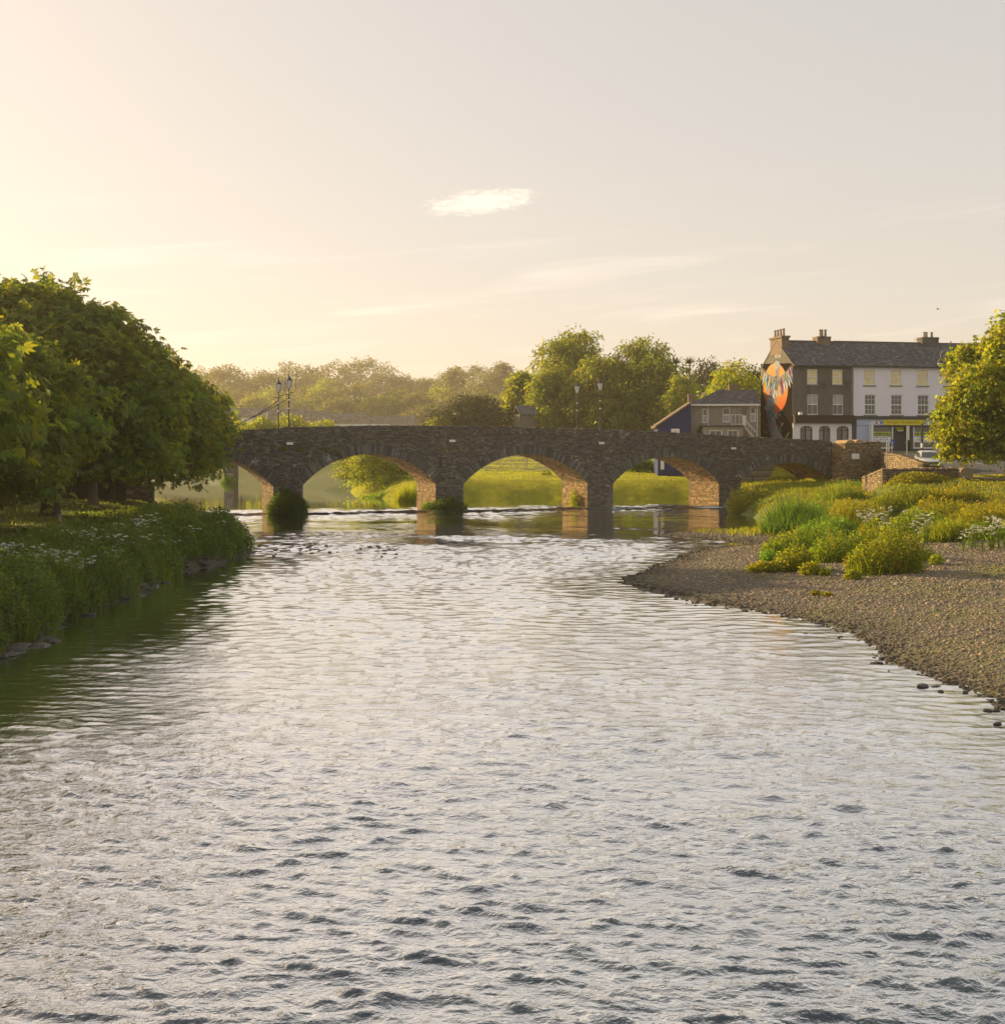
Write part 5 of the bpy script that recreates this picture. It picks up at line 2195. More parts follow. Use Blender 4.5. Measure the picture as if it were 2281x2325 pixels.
def left_trees():
    r = np.random.default_rng(3)

    def spec(px, Y, X=None):
        x = X_(px, Y) if X is None else X
        return (x, Y, gh(x, Y) - .05)
    # big chestnuts along the left bank
    la = spec(0, 53, -25.0)
    lo = [(0, 0, 5.2, 4.2, 4.2, 3.6), (2.2, -1, 4.2, 3.2, 3.4, 2.6), (3.0, 1.5, 5.6, 2.6, 2.8, 2.4), (1.0, 0, 7.4, 3.0, 3.2, 2.2), (-1.5, 2, 6.5, 3.4, 3.6, 3.0), (-2.5, -2, 5, 3.4, 3.2, 3.0), (2.4, -1.8, 2.9, 2.4, 2.6, 1.5), (0, -3, 4.2, 3, 2.4, 2.4)]
    tree('chestnut_tree', 'nearest broad chestnut tree cut by the left edge of the picture', la, lo, .45, L_CHEST, PALM, .40, 1100, 16, .40, 101, z0=2.5, group='chestnut trees on the left bank')
    lb = spec(115, 66.5)
    lo = [(0, 0, 7.6, 5.4, 5.2, 5.2), (3.6, -1.2, 6.0, 3.8, 3.6, 3.2), (4.4, .5, 7.6, 2.8, 3.0, 2.6), (2.2, -.5, 9.9, 3.2, 3.2, 2.4), (-.8, 0, 11.5, 3.2, 3.2, 2.0), (-4, .5, 10.6, 3.6, 3.6, 2.6), (-4.5, -1, 7, 3.6, 3.4, 3.2), (2.0, -3.0, 7.4, 3.6, 2.6, 3.4),
          (5.2, -1, 4.6, 2.6, 2.6, 2.0), (-1.5, -3.4, 5.6, 3.4, 2.4, 2.6), (3.4, -2.6, 3.9, 2.8, 2.4, 1.6), (-6.5, 0, 11.2, 3.2, 3.2, 2.4)]
    tree('chestnut_tree', 'tallest chestnut tree with the thick dark trunk on the left bank', lb, lo, .50, L_CHEST, PALM, .41, 2000, 16, .40, 102, z0=3.0, group='chestnut trees on the left bank')
    lc = spec(212, 78)
    lo = [(0, 0, 7.2, 5.4, 5.2, 5.0), (4.2, -.6, 6.0, 3.6, 3.6, 3.2), (3.6, 0, 7.8, 3.0, 3.0, 2.2), (0.0, 0, 9.6, 3.0, 3.0, 1.8), (5.4, -1, 4.4, 2.6, 2.6, 2.0), (-3, -1, 8.6, 3.4, 3.2, 2.8), (2.4, -3, 6, 3.4, 2.4, 3.0), (5.9, .5, 6.4, 2.0, 2.2, 1.8), (3.2, -2.4, 3.6, 2.8, 2.2, 1.5)]
    tree('chestnut_tree', 'second chestnut tree with the pale bare trunk on the left bank', lc, lo, .36, L_CHEST, PALM, .41, 1700, 16, .40, 103, z0=3.0, group='chestnut trees on the left bank', barkm=BARK_P)
    ld = spec(252, 88)
    lo = [(0, 0, 6.6, 5.2, 5.0, 4.6), (4.6, -.6, 6.0, 3.8, 3.6, 3.4), (3.6, 0, 7.9, 3.0, 3.0, 2.2), (6.2, -.4, 4.4, 2.6, 2.8, 2.4), (1.0, 0, 9.2, 2.8, 3.0, 1.7), (7.0, .3, 6.4, 2.2, 2.4, 2.2), (2.8, -2.8, 4.6, 3.4, 2.4, 2.6), (5.2, -1.6, 3.0, 2.8, 2.2, 1.6), (-3.5, 0, 7.5, 3.4, 3.4, 3.0)]
    tree('chestnut_tree', 'farthest chestnut tree overhanging the left end of the bridge', ld, lo, .34, L_CHEST, PALM, .42, 1400, 15, .42, 104, z0=3.0, group='chestnut trees on the left bank')

    for i, (bx, by, h, lb) in enumerate(((-41, 52, 9, 'added sun blocking tree behind the nearest chestnut'), (-43, 63, 10, 'added sun blocking tree behind the tallest chestnut'), (-44, 74, 9.5, 'added sun blocking tree behind the pale chestnut trunk'), (-45, 86, 9, 'added sun blocking tree behind the boundary wall'), (-40, 41, 9, 'added sun blocking tree out to the left'))):
        tree('added_shade_tree', lb, (bx, by, gh(bx, by) - .1), auto_lobes(r, 13, 12, .1, h, 10), .3, L_DARK, SIMPLE, .55, 520, 14, .6, 120 + i, z0=1.0)  # tree row added to stop low sun reaching under the chestnut canopy
    le = spec(0, 41.0, -27.5)
    tree('chestnut_tree', 'added out of view chestnut tree that shades the left bank', le, auto_lobes(r, 15, 14, 2.2, 12.5, 10), .45, L_CHEST, PALM, .66, 480, 14, .6, 105, z0=2.5, group='chestnut trees on the left bank')  # unseen tree added so that its shadow falls on the left bank


left_trees()


def right_trees():
    Y = 88.0
    x = X_(2292, Y)
    z = gh(x, Y)
    t = lambda px, py: (X_(px, Y) - x, Z_(py, Y) - z)
    lo = [(.3, 0, 7.0, 3.9, 3.9, 4.0)]
    for px, py, rx, rz in ((2215, 930, 1.9, 1.9), (2164, 960, 1.6, 1.5), (2180, 880, 1.7, 1.6), (2140, 930, 1.0, 1.0), (2152, 985, 1.0, .9), (2215, 830, 1.8, 1.6), (2250, 780, 1.9, 1.5), (2290, 745, 1.8, 1.4), (2200, 1000, 1.5, 1.0), (2245, 1015, 1.5, .9), (2260, 940, 2.0, 2.0),
                           (2268, 860, 2.0, 2.0), (2320, 800, 2.4, 2.2), (2150, 905, 1.0, 1.0), (2360, 900, 2.6, 2.4), (2178, 1020, .9, .7)):
        a, b = t(px, py)
        lo.append((a, r_y(px), b, rx, rx, rz))
    tree('maple_tree', 'bright yellow green sunlit tree at the right edge beside the road', (x, Y, z - .05), lo, .42, L_LIME, LOBED, .28, 1700, 22, .33, 111, z0=1.6, up=.35, droop=.3)


def r_y(px):
    return -1.6 + 2.2 * math.sin(px * 1.7)


right_trees()


def mid_trees():
    def put(name, label, px, Y, py_top, wpx, shape, leafm, tm, leaf, nc, per, sp, seed, n=9, depth=None, py_bot=None, group=None, dry=0.0, trunk=.3, up=.5, barkm=None, droop=.35):
        x = X_(px, Y)
        z = gh(x, Y)
        h = Z_(py_top, Y) - z
        w = wpx / F * Y
        z0 = .12 * h if py_bot is None else max(.2, Z_(py_bot, Y) - z)
        r = np.random.default_rng(seed)
        lo = auto_lobes(r, w, depth or w, z0, h, n, shape)
        return tree(name, label, (x, Y, z - .1), lo, trunk, leafm, tm, leaf, nc, per, sp, seed, z0=z0 + .5, group=group, dry=dry, up=up, barkm=barkm, droop=droop)
    # the willow group behind the middle of the bridge
    put('willow_tree', 'tallest willow with a ragged open top behind the bridge lamps', 1292, 212, 752, 175, 'tall', L_WILLOW, NARROW, 1.0, 700, 24, .8, 201, n=15, trunk=.45, droop=.75)
    put('willow_tree', 'broad rounded willow beside the blue lean-to', 1462, 205, 777, 185, 'round', L_WILLOW, NARROW, 1.0, 720, 24, .8, 202, n=14, trunk=.45, droop=.75)
    put('willow_tree', 'low willow filling the gap under the two tall willows', 1375, 203, 812, 150, 'round', L_WILLOW, NARROW, .95, 560, 22, .75, 203, n=9, droop=.75)
    put('willow_tree', 'lower left willow lit yellow beside the dark hut', 1250, 204, 830, 85, 'tall', L_WILLOW, NARROW, .9, 360, 22, .65, 213, n=9, droop=.75)
    put('poplar_tree', 'pointed yellow green tree on the left of the willows', 1183, 214, 838, 82, 'cone', L_LIME, SIMPLE, .75, 420, 18, .65, 204, n=11)
    put('drooping_tree', 'small drooping pale tree behind the blue lean-to roof', 1545, 190, 838, 62, 'tall', L_WILLOW, NARROW, .6, 190, 18, .5, 205, n=7, droop=.8)
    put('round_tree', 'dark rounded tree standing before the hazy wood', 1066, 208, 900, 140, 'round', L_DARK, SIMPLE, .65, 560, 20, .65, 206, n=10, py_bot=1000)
    put('shrub', 'yellow lit shrub at the left foot of the dark rounded tree', 1003, 204, 943, 50, 'round', L_WILLOW, SIMPLE, .45, 110, 16, .4, 207, n=6, py_bot=1000)
    put('sunlit_tree', 'round yellow lit tree rising behind the brown house', 1668, 152, 838, 150, 'round', L_LIME, SIMPLE, .5, 560, 20, .55, 208, n=11)
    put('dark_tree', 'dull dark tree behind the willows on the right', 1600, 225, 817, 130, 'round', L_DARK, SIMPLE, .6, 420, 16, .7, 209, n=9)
    put('dark_tree', 'dark tree top showing left of the mural gable', 1712, 165, 822, 46, 'tall', L_DARK, SIMPLE, .5, 130, 14, .5, 210, n=7)
    # willow bush on the water under the second arch
    put('riverside_bush', 'leafy bush overhanging the water seen through the second arch', 850, 131, 1018, 135, 'round', L_WILLOW, SIMPLE, .34, 420, 20, .38, 211, n=10, py_bot=1120, trunk=.15)
    put('riverside_bush', 'darker bush behind the pier seen through the second arch', 920, 138, 1030, 110, 'round', L_DARK, SIMPLE, .34, 300, 18, .4, 212, n=8, py_bot=1125, trunk=.15)
    # palms
    for px, lb in ((1534, 'left of two spiky palms on the skyline behind the willows'), (1565, 'right of two spiky palms on the skyline behind the willows')):
        Y = 205
        x, z = X_(px, Y), gh(X_(px, Y), Y)
        h = Z_(826, Y) - z
        t = thing('palm', lb, 'palm tree', (x, Y, z), 0, 'palms on the skyline')
        mb = MB()
        mb.tube([(0, 0, 0), (.1, 0, h * .5), (0, 0, h)], [.22, .16, .12], 7)
        mb.build('trunk', BARK, t)
        r = np.random.default_rng(px)
        n = 70
        d = sphere_dirs(r, n)
        d[:, 2] = np.abs(d[:, 2]) * .9 + .05
        V, Fc, k = scatter(BLADE, np.tile((0, 0, h), (n, 1)), d, np.tile((0, 0, 1.), (n, 1)) + r.normal(size=(n, 3)) * .2, r.uniform(1.0, 1.9, n), .16)
        link('fronds', np_mesh('fronds', V, Fc, L_DARK, tint=np.full((len(V), 3), .8)), t)
    # far hazy wood
    G = 'hazy trees on the far hillside'
    far = [(470, 660, 838, 90, 'round'), (512, 627, 829, 92, 'tall'), (560, 649, 851, 75, 'round'), (607, 638, 842, 92, 'tall'), (668, 660, 828, 96, 'round'), (715, 726, 842, 90, 'round'), (768, 726, 818, 110, 'round'),
           (832, 726, 814, 120, 'tall'), (882, 704, 850, 90, 'round'), (925, 759, 858, 80, 'round'), (972, 759, 860, 76, 'round'), (1016, 726, 846, 60, 'tall'), (1032, 660, 834, 36, 'cone'), (1072, 660, 830, 120, 'round'), (1142, 638, 820, 60, 'cone'), (1110, 627, 850, 110, 'round'),
           (1160, 726, 860, 80, 'round'), (1220, 726, 850, 120, 'round'), (1650, 726, 830, 140, 'round'), (1720, 660, 845, 120, 'round'), (1400, 748, 850, 160, 'round')]
    near = [(735, 530, 868, 80, 'round'), (690, 540, 880, 80, 'round'), (800, 524, 876, 95, 'round'), (858, 516, 902, 85, 'round'), (905, 524, 884, 80, 'round'), (948, 512, 892, 82, 'round'), (1000, 524, 880, 85, 'round'), (1050, 500, 888, 80, 'round'), (1092, 470, 892, 80, 'round'),
            (620, 550, 882, 90, 'round'), (545, 550, 885, 100, 'round'), (968, 476, 925, 75, 'round'), (1140, 480, 900, 80, 'round'), (770, 500, 905, 70, 'round'), (480, 540, 890, 90, 'round'), (580, 524, 900, 60, 'round'), (1200, 500, 905, 120, 'round')]
    lf = ['hazy tree half behind the left chestnut on the far hill', 'feathery hazy tree just right of the left chestnut crown', 'low hazy tree in the skyline dip left of the lamp posts', 'hazy tree directly left of the lower lantern', 'domed hazy tree on the skyline behind the two left lanterns', 'hazy tree on the skyline just right of the left lanterns',
          'left half of the highest hazy crown on the far skyline', 'right spiky half of the highest hazy crown on the far skyline', 'hazy tree on the slope falling right from the highest crown', 'low hazy tree at the lowest dip of the far skyline', 'low hazy tree right of the lowest skyline dip', 'slim hazy tree on the skyline above the white roof end', 'narrow pointed hazy tree right of the lowest skyline dip',
          'large hazy dome above the dark rounded tree', 'small pointed hazy tree top left of the willows', 'hazy tree merging with the large dome above the dark rounded tree', 'hazy tree directly left of the pointed yellow green tree', 'hazy tree showing behind the pointed yellow green tree', 'hazy trees edge above the brown house roof', 'hazy tree far behind the mural house', 'hazy tree glimpsed between the two willows']
    ln = ['sunlit hazy tree on the slope right of the lanterns', 'sunlit hazy tree just beside the taller lantern', 'sunlit hazy tree below the highest far crown', 'low sunlit hazy tree over the middle utility pole', 'sunlit hazy tree above the white roof edge', 'sunlit hazy tree above the right utility pole', 'sunlit hazy tree up the slope left of the dark rounded tree', 'pale sunlit tree touching the top of the dark rounded tree', 'pale sunlit tree right above the dark rounded tree',
          'sunlit hazy tree left of the lower lantern', 'sunlit hazy tree above the left cables', 'lowest sunlit tree at the right end of the far terrace', 'pale sunlit tree between the dark rounded tree and the pointed tree', 'low hazy tree over the long far roofs', 'hazy tree at the edge of the left chestnut, above the far terrace', 'small sunlit tree above the far house with the pale front', 'sunlit hazy tree hidden mostly by the willows']
    for i, (px, Y, py, w, s) in enumerate(far):
        put('hill_tree', lf[i], px, Y, py, w * 1.12, s, L_FAR, SIMPLE, 1.4, 260, 17, 1.6, 300 + i, n=10, group=G, py_bot=935)
    for i, (px, Y, py, w, s) in enumerate(near):
        put('hill_tree', ln[i], px, Y, py, w * 1.1, s, L_FAR if i % 3 else L_WILLOW, SIMPLE, 1.15, 230, 17, 1.25, 340 + i, n=9, group=G, py_bot=955)
    for i, (px, Y, py, w, lb) in enumerate(((548, 200, 957, 90, 'pale bush on the far bank at the left end of the parapet'), (592, 195, 949, 60, 'small yellow bush left of the first lamp post'), (655, 196, 942, 78, 'bright yellow bush between the left pair of lamp posts'),
                                            (735, 196, 955, 80, 'bright yellow bush right of the left pair of lamp posts'), (700, 205, 962, 60, 'low pale bush between two yellow bushes on the far bank'), (1235, 200, 925, 40, 'yellow bush right of the dark hut'))):
        put('bush', lb, px, Y, py, w, 'round', L_LIME if i else L_WILLOW, SIMPLE, .5, 150, 16, .5, 380 + i, n=7, py_bot=1000, trunk=.12, cat_='bush') if False else put('bush', lb, px, Y, py, w, 'round', L_LIME if i else L_WILLOW, SIMPLE, .5, 150, 16, .5, 380 + i, n=7, py_bot=1000, trunk=.12)


mid_trees()


# ------------------------------------------------------------------ river banks: shingle, grass, weeds
def poisson(r, n, xr, yr, cond):
    x, y = r.uniform(*xr, n), r.uniform(*yr, n)
    k = cond(x, y)
    return x[k], y[k]


def pebbles():
    r = np.random.default_rng(41)
    n = 165000
    y = 22 + 56 * r.random(n) ** 1.5
    x = r.uniform(3, 40, n)
    k = (x < .47 * y + 2)
    x, y = x[k], y[k]
    d = land_dist(x, y)
    k = (~is_left(x, y)) & (d > -.55 - .6 * r.random(len(x)) ** 3) & ((y < 62) | (d < 6))
    k &= r.random(len(x)) < np.where(d < 0, np.exp(d * 3.2) * .5, 1)
    x, y, d = x[k], y[k], d[k]
    z = ground_h(x, y)
    n = len(x)
    s = (.018 + .05 * r.random(n) ** 2.6) * (1 + .009 * (y - 25)) * np.where(d < .3, 1.25, 1.0)
    big = r.random(n) < .004
    s = np.where(big, s * r.uniform(1.6, 2.6, n), s)
    g = 2 * np.pi * np.arange(4) / 4
    O = np.concatenate([np.stack([np.cos(g), np.sin(g), 0 * g - .1], 1), np.stack([.66 * np.cos(g + .3), .66 * np.sin(g + .3), 0 * g + .42], 1)])
    Fo = []
    for q in range(4):
        p = (q + 1) % 4
        Fo += [(q, p, 4 + p), (q, 4 + p, 4 + q)]
    Fo += [(4, 5, 6), (4, 6, 7)]
    Fo = np.array(Fo)
    NV = 8
    a = r.uniform(0, 2 * np.pi, n)
    ca, sa = np.cos(a), np.sin(a)
    V = np.repeat(O[None], n, 0) * (1 + r.uniform(-.22, .22, (n, NV, 1)))
    V[:, :, 0] *= r.uniform(.9, 1.5, n)[:, None]
    vx = V[:, :, 0] * ca[:, None] - V[:, :, 1] * sa[:, None]
    vy = V[:, :, 0] * sa[:, None] + V[:, :, 1] * ca[:, None]
    V = np.stack([vx, vy, V[:, :, 2] * r.uniform(.7, 1.2, n)[:, None]], 2) * s[:, None, None]
    V += np.stack([x, y, np.maximum(z, -.08) + s * .12], 1)[:, None, :]
    Fc = (Fo[None] + NV * np.arange(n)[:, None, None]).reshape(-1, 3)
    c = np.ones((n, 3)) * r.uniform(.55, 1.35, n)[:, None]
    c *= 1 + r.normal(0, .07, (n, 3)) * np.array((1, .3, 1))
    wet = np.clip(1.15 - d / 1.7, 0, 1)
    c *= np.array((1.06, 1, .92))
    c *= (1 - .7 * wet)[:, None]
    alg = np.clip(vnoise(x, y, 5, 77) * 1.2 + vnoise(x, y, 1.5, 78) * .6 + .25, 0, 1) * np.clip((d - 2) / 2.5, 0, 1)
    c = c * (1 - alg[:, None] * np.array((.18, .06, .6)))
    link('pebbles', np_mesh('pebbles', V.reshape(-1, 3), Fc, PEBBLE, tint=np.repeat(c, NV, 0)), kind='stuff')

    # dark stones and mud lumps along the left waterline
    r = np.random.default_rng(42)
    n = 5200
    y = r.uniform(24, 68, n)
    x = np.interp(y, [p[1] for p in LEFT], [p[0] for p in LEFT]) + r.normal(-.35, .5, n)
    d = land_dist(x, y)
    k = (d > -.5) & (d < 1.5)
    x, y, d = x[k], y[k], d[k]
    n = len(x)
    s = .025 + .075 * r.random(n) ** 2
    V = np.repeat(O[None], n, 0) * (1 + r.uniform(-.25, .25, (n, NV, 1))) * np.array((1.4, 1, .7))
    a = r.uniform(0, 2 * np.pi, n)
    ca, sa = np.cos(a)[:, None], np.sin(a)[:, None]
    V = np.stack([V[:, :, 0] * ca - V[:, :, 1] * sa, V[:, :, 0] * sa + V[:, :, 1] * ca, V[:, :, 2]], 2) * s[:, None, None]
    V += np.stack([x, y, np.maximum(ground_h(x, y), -.06) + s * .1], 1)[:, None, :]
    Fc = (Fo[None] + NV * np.arange(n)[:, None, None]).reshape(-1, 3)
    c = np.ones((n, 3)) * r.uniform(.5, 1.6, n)[:, None]
    link('shore_stones', np_mesh('shore_stones', V.reshape(-1, 3), Fc, ROCK, tint=np.repeat(c, NV, 0)), kind='stuff')


pebbles()


def blob_rock(r, s, flat=.6):
    O = []
    n = 7
    for j, (zz, rr) in enumerate(((-.4, .8), (.1, 1.0), (.55, .7))):
        for i in range(n):
            a = 2 * math.pi * i / n + j * .3
            q = rr * r.uniform(.75, 1.2)
            O.append((q * math.cos(a), q * math.sin(a) * .8, zz * flat + r.uniform(-.08, .08)))
    O.append((0, 0, .75 * flat))
    Fc = []
    for j in range(2):
        for i in range(n):
            Fc.append((j * n + i, j * n + (i + 1) % n, (j + 1) * n + (i + 1) % n, (j + 1) * n + i))
    Fc += [(2 * n + i, 2 * n + (i + 1) % n, 3 * n) for i in range(n)]
    return [tuple(np.array(o) * s) for o in O], Fc


def rocks():
    r = np.random.default_rng(43)
    # dark stones of the riffle off the left bank and along its edge: countable ones as single stones, sharing meshes
    var = []
    for i in range(7):
        mb = MB()
        mb.col = tuple(np.ones(3) * r.uniform(.6, 1.3))
        v, f = blob_rock(r, 1.0)
        mb.add(v, f)
        var.append(mb.mesh('river_rock', ROCK, fix=False))
    spots = []
    for i in range(120):
        x = -13.5 + 8.5 * r.random() ** 1.3
        y = 62.3 + r.normal(0, 1.9) - .16 * (x + 13)
        spots.append((x, y, r.uniform(.05, .17), 0))
    for i in range(70):
        y = r.uniform(27, 63)
        x = np.interp(y, [p[1] for p in LEFT[:9]], [p[0] for p in LEFT[:9]]) + r.normal(-.1, .28)
        spots.append((x, y, r.uniform(.10, .32), 1))
    for i in range(60):
        y = r.uniform(22, 42)
        x = np.interp(-y, [-46.2, -40.6, -34.6, -28.7, -24, -15], [4.65, 7.06, 10.3, 9.9, 10.5, 10]) - abs(r.normal(.1, .7)) + .3
        spots.append((x, y, r.uniform(.04, .09) * (2 if r.random() < .08 else 1), 2))
    lbl = ('dark wet stone breaking the surface of the riffle off the left bank', 'dark stone at the waterline of the left bank', 'dark stone lying in the shallows along the shingle edge')
    grp = ('stones in the riffle', 'stones along the left waterline', 'stones in the shallows')
    for x, y, s, k in spots:
        o = link('river_rock', var[int(r.integers(7))])
        z = max(gh(x, y), 0.0 if k != 1 else -.05)
        o.location = (x, y, z + .02 if k != 2 else z + .01)
        o.scale = (s * r.uniform(.9, 1.6), s, s * (r.uniform(.6, 1.0) if k else r.uniform(.35, .7)))
        o.rotation_euler = (0, 0, r.uniform(0, 6.3))
        tag(o, lbl[k], 'rock', grp[k])


rocks()


def blades(r, x, y, z, h, w, lean=.35, tone=None, col=(1, 1, 1)):
    n = len(x)
    d = np.stack([r.normal(0, lean, n), r.normal(0, lean, n), np.ones(n)], 1)
    nr = np.stack([r.normal(size=n), r.normal(size=n), np.full(n, .15)], 1)
    V, Fc, k = scatter(BLADE, np.stack([x, y, z], 1), d, nr, h, w)
    # tips bend over
    t = r.uniform(.7, 1.3, n) if tone is None else tone * r.uniform(.8, 1.2, n)
    c = np.stack([t * col[0] * (1 + r.normal(0, .1, n)), t * col[1], t * col[2]], 1)
    return V, Fc, np.repeat(np.clip(c, .1, 3), k, 0)


def merge(parts):
    V, Fc, C, b = [], [], [], 0
    for v, f, c in parts:
        V.append(v)
        Fc.append(f + b)
        C.append(c)
        b += len(v)
    return np.concatenate(V), np.concatenate(Fc), np.concatenate(C)


def leafy(r, x, y, z, size, tone, col, tm=SIMPLE, up=.4):
    n = len(x)
    d = np.stack([r.normal(size=n), r.normal(size=n), r.normal(-.1, .5, n)], 1)
    nr = np.stack([r.normal(0, .8, n), r.normal(0, .8, n) - .15, r.normal(.35, .5, n)], 1)
    V, Fc, k = scatter(tm, np.stack([x, y, z], 1), d, nr, size)
    t = tone * r.uniform(.7, 1.3, n)
    c = np.stack([t * col[0] * (1 + r.normal(0, .1, n)), t * col[1], t * col[2]], 1)
    return V, Fc, np.repeat(np.clip(c, .1, 3), k, 0)


def clump(name, label, x, y, rx, ry, h, nb, nl, seed, colb=(1, 1, .8), coll=(.9, 1, .7), spikes=0, scol=(2.0, 1.0, .35), leaf=(.12, .3), bw=.05, cat='plant', group=None, tm=SIMPLE, z=None, lean=.3):
    """a weed clump: blades, broad leaves on stems and seed spikes inside a domed outline"""
    r = np.random.default_rng(seed)
    t = thing(name, label, cat, (x, y, gh(x, y) if z is None else z), 0, group)

    def disc(n):
        a, q = r.uniform(0, 2 * np.pi, n), np.sqrt(r.random(n))
        return q * np.cos(a) * rx, q * np.sin(a) * ry, q
    gz0 = t.location.z

    def gz(ax, ay):
        return (ground_h(ax + x, ay + y) if z is None else np.full(len(ax), gz0)) - gz0
    lump = lambda ax, ay: (1 + .28 * vnoise(ax + x, ay + y, .9, seed) + .15 * vnoise(ax + x, ay + y, .4, seed + 1))
    parts = []
    if nb:
        ax, ay, q = disc(nb)
        hh = h * np.sqrt(np.clip(1.02 - q * q * .8, .05, 1)) * r.uniform(.55, 1.08, nb) * lump(ax, ay)
        parts.append(blades(r, ax, ay, gz(ax, ay) - .05, hh, bw * r.uniform(.7, 1.4, nb), lean, 1 + .3 * vnoise(ax, ay, .7, seed + 2), colb))
    if nl:
        ax, ay, q = disc(nl)
        hh = h * np.sqrt(np.clip(1.02 - q * q * .85, .05, 1)) * r.uniform(.1, 1.0, nl) ** .7 * lump(ax, ay)
        parts.append(leafy(r, ax, ay, gz(ax, ay) + hh, r.uniform(*leaf, nl), 1 + .3 * vnoise(ax, ay, .7, seed + 3), coll, tm))
    V, Fc, C = merge(parts)
    link('leaves', np_mesh('leaves', V, Fc, L_GRASS, tint=C), t)
    if spikes:
        ax, ay, q = disc(spikes)
        hh = h * np.sqrt(np.clip(1.02 - q * q * .8, .05, 1)) * r.uniform(.75, 1.12, spikes) * lump(ax, ay)
        st, pos = [], []
        m = 14
        lx, ly = r.normal(0, .10, spikes), r.normal(0, .10, spikes)
        tt = np.tile(np.linspace(.58, 1.0, m), spikes)
        px = np.repeat(ax + lx * 0, m) + np.repeat(lx, m) * tt
        py = np.repeat(ay, m) + np.repeat(ly, m) * tt
        pz = np.repeat(gz(ax, ay), m) + np.repeat(hh, m) * tt
        n = len(px)
        jw = .035 * (1.15 - (tt - .58) / .42)
        P1 = leafy(r, px + r.normal(0, 1, n) * jw, py + r.normal(0, 1, n) * jw, pz, r.uniform(.05, .10, n), np.ones(n), scol)
        P2 = blades(r, ax, ay, gz(ax, ay) - .03, hh, .022, .10, None, (1.4, .8, .4))
        V, Fc, C = merge([P1, P2])
        link('seed_spikes', np_mesh('seed_spikes', V, Fc, L_GRASS, tint=C), t)
    return t


def left_bank_growth():
    r = np.random.default_rng(51)
    # grass and herbs covering the left bank
    n = 60000
    y = 24 + 46 * r.random(n) ** 1.25
    ed = np.interp(y, [p[1] for p in LEFT], [p[0] for p in LEFT])
    x = ed - .25 - 8.5 * r.random(n) ** 1.5
    d = land_dist(x, y)
    keep = (d > .35 + .25 * vnoise(x, y, 1.1, 60))
    x, y, d = x[keep], y[keep], d[keep]
    # taller along the water, mown grass under the trees
    env = np.clip(1.25 - .14 * np.maximum(d - 3.2, 0) ** 2, .16, 1.3) * np.clip(.45 + d * .45, .4, 1)
    env *= 1 + .35 * vnoise(x, y, 2.2, 61) + .18 * vnoise(x, y, .8, 62)
    z = ground_h(x, y)
    k1 = r.random(len(x)) < .62
    tone = (1 + .35 * vnoise(x, y, 1.6, 63))
    P1 = blades(r, x[k1], y[k1], z[k1] - .03, np.clip(env[k1], .1, 2) * r.uniform(.5, 1.1, k1.sum()), .035 + .012 * (y[k1] - 30) / 30, .38, tone[k1] * .62, (.98, 1, 1.0))  # lowered tone, here and on the leaves below, paints the bank's shade in
    k2 = ~k1
    hh = env[k2] * r.uniform(.15, .95, k2.sum())
    P2 = leafy(r, x[k2], y[k2], z[k2] + hh, r.uniform(.10, .22, k2.sum()), tone[k2] * .6, (.9, 1, 1.05))
    V, Fc, C = merge([P1, P2])
    link('bank_grass', np_mesh('bank_grass', V, Fc, L_GRASS, tint=C), kind='stuff')
    # lawn under the trees
    n = 14000
    x, y = poisson(r, n, (-45, -17), (44, 96), lambda a, b: (land_dist(a, b) > 2))
    P1 = blades(r, x, y, ground_h(x, y) - .02, r.uniform(.1, .25, len(x)), .05, .6, None, (1, 1, .7))
    link('mown_grass', np_mesh('mown_grass', *P1[:2], L_GRASS, tint=P1[2]), kind='stuff')


    # separate tall weed clumps along the water
    for i in range(44):
        yy = 26 + 38 * (i + r.random()) / 44
        ed = np.interp(yy, [p[1] for p in LEFT], [p[0] for p in LEFT])
        xx = ed - .75 - (2.6 * r.random() if i % 2 else .3 * r.random())
        k = i % 4
        clump('bank_weeds', ('dark leafy weeds crowding the left waterline', 'long bladed green grasses on the left bank', 'bushy grey green weeds on the left bank', 'tall stemmed weeds on the left bank')[k], xx, yy, r.uniform(.8, 1.35), r.uniform(.8, 1.3), r.uniform(1.1, 1.95),
              (300, 900, 400, 350)[k], (1100, 150, 1000, 650)[k], 600 + i, colb=((.46, .56, .6), (.66, .7, .6), (.6, .66, .95), (.56, .6, .6))[k], coll=((.42, .55, .62), (.56, .64, .6), (.62, .7, 1.1), (.52, .6, .6))[k],  # darkened tints put the bank's shade into the clumps
              leaf=(.09, .2), bw=.03, group='weed clumps along the left bank', spikes=(0, 0, 0, 12)[k], scol=(1.5, 1.1, .8))


left_bank_growth()


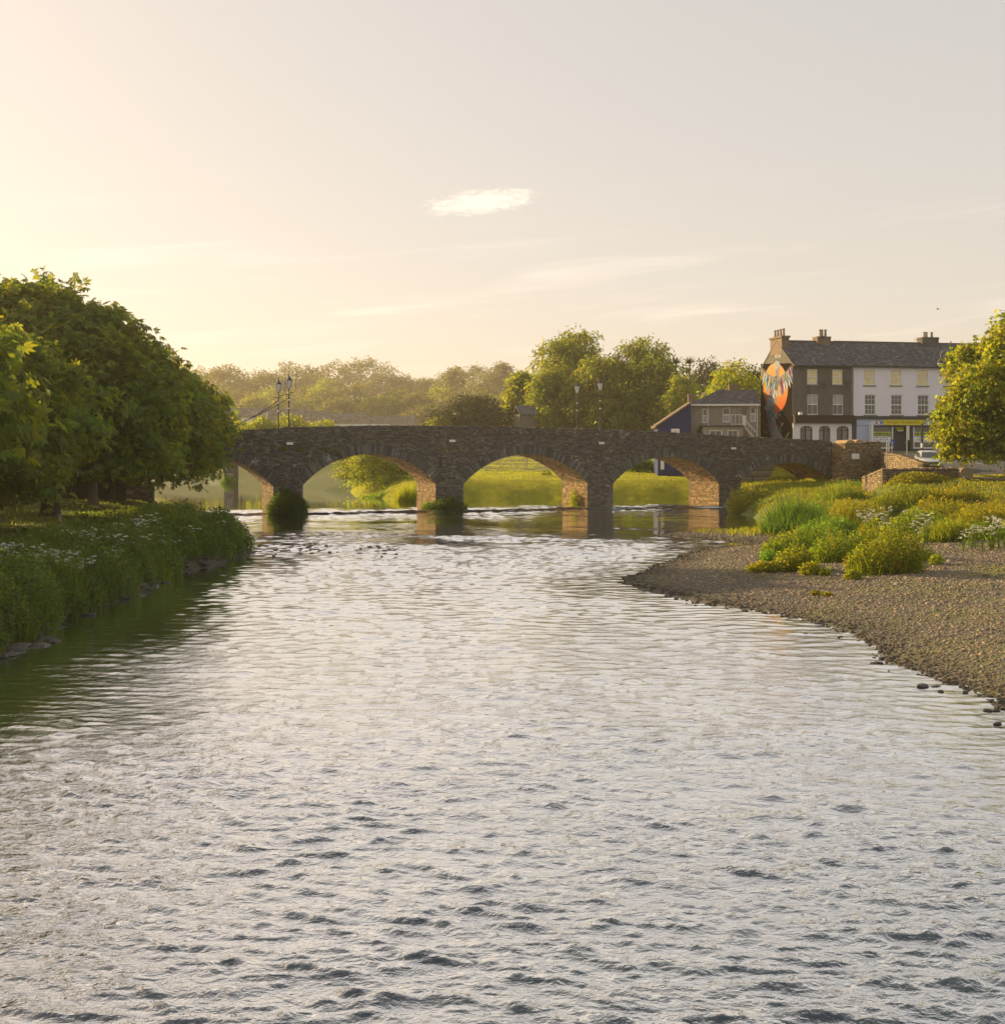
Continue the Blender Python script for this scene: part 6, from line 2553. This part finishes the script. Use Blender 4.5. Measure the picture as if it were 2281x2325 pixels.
# cow parsley: single plants that share a few meshes
def parsley_mesh(r, h, nu):
    parts = []
    st = MB()
    heads = []
    for i in range(nu):
        a, q = r.uniform(0, 6.3), r.uniform(.05, .34)
        top = np.array((q * math.cos(a), q * math.sin(a), h * r.uniform(.72, 1.05)))
        heads.append(top)
        st.tube([(0, 0, 0), tuple(top * np.array((.4, .4, .6))), tuple(top)], [.012, .009, .006], 4, cap=False)
    u = []
    for tpt in heads:
        R_ = r.uniform(.055, .10)
        for j in range(9):
            a, q = r.uniform(0, 6.3), R_ * math.sqrt(r.random())
            u.append((tpt[0] + q * math.cos(a), tpt[1] + q * math.sin(a), tpt[2] + .03 - .35 * q * q / R_))
    u = np.array(u)
    n = len(u)
    V, Fc, k = scatter(UMBEL, u, r.normal(size=(n, 3)) * np.array((1, 1, .2)), np.tile((0., 0, 1), (n, 1)) + r.normal(size=(n, 3)) * .6, r.uniform(.026, .045, n))
    f = np_mesh('flower_heads', V, Fc, L_FLOWER, tint=np.repeat(r.uniform(.8, 1.1, (n, 1)) * np.ones((1, 3)), k, 0))
    n = 26
    x, y = r.normal(0, .16, n), r.normal(0, .16, n)
    v2, f2, c2 = leafy(r, x, y, r.uniform(.1, .75, n) * h, r.uniform(.1, .2, n), np.ones(n), (.85, 1, .8), NARROW)
    sm = st.mesh('stems', L_GRASS, fix=False)
    lm = np_mesh('leaves', v2, f2, L_GRASS, tint=c2)
    return f, sm, lm


def place_parsley():
    r = np.random.default_rng(57)
    kinds = [parsley_mesh(r, h, nu) for h, nu in ((1.25, 8), (1.05, 10), (1.4, 7), (.9, 6), (1.15, 12))]

    def one(x, y, label, group, sc=1.0):
        k = kinds[int(r.integers(len(kinds)))]
        t = thing('cow_parsley', label, 'flower', (x, y, gh(x, y) - .03), r.uniform(0, 6.3), group)
        t.scale = (sc, sc, sc)
        for nm, me in zip(('flower_heads', 'stems', 'leaves'), k):
            link(nm, me, t, kind='stuff' if nm == 'flower_heads' else None)
    n = 0
    while n < 80:
        y = 33 + 30 * r.random()
        ed = np.interp(y, [p[1] for p in LEFT], [p[0] for p in LEFT])
        x = ed - .7 - 2.6 * r.random() ** 1.3
        if vnoise(np.array([x]), np.array([y]), 2.6, 66)[0] < -.15:
            continue
        one(x, y, 'white flowering cow parsley among the grass of the left bank', 'cow parsley on the left bank', r.uniform(.8, 1.15))
        n += 1
    for (px, py, sp, c) in ((2010, 1158, 1.2, 18), (2268, 1190, 1.2, 18), (2070, 1178, .6, 6)):
        Y0 = F * (EYE - 1.9) / (py - HY)
        for i in range(c):
            x, y = X_(px, Y0) + r.normal(0, sp), Y0 + r.normal(0, .8)
            one(x, y, 'white flowering cow parsley in the sunlit weeds of the right bank', 'cow parsley on the right bank', r.uniform(.9, 1.25))


place_parsley()


def right_growth():
    def at(px, py, z=.9):
        Y = F * (EYE - z) / (py - HY)
        return X_(px, Y), Y
    # dock and weeds on the shingle
    S = [('dock_clump', 'big clump of dock with rusty orange seed spikes at the front of the shingle', 2010, 1283, 1.55, 1.0, 1.55, 500, 1500, 45, (1.15, 1, .5)),
         ('dock_clump', 'tall rusty topped dock clump just behind the biggest dock clump', 1985, 1255, 1.5, 1.0, 1.6, 500, 1000, 60, (1.05, 1, .55)),
         ('weed_clump', 'wide green weed clump left of the docks on the shingle', 1900, 1258, 1.3, 1.0, 1.35, 700, 900, 10, (1, 1, .6)),
         ('weed_clump', 'dark green weed clump at the back of the shingle growth', 1848, 1240, 1.4, 1.2, 1.35, 800, 900, 22, (.85, 1, .6)),
         ('weed_clump', 'weeds with reddish tops nearest the pool', 1792, 1236, 1.3, 1.2, 1.2, 600, 800, 40, (1.05, 1, .6)),
         ('weed_clump', 'small bushy weed at the left tip of the growth', 1765, 1240, .8, .7, .9, 300, 500, 0, (1, 1, .55)),
         ('weed_clump', 'low yellow green weed with upright shoots on the shingle', 1800, 1274, .85, .6, .85, 300, 600, 0, (1.25, 1.05, .4)),
         ('weed_clump', 'creeping bright yellow weed nearest the water on the shingle', 1745, 1276, .9, .45, .42, 700, 500, 0, (1.35, 1.1, .35)),
         ('weed_clump', 'small upright yellow weed right of the creeping weed', 1837, 1282, .38, .3, .55, 80, 220, 0, (1.3, 1.05, .4)),
         ('weed_clump', 'single pale upright weed in front of the docks', 1934, 1292, .3, .3, .35, 50, 140, 0, (1.2, 1.05, .45)),
         ('weed_clump', 'tiny weed tuft on open shingle left of the docks', 1872, 1284, .22, .2, .3, 40, 80, 0, (1.2, 1.05, .45)),
         ('weed_clump', 'tiny weed tuft furthest right on the open shingle', 2124, 1272, .25, .25, .4, 40, 100, 0, (1.1, 1.05, .5)),
         ('weed_clump', 'small dark tussock standing apart by the pool', 1744, 1248, .42, .4, .55, 250, 100, 0, (.7, .95, .6)),
         ('weed_clump', 'lone yellow rosette low on the front shingle', 1876, 1316, .16, .14, .12, 60, 40, 0, (1.5, 1.1, .35)),
         ('weed_clump', 'second yellow rosette low on the front shingle, right of the first', 1848, 1314, .14, .12, .14, 50, 30, 0, (1.5, 1.1, .35)),
         ('weed_clump', 'sparse tall stem weed right of the docks', 2098, 1262, .5, .4, .8, 60, 60, 0, (.9, 1, .6))]
    for i, (nm, lb, px, py, rx, ry, h, nb, nl, sp, col) in enumerate(S):
        x, y = at(px, py, .85)
        clump(nm, lb, x, y, rx, ry, h, nb, int(nl * 1.8), 400 + i, colb=col, coll=(col[0], 1, col[2] * .9), spikes=sp, leaf=(.08, .18), bw=.04)
    # overgrown right bank
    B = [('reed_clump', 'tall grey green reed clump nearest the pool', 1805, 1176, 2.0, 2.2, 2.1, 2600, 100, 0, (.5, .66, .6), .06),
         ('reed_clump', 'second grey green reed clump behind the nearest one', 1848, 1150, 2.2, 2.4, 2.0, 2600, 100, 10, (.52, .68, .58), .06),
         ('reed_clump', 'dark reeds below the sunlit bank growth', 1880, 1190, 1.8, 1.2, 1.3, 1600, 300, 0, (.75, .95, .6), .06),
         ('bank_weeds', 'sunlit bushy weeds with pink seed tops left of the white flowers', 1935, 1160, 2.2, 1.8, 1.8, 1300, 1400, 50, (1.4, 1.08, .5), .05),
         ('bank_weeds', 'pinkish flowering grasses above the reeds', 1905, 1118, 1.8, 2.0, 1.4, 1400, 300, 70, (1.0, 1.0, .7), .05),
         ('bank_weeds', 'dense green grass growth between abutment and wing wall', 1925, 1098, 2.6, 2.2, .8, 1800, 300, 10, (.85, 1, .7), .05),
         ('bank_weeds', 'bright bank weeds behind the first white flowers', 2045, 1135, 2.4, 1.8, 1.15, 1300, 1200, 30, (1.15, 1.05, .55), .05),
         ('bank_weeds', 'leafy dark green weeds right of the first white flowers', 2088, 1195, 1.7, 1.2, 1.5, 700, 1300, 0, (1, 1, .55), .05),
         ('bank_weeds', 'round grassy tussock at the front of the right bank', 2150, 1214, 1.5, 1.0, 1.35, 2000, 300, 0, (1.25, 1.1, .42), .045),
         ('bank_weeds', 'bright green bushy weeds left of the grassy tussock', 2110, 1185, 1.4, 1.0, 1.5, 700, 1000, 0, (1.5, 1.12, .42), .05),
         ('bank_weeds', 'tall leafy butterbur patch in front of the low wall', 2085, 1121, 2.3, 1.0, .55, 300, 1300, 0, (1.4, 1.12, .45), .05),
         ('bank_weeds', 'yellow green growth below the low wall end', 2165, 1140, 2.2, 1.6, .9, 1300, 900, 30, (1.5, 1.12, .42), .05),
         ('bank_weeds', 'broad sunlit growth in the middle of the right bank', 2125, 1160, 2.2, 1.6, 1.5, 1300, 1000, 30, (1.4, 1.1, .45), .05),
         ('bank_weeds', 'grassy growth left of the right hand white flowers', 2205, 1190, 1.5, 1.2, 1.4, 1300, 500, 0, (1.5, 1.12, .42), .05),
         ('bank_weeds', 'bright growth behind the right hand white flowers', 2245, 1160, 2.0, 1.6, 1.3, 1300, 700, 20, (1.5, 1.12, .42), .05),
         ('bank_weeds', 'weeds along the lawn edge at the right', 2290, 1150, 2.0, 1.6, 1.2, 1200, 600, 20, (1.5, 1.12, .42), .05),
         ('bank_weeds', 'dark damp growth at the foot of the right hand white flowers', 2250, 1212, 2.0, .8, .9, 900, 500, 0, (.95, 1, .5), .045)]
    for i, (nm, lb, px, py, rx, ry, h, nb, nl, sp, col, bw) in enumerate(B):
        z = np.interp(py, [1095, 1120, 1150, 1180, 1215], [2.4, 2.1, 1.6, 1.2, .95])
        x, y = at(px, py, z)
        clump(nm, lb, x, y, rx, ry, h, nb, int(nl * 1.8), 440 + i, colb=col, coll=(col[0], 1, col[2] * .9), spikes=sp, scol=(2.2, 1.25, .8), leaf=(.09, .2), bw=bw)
    # golden shrub at the foot of the pier, with bare roots
    x, y = at(1705, 1158, .3)
    clump('golden_shrub', 'golden brown shrub on the water edge below the right pier', x, y, 2.0, 1.4, 2.2, 500, 1900, 470, colb=(1.3, .95, .5), coll=(1.35, 1.0, .5), leaf=(.12, .26), z=.1, cat='shrub')
    x, y = at(1755, 1160, .4)
    clump('bank_weeds', 'dull dry growth right of the golden shrub', x, y, 1.6, 1.2, 1.2, 800, 500, 471, colb=(1.0, .9, .6), coll=(1.0, .9, .55), leaf=(.1, .22), z=.3)
    # cover between the clumps
    r = np.random.default_rng(58)
    x, y = poisson(r, 70000, (12, 46), (60, 119.6), lambda a, b: (land_dist(a, b) > np.where(b > 78, -.35, .3)) & (~is_left(a, b)) & ((b > 64) | (land_dist(a, b) > 7)) & (b < 84 + 36 * (a < 31)) & (a < .5 * b + 2) & ~((b > 105) & (a < 19)))
    k = (land_dist(x, y) > np.where(y > 78, -.4, 2.2) + 1.2 * vnoise(x, y, 3, 90) * (y < 78)) & (ground_h(x, y) > .03) & ~((y > 79) & (x > 34.0))
    x, y = x[k], y[k]
    h = .38 * (1 + .5 * vnoise(x, y, 2.2, 91)) * r.uniform(.5, 1.2, len(x))
    P1 = blades(r, x, y, ground_h(x, y) - .03, h, .06, .4, 1 + .3 * vnoise(x, y, 1.8, 92), (1.25, 1, .5))
    link('undergrowth', np_mesh('undergrowth', *P1[:2], L_GRASS, tint=P1[2]), kind='stuff')
    # short lit lawn by the rail, and the meadow behind the bridge
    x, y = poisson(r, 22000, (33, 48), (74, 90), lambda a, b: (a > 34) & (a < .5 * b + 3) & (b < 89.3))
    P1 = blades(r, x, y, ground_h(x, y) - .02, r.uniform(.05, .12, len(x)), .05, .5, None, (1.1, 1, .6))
    x, y = poisson(r, 110000, (-12, 26), (118, 200), lambda a, b: (land_dist(a, b) > .1) & (~is_left(a, b)) & (np.random.default_rng(1).random(len(a)) < 150 / b - .55))
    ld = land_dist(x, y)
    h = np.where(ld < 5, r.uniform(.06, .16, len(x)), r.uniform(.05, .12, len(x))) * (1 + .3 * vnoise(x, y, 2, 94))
    P2 = blades(r, x, y, ground_h(x, y) - .02, h, .06, .5, (1 + .22 * vnoise(x, y, 3, 95)) * np.where(ld < 5, .5, 1.0), (1.0, 1, .7))  # blades near the waterline darkened: shade of the bank slope painted into the tint
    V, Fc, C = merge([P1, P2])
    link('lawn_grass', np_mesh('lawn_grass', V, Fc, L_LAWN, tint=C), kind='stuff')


right_growth()


def pier_weeds():
    specs = []
    for i, (pa, pb, lb, hh, nl, col) in enumerate(((606, 692, 'dark bush of weeds round the foot of the left pier', 2.0, 2600, (.36, .46, .36)), (958, 1050, 'dark weeds at the foot of the pier with the tie plate', 1.35, 1500, (.42, .5, .38)))):
        u = (b_uY(pa)[0] + b_uY(pb)[0]) / 2
        w = (b_uY(pb)[0] - b_uY(pa)[0]) / 2
        p = bworld(u, -.7)
        clump('pier_weeds', lb, p.x, p.y, w * 1.05, .9, hh, 900, nl, 480 + i, colb=col, coll=col, leaf=(.1, .24), z=0.0, bw=.05)
    u = b_uY(1305)[0]
    p = bworld(A[2][1] - .35, 2.2)
    clump('pier_weeds', 'yellow sunlit weed growing on the lit pier wall of the middle arch', p.x, p.y, .35, 1.2, 1.6, 120, 420, 483, colb=(1.2, 1, .4), coll=(1.2, 1.05, .4), leaf=(.12, .26), z=.05)
    p = bworld(A[1][1] - .3, 2.0)
    clump('pier_weeds', 'small dark weeds inside the second arch', p.x, p.y, .35, 1.4, .9, 120, 260, 484, colb=(.9, 1, .5), coll=(.9, 1, .5), z=.05)
    x, Y = X_(922, 113.5), 113.5
    clump('reed_clump', 'bright yellow reeds standing in the water beyond the second arch', x, Y, .95, .8, 2.3, 700, 0, 485, colb=(1.5, 1.25, .35), z=0.0, bw=.07, lean=.28)
    x, Y = X_(870, 121), 121
    clump('bank_weeds', 'low green rushes behind the yellow reeds', x, Y, 2.6, 1.4, 1.2, 1400, 300, 486, colb=(.9, 1, .6), z=-.05, bw=.07)
    # creeper on the brown house
    f = BROWNF
    p = f.O + Vector((f.c * f.x(1590), f.s * f.x(1590), 0)) + Vector((0, -.3, 0))
    clump('creeper', 'green creeper climbing the corner of the brown house', p.x, p.y, .7, .25, 4.0, 0, 900, 487, coll=(.95, 1.05, .5), leaf=(.15, .3), z=p.z + .6)
    # small plants rooted in the bridge face
    r = np.random.default_rng(5)
    for px, py in ((680, 1022), (735, 1024), (640, 1020), (1010, 1020), (760, 1032), (1240, 1078)):
        u, z = b_uz(px, py)
        p = bworld(u, -.1)
        clump('wall_plant', 'small green plant rooted in the stone face of the bridge', p.x, p.y, .5, .12, .4, 60, 110, int(px), colb=(.9, 1, .5), coll=(.9, 1, .5), leaf=(.06, .14), z=float(z), bw=.03, group='plants rooted in the bridge face')


pier_weeds()


# ------------------------------------------------------------------ people, birds and far things
def build_person():
    """person sitting on the left bank, leaning forward, knees drawn up, facing left"""
    x, y = X_(150, 50.5), 50.5
    z = gh(x, y)
    root = thing('person', 'person in a cap and pale top sitting on the grass behind the left bank weeds', 'person', (x, y, z))
    # facing -x
    J = {'pelvis': (0, 0, .14, .15), 'belly': (-.03, 0, .32, .14), 'chest': (-.12, 0, .55, .155), 'neck0': (-.19, 0, .70, .075), 'neck': (-.23, 0, .77, .058), 'head0': (-.27, 0, .86, .09), 'head1': (-.29, 0, .95, .098), 'crown': (-.28, 0, 1.03, .07),
         'sl': (-.13, -.19, .63, .075), 'el': (-.33, -.25, .44, .05), 'wl': (-.52, -.12, .42, .036), 'sr': (-.13, .19, .63, .075), 'er': (-.33, .25, .44, .05), 'wr': (-.52, .12, .42, .036),
         'hl': (-.05, -.11, .14, .11), 'kl': (-.48, -.13, .42, .07), 'al': (-.62, -.12, .07, .045), 'tl': (-.80, -.13, .04, .04), 'hr': (-.05, .11, .14, .11), 'kr': (-.48, .13, .42, .07), 'ar': (-.62, .12, .07, .045), 'tr': (-.80, .13, .04, .04)}
    E_ = [('pelvis', 'belly'), ('belly', 'chest'), ('chest', 'neck0'), ('neck0', 'neck'), ('neck', 'head0'), ('head0', 'head1'), ('head1', 'crown'), ('chest', 'sl'), ('sl', 'el'), ('el', 'wl'), ('chest', 'sr'), ('sr', 'er'), ('er', 'wr'),
          ('pelvis', 'hl'), ('hl', 'kl'), ('kl', 'al'), ('al', 'tl'), ('pelvis', 'hr'), ('hr', 'kr'), ('kr', 'ar'), ('ar', 'tr')]
    names = list(J)
    pts = [J[n][:3] for n in names]
    rad = [J[n][3] for n in names]
    edges = [(names.index(a), names.index(b)) for a, b in E_]
    # five fingers and a thumb clasped round the shins on each hand
    for w_, s in (('wl', -1), ('wr', 1)):
        b = np.array(J[w_][:3])
        palm = b + np.array((-.07, -.03 * s, -.01))
        pts.append(tuple(palm))
        rad.append(.034)
        ip = len(pts) - 1
        edges.append((names.index(w_), ip))
        for k in range(4):
            L = (.075, .085, .08, .06)[k]
            a = palm + np.array((-.035, -.005 * s, .03 - .02 * k))
            for q, m_ in ((a, .012), (a + np.array((-L * .5, -.02 * s, -.005)), .010), (a + np.array((-L * .7, -.055 * s, -.015)), .008)):
                pts.append(tuple(q))
                rad.append(m_)
                edges.append((ip if m_ == .012 else len(pts) - 2, len(pts) - 1))
        pts.append(tuple(palm + np.array((-.01, -.02 * s, .05))))
        rad.append(.012)
        edges.append((ip, len(pts) - 1))
        pts.append(tuple(palm + np.array((-.045, -.045 * s, .06))))
        rad.append(.010)
        edges.append((len(pts) - 2, len(pts) - 1))
    me = bpy.data.meshes.new('body')
    me.from_pydata(pts, edges, [])
    o = bpy.data.objects.new('body', me)
    COL.objects.link(o)
    sk = o.modifiers.new('skin', 'SKIN')
    for i, v in enumerate(me.skin_vertices[0].data):
        v.radius = (rad[i], rad[i])
        v.use_root = i == 0
    sb = o.modifiers.new('sub', 'SUBSURF')
    sb.levels = sb.render_levels = 1
    bpy.context.view_layer.update()
    dg = bpy.context.evaluated_depsgraph_get()
    m2 = bpy.data.meshes.new_from_object(o.evaluated_get(dg))
    bpy.data.objects.remove(o)
    m2.name = 'body'
    for m_ in (SKIN, mat('pale_shirt', (.42, .44, .48), .9, .1, 6), mat('teal_shirt', (.10, .22, .22), .9, .1, 6), mat('dark_trousers', (.02, .02, .025), .9, .1, 6)):
        m2.materials.append(m_)
    for p in m2.polygons:
        c = p.center
        p.use_smooth = True
        if c.z > .735 and c.x < -.1:
            p.material_index = 0
        elif c.x < -.47 and c.z > .36 and abs(c.y) < .17 and c.z < .52:
            p.material_index = 0
        elif c.z > .5 and c.x > -.33:
            p.material_index = 1
        elif c.x > -.22 and c.z > .2:
            p.material_index = 2
        elif c.z < .36 or c.x < -.3:
            p.material_index = 3
        else:
            p.material_index = 1
    body = link('body', m2, root)
    mb = MB()
    mb.lathe([(.108, .985), (.112, 1.0), (.108, 1.04), (.08, 1.085), (.02, 1.10)], -.285, 0, 12)
    mb.prism([(-.38, -.075), (-.38, .075), (-.50, .05), (-.50, -.05)], 'z', .985, 1.0)
    mb.build('cap', mat('grey_cap', (.16, .14, .12), .9, .1, 6), root, smooth=False)
    mb = MB()
    mb.lathe([(.10, .90), (.104, .95), (.104, .985)], -.268, 0, 12)
    mb.build('hair', mat('grey_hair', (.20, .18, .16), .8, .2, 20), root)
    mb = MB()
    mb.tube([(-.375, 0, .93), (-.405, 0, .895), (-.37, 0, .88)], [.012, .02, .012], 6)
    mb.build('nose', SKIN, root)
    for s in (-1, 1):
        mb = MB()
        mb.lathe([(.004, .945), (.011, .951), (.004, .957)], -.372, .035 * s, 8)
        mb.build('eye', BLACKINK, root)
        mb = MB()
        mb.tube([(-.27, .098 * s, .90), (-.26, .112 * s, .93), (-.265, .10 * s, .955)], [.01, .018, .01], 6)
        mb.build('ear', SKIN, root)
    mb = MB()
    mb.box(-.372, -.36, -.025, .025, .845, .853)
    mb.build('mouth', REDP, root)


build_person()


def build_birds():
    def bird(px, py, Y, span, label, rz, bank, flap):
        p = P(px, py, Y)
        t = thing('bird', label, 'bird', p, rz, 'birds in the sky')
        t.rotation_euler = (bank, 0, rz)
        mb = MB()
        L = span * .5
        mb.tube([(-L * .5, 0, 0), (-L * .3, 0, .01), (0, 0, 0), (L * .35, 0, .01), (L * .5, 0, .02), (L * .62, 0, .015)], [.01, .05 * span, .085 * span, .06 * span, .045 * span, .005], 8)
        mb.build('body', BLACKINK, t, smooth=True)
        for s in (-1, 1):
            mb = MB()
            a = flap
            pts = [(.16 * span, 0), (.22 * span, .22 * span), (.08 * span, .5 * span), (-.02 * span, .46 * span), (-.04 * span, .22 * span), (-.12 * span, 0)]
            up = lambda d: math.sin(a) * d * (1 if d < .3 * span else 1.08)
            V = [(x, s * d * math.cos(a), up(d)) for x, d in pts] + [(x, s * d * math.cos(a), up(d) + .012 * span) for x, d in pts]
            n = len(pts)
            mb.add(V, [tuple(range(n)), tuple(reversed(range(n, 2 * n)))] + [(i, (i + 1) % n, n + (i + 1) % n, n + i) for i in range(n)])
            mb.build('wing', BLACKINK, t)
        mb = MB()
        mb.prism([(-L * .45, -.03 * span), (-L * .45, .03 * span), (-L * .95, .09 * span), (-L * .8, 0), (-L * .95, -.09 * span)], 'z', -.006, .006)
        mb.build('tail', BLACKINK, t)
    bird(1866, 767, 108, .55, 'small dark bird flying just above the slate roof ridge', .4, .35, .9)
    bird(2128, 702, 120, .5, 'small dark bird high in the sky above the right tree', 2.6, -.3, .35)


build_birds()


def far_things():
    # terrace of hazy houses across the far bank
    def house(px0, px1, Y, py_eave, py_ridge, label, dep=7.0, chim=True, material=None, nwin=3):
        x0, x1 = X_(px0, Y), X_(px1, Y)
        zb = gh((x0 + x1) / 2, Y) - .4
        t = thing('far_house', label, 'house', (x0, Y, zb))
        w = x1 - x0
        ze, zr = Z_(py_eave, Y) - zb, Z_(py_ridge, Y + dep / 2) - zb
        mb = MB()
        mb.box(0, w, 0, dep, 0, ze)
        mb.add([(0, 0, ze), (0, dep, ze), (0, dep / 2, zr - .12)], [(0, 1, 2)])
        mb.add([(w, 0, ze), (w, dep, ze), (w, dep / 2, zr - .12)], [(0, 1, 2)])
        mb.build('wall', material or RENDER_BROWN, t)
        mb = MB()
        mb.prism([(-.3, ze - .1), (dep / 2, zr), (dep + .3, ze - .1), (dep / 2, zr - .18)], 'x', -.15, w + .15)
        rf = mb.build('roof', SLATE, t)
        slates(rf, (-.15, -.31, ze - .1), (w + .15, -.31, ze - .1), (-.15, dep / 2, zr), (w + .15, dep / 2, zr), du=1.0, dv=.8, seed=int(px0))
        if chim:
            stack(rf, w - .9, w - .1, dep / 2 - .4, dep / 2 + .4, zr - .6, zr + 1.1, [(w - .5, dep / 2)], pot_h=.5)
        for i in range(nwin):
            xa = w * (i + .5) / nwin
            for z in ((ze - 1.7, ze - .5), (ze - 4.3, ze - 3.0)):
                mb = MB()
                mb.box(xa - .5, xa + .5, -.06, .02, z[0], z[1])
                f = mb.build('window', WHITE, t)
                mb = MB()
                mb.box(xa - .42, xa + .42, -.075, -.058, z[0] + .07, z[1] - .07)
                mb.build('pane', GLASS_D, f)
    house(505, 545, 440, 955, 926, 'hazy slate roofed house at the left end of the far terrace')
    house(548, 602, 436, 948, 926, 'hazy far house with pale front left of the lamp posts', material=CREAM)
    house(606, 690, 440, 952, 928, 'long hazy slate roofed house behind the left pair of lamp posts', nwin=4)
    house(693, 745, 440, 954, 932, 'hazy far house right of the left pair of lamp posts', nwin=2)
    house(748, 835, 448, 958, 938, 'long low hazy house behind the white rooftop', nwin=4)
    house(838, 940, 452, 960, 944, 'last low hazy building of the far terrace', nwin=4, chim=False)
    # white flat roofed building whose edge shows over the parapet
    Y = 330
    x0, x1 = X_(748, Y), X_(880, Y)
    zb = gh((x0 + x1) / 2, Y) - .3
    t = thing('flat_roofed_building', 'long flat roofed building with a white roof edge beyond the parapet', 'building', (x0, Y, zb))
    zt = Z_(963.5, Y) - zb
    mb = MB()
    mb.box(.2, x1 - x0 - .2, .2, 8, 0, zt - .35)
    mb.build('wall', CREAM, t)
    mb = MB()
    mb.box(0, x1 - x0, 0, 8.2, zt - .35, zt)
    mb.build('roof_edge', WHITE, t)
    # hut between the trees
    f = Front(1180, 199, 0, 14)
    zb = gh(f.O.x, 199)
    f.O.z = zb
    t = thing('hut', 'small dark slate roofed hut half hidden left of the willows', 'hut', f.O, f.rot)
    w = f.x(1218)
    ze, zr = f.z(1200, 940), f.z(1200, 920)
    mb = MB()
    mb.prism([(0, -.4), (w, -.4), (w, ze), (0, ze)], 'y', 0, 4)
    mb.build('wall', RENDER_DARK, t)
    mb = MB()
    mb.prism([(-.3, ze - .1), (2, zr), (4.3, ze - .1), (2, zr - .2)], 'x', -.2, w + .2)
    rf = mb.build('roof', SLATE, t)
    slates(rf, (-.2, -.31, ze - .1), (w + .2, -.31, ze - .1), (-.2, 2, zr), (w + .2, 2, zr), seed=9)
    # utility poles
    for px, Y, py, lb in ((710, 380, 921, 'pale utility pole right of the left lamp posts'), (820, 390, 933, 'middle hazy utility pole above the white roof edge'), (938, 390, 938, 'right hazy utility pole before the far wood')):
        x = X_(px, Y)
        z = gh(x, Y)
        h = Z_(py, Y) - z
        t = thing('utility_pole', lb, 'pole', (x, Y, z), 0, 'utility poles across the river')
        mb = MB()
        mb.tube([(0, 0, 0), (0, 0, h)], [.16, .11], 7)
        mb.build('post', TIMBER, t)
        mb = MB()
        mb.box(-.7, .7, -.06, .06, h - .5, h - .38)
        mb.build('crossarm', TIMBER, t)
    # pier of a vanished bridge upstream
    Y = 172.0
    x0, x1 = X_(509, Y), X_(531, Y)
    t = thing('old_pier', 'lone grey stone pier standing in the river upstream of the left arch', 'pier', (x0, Y, -.5))
    w = x1 - x0
    mb = MB()
    mb.prism([(0, -.0), (w, 0), (w, 3.0), (w / 2, 3.8), (0, 3.0)], 'z', 0, 5.2)
    mb.build('core', MORTAR, t)
    lay_stones(t, 0, w, .1, 5.2, lambda u, a, b: (u > -1) & (b < 5.2), n_ind=60, seed=81, hr=(.25, .45), lr=(.4, 1.0))
    clump('pier_weeds', 'weeds round the foot of the lone upstream pier', x0 + w / 2, Y - .5, w * .75, .7, 1.5, 500, 500, 490, colb=(.7, .9, .6), coll=(.7, .9, .6), z=0.0, bw=.08, leaf=(.2, .4))
    # washing line prop on the lawn seen through the middle arch
    p = Vector((X_(1196, 150), 150, gh(X_(1196, 150), 150)))
    t = thing('washing_line_prop', 'two thin poles leaning together on the lawn seen through the middle arch', 'pole', p)
    mb = MB()
    mb.tube([(0, 0, 0), (0, 0, 1.9)], .05, 5)
    mb.build('post', TIMBER, t)
    mb = MB()
    mb.tube([(-1.1, 0, -.1), (0, 0, 1.75)], .035, 5)
    mb.build('prop', TIMBER, t)
    # low trunk and hedge at the lawn's far side through the right lawn arch
    clump('hedge', 'dark hedge at the far side of the lawn left of the blue wall', X_(1470, 136), 136, 3.0, 1.0, 1.5, 300, 2000, 491, colb=(.7, .9, .6), coll=(.7, .9, .6), leaf=(.2, .4))
    # hedge bank along the upstream left shore
    for i, (x, y) in enumerate(((-47, 140), (-56, 160), (-66, 185), (-80, 205), (-98, 222), (-118, 232))):
        r = np.random.default_rng(700 + i)
        tree('shore_tree', 'shaded bushy tree on the upstream shore beyond the left arch', (x - 5, y + 3, gh(x - 5, y + 3) - .1), auto_lobes(r, 11, 10, .3, 7.5, 8), .25, L_DARK, SIMPLE, .6, 300, 14, .7, 700 + i, group='trees on the upstream shore', z0=1)
    for i, (x, y) in enumerate(((-24, 168), (-36, 185), (-50, 208), (-66, 222), (-84, 236), (-104, 246), (-128, 254))):
        r = np.random.default_rng(720 + i)
        tree('shore_bush', 'low green bush along the far shore beyond the second arch', (x + 3, y + 3, gh(x + 3, y + 3) - .1), auto_lobes(r, 13, 9, .1, 4.2, 8), .2, L_WILLOW, SIMPLE, .55, 260, 14, .6, 720 + i, group='bushes along the far shore', z0=.5, cat='bush')


far_things()
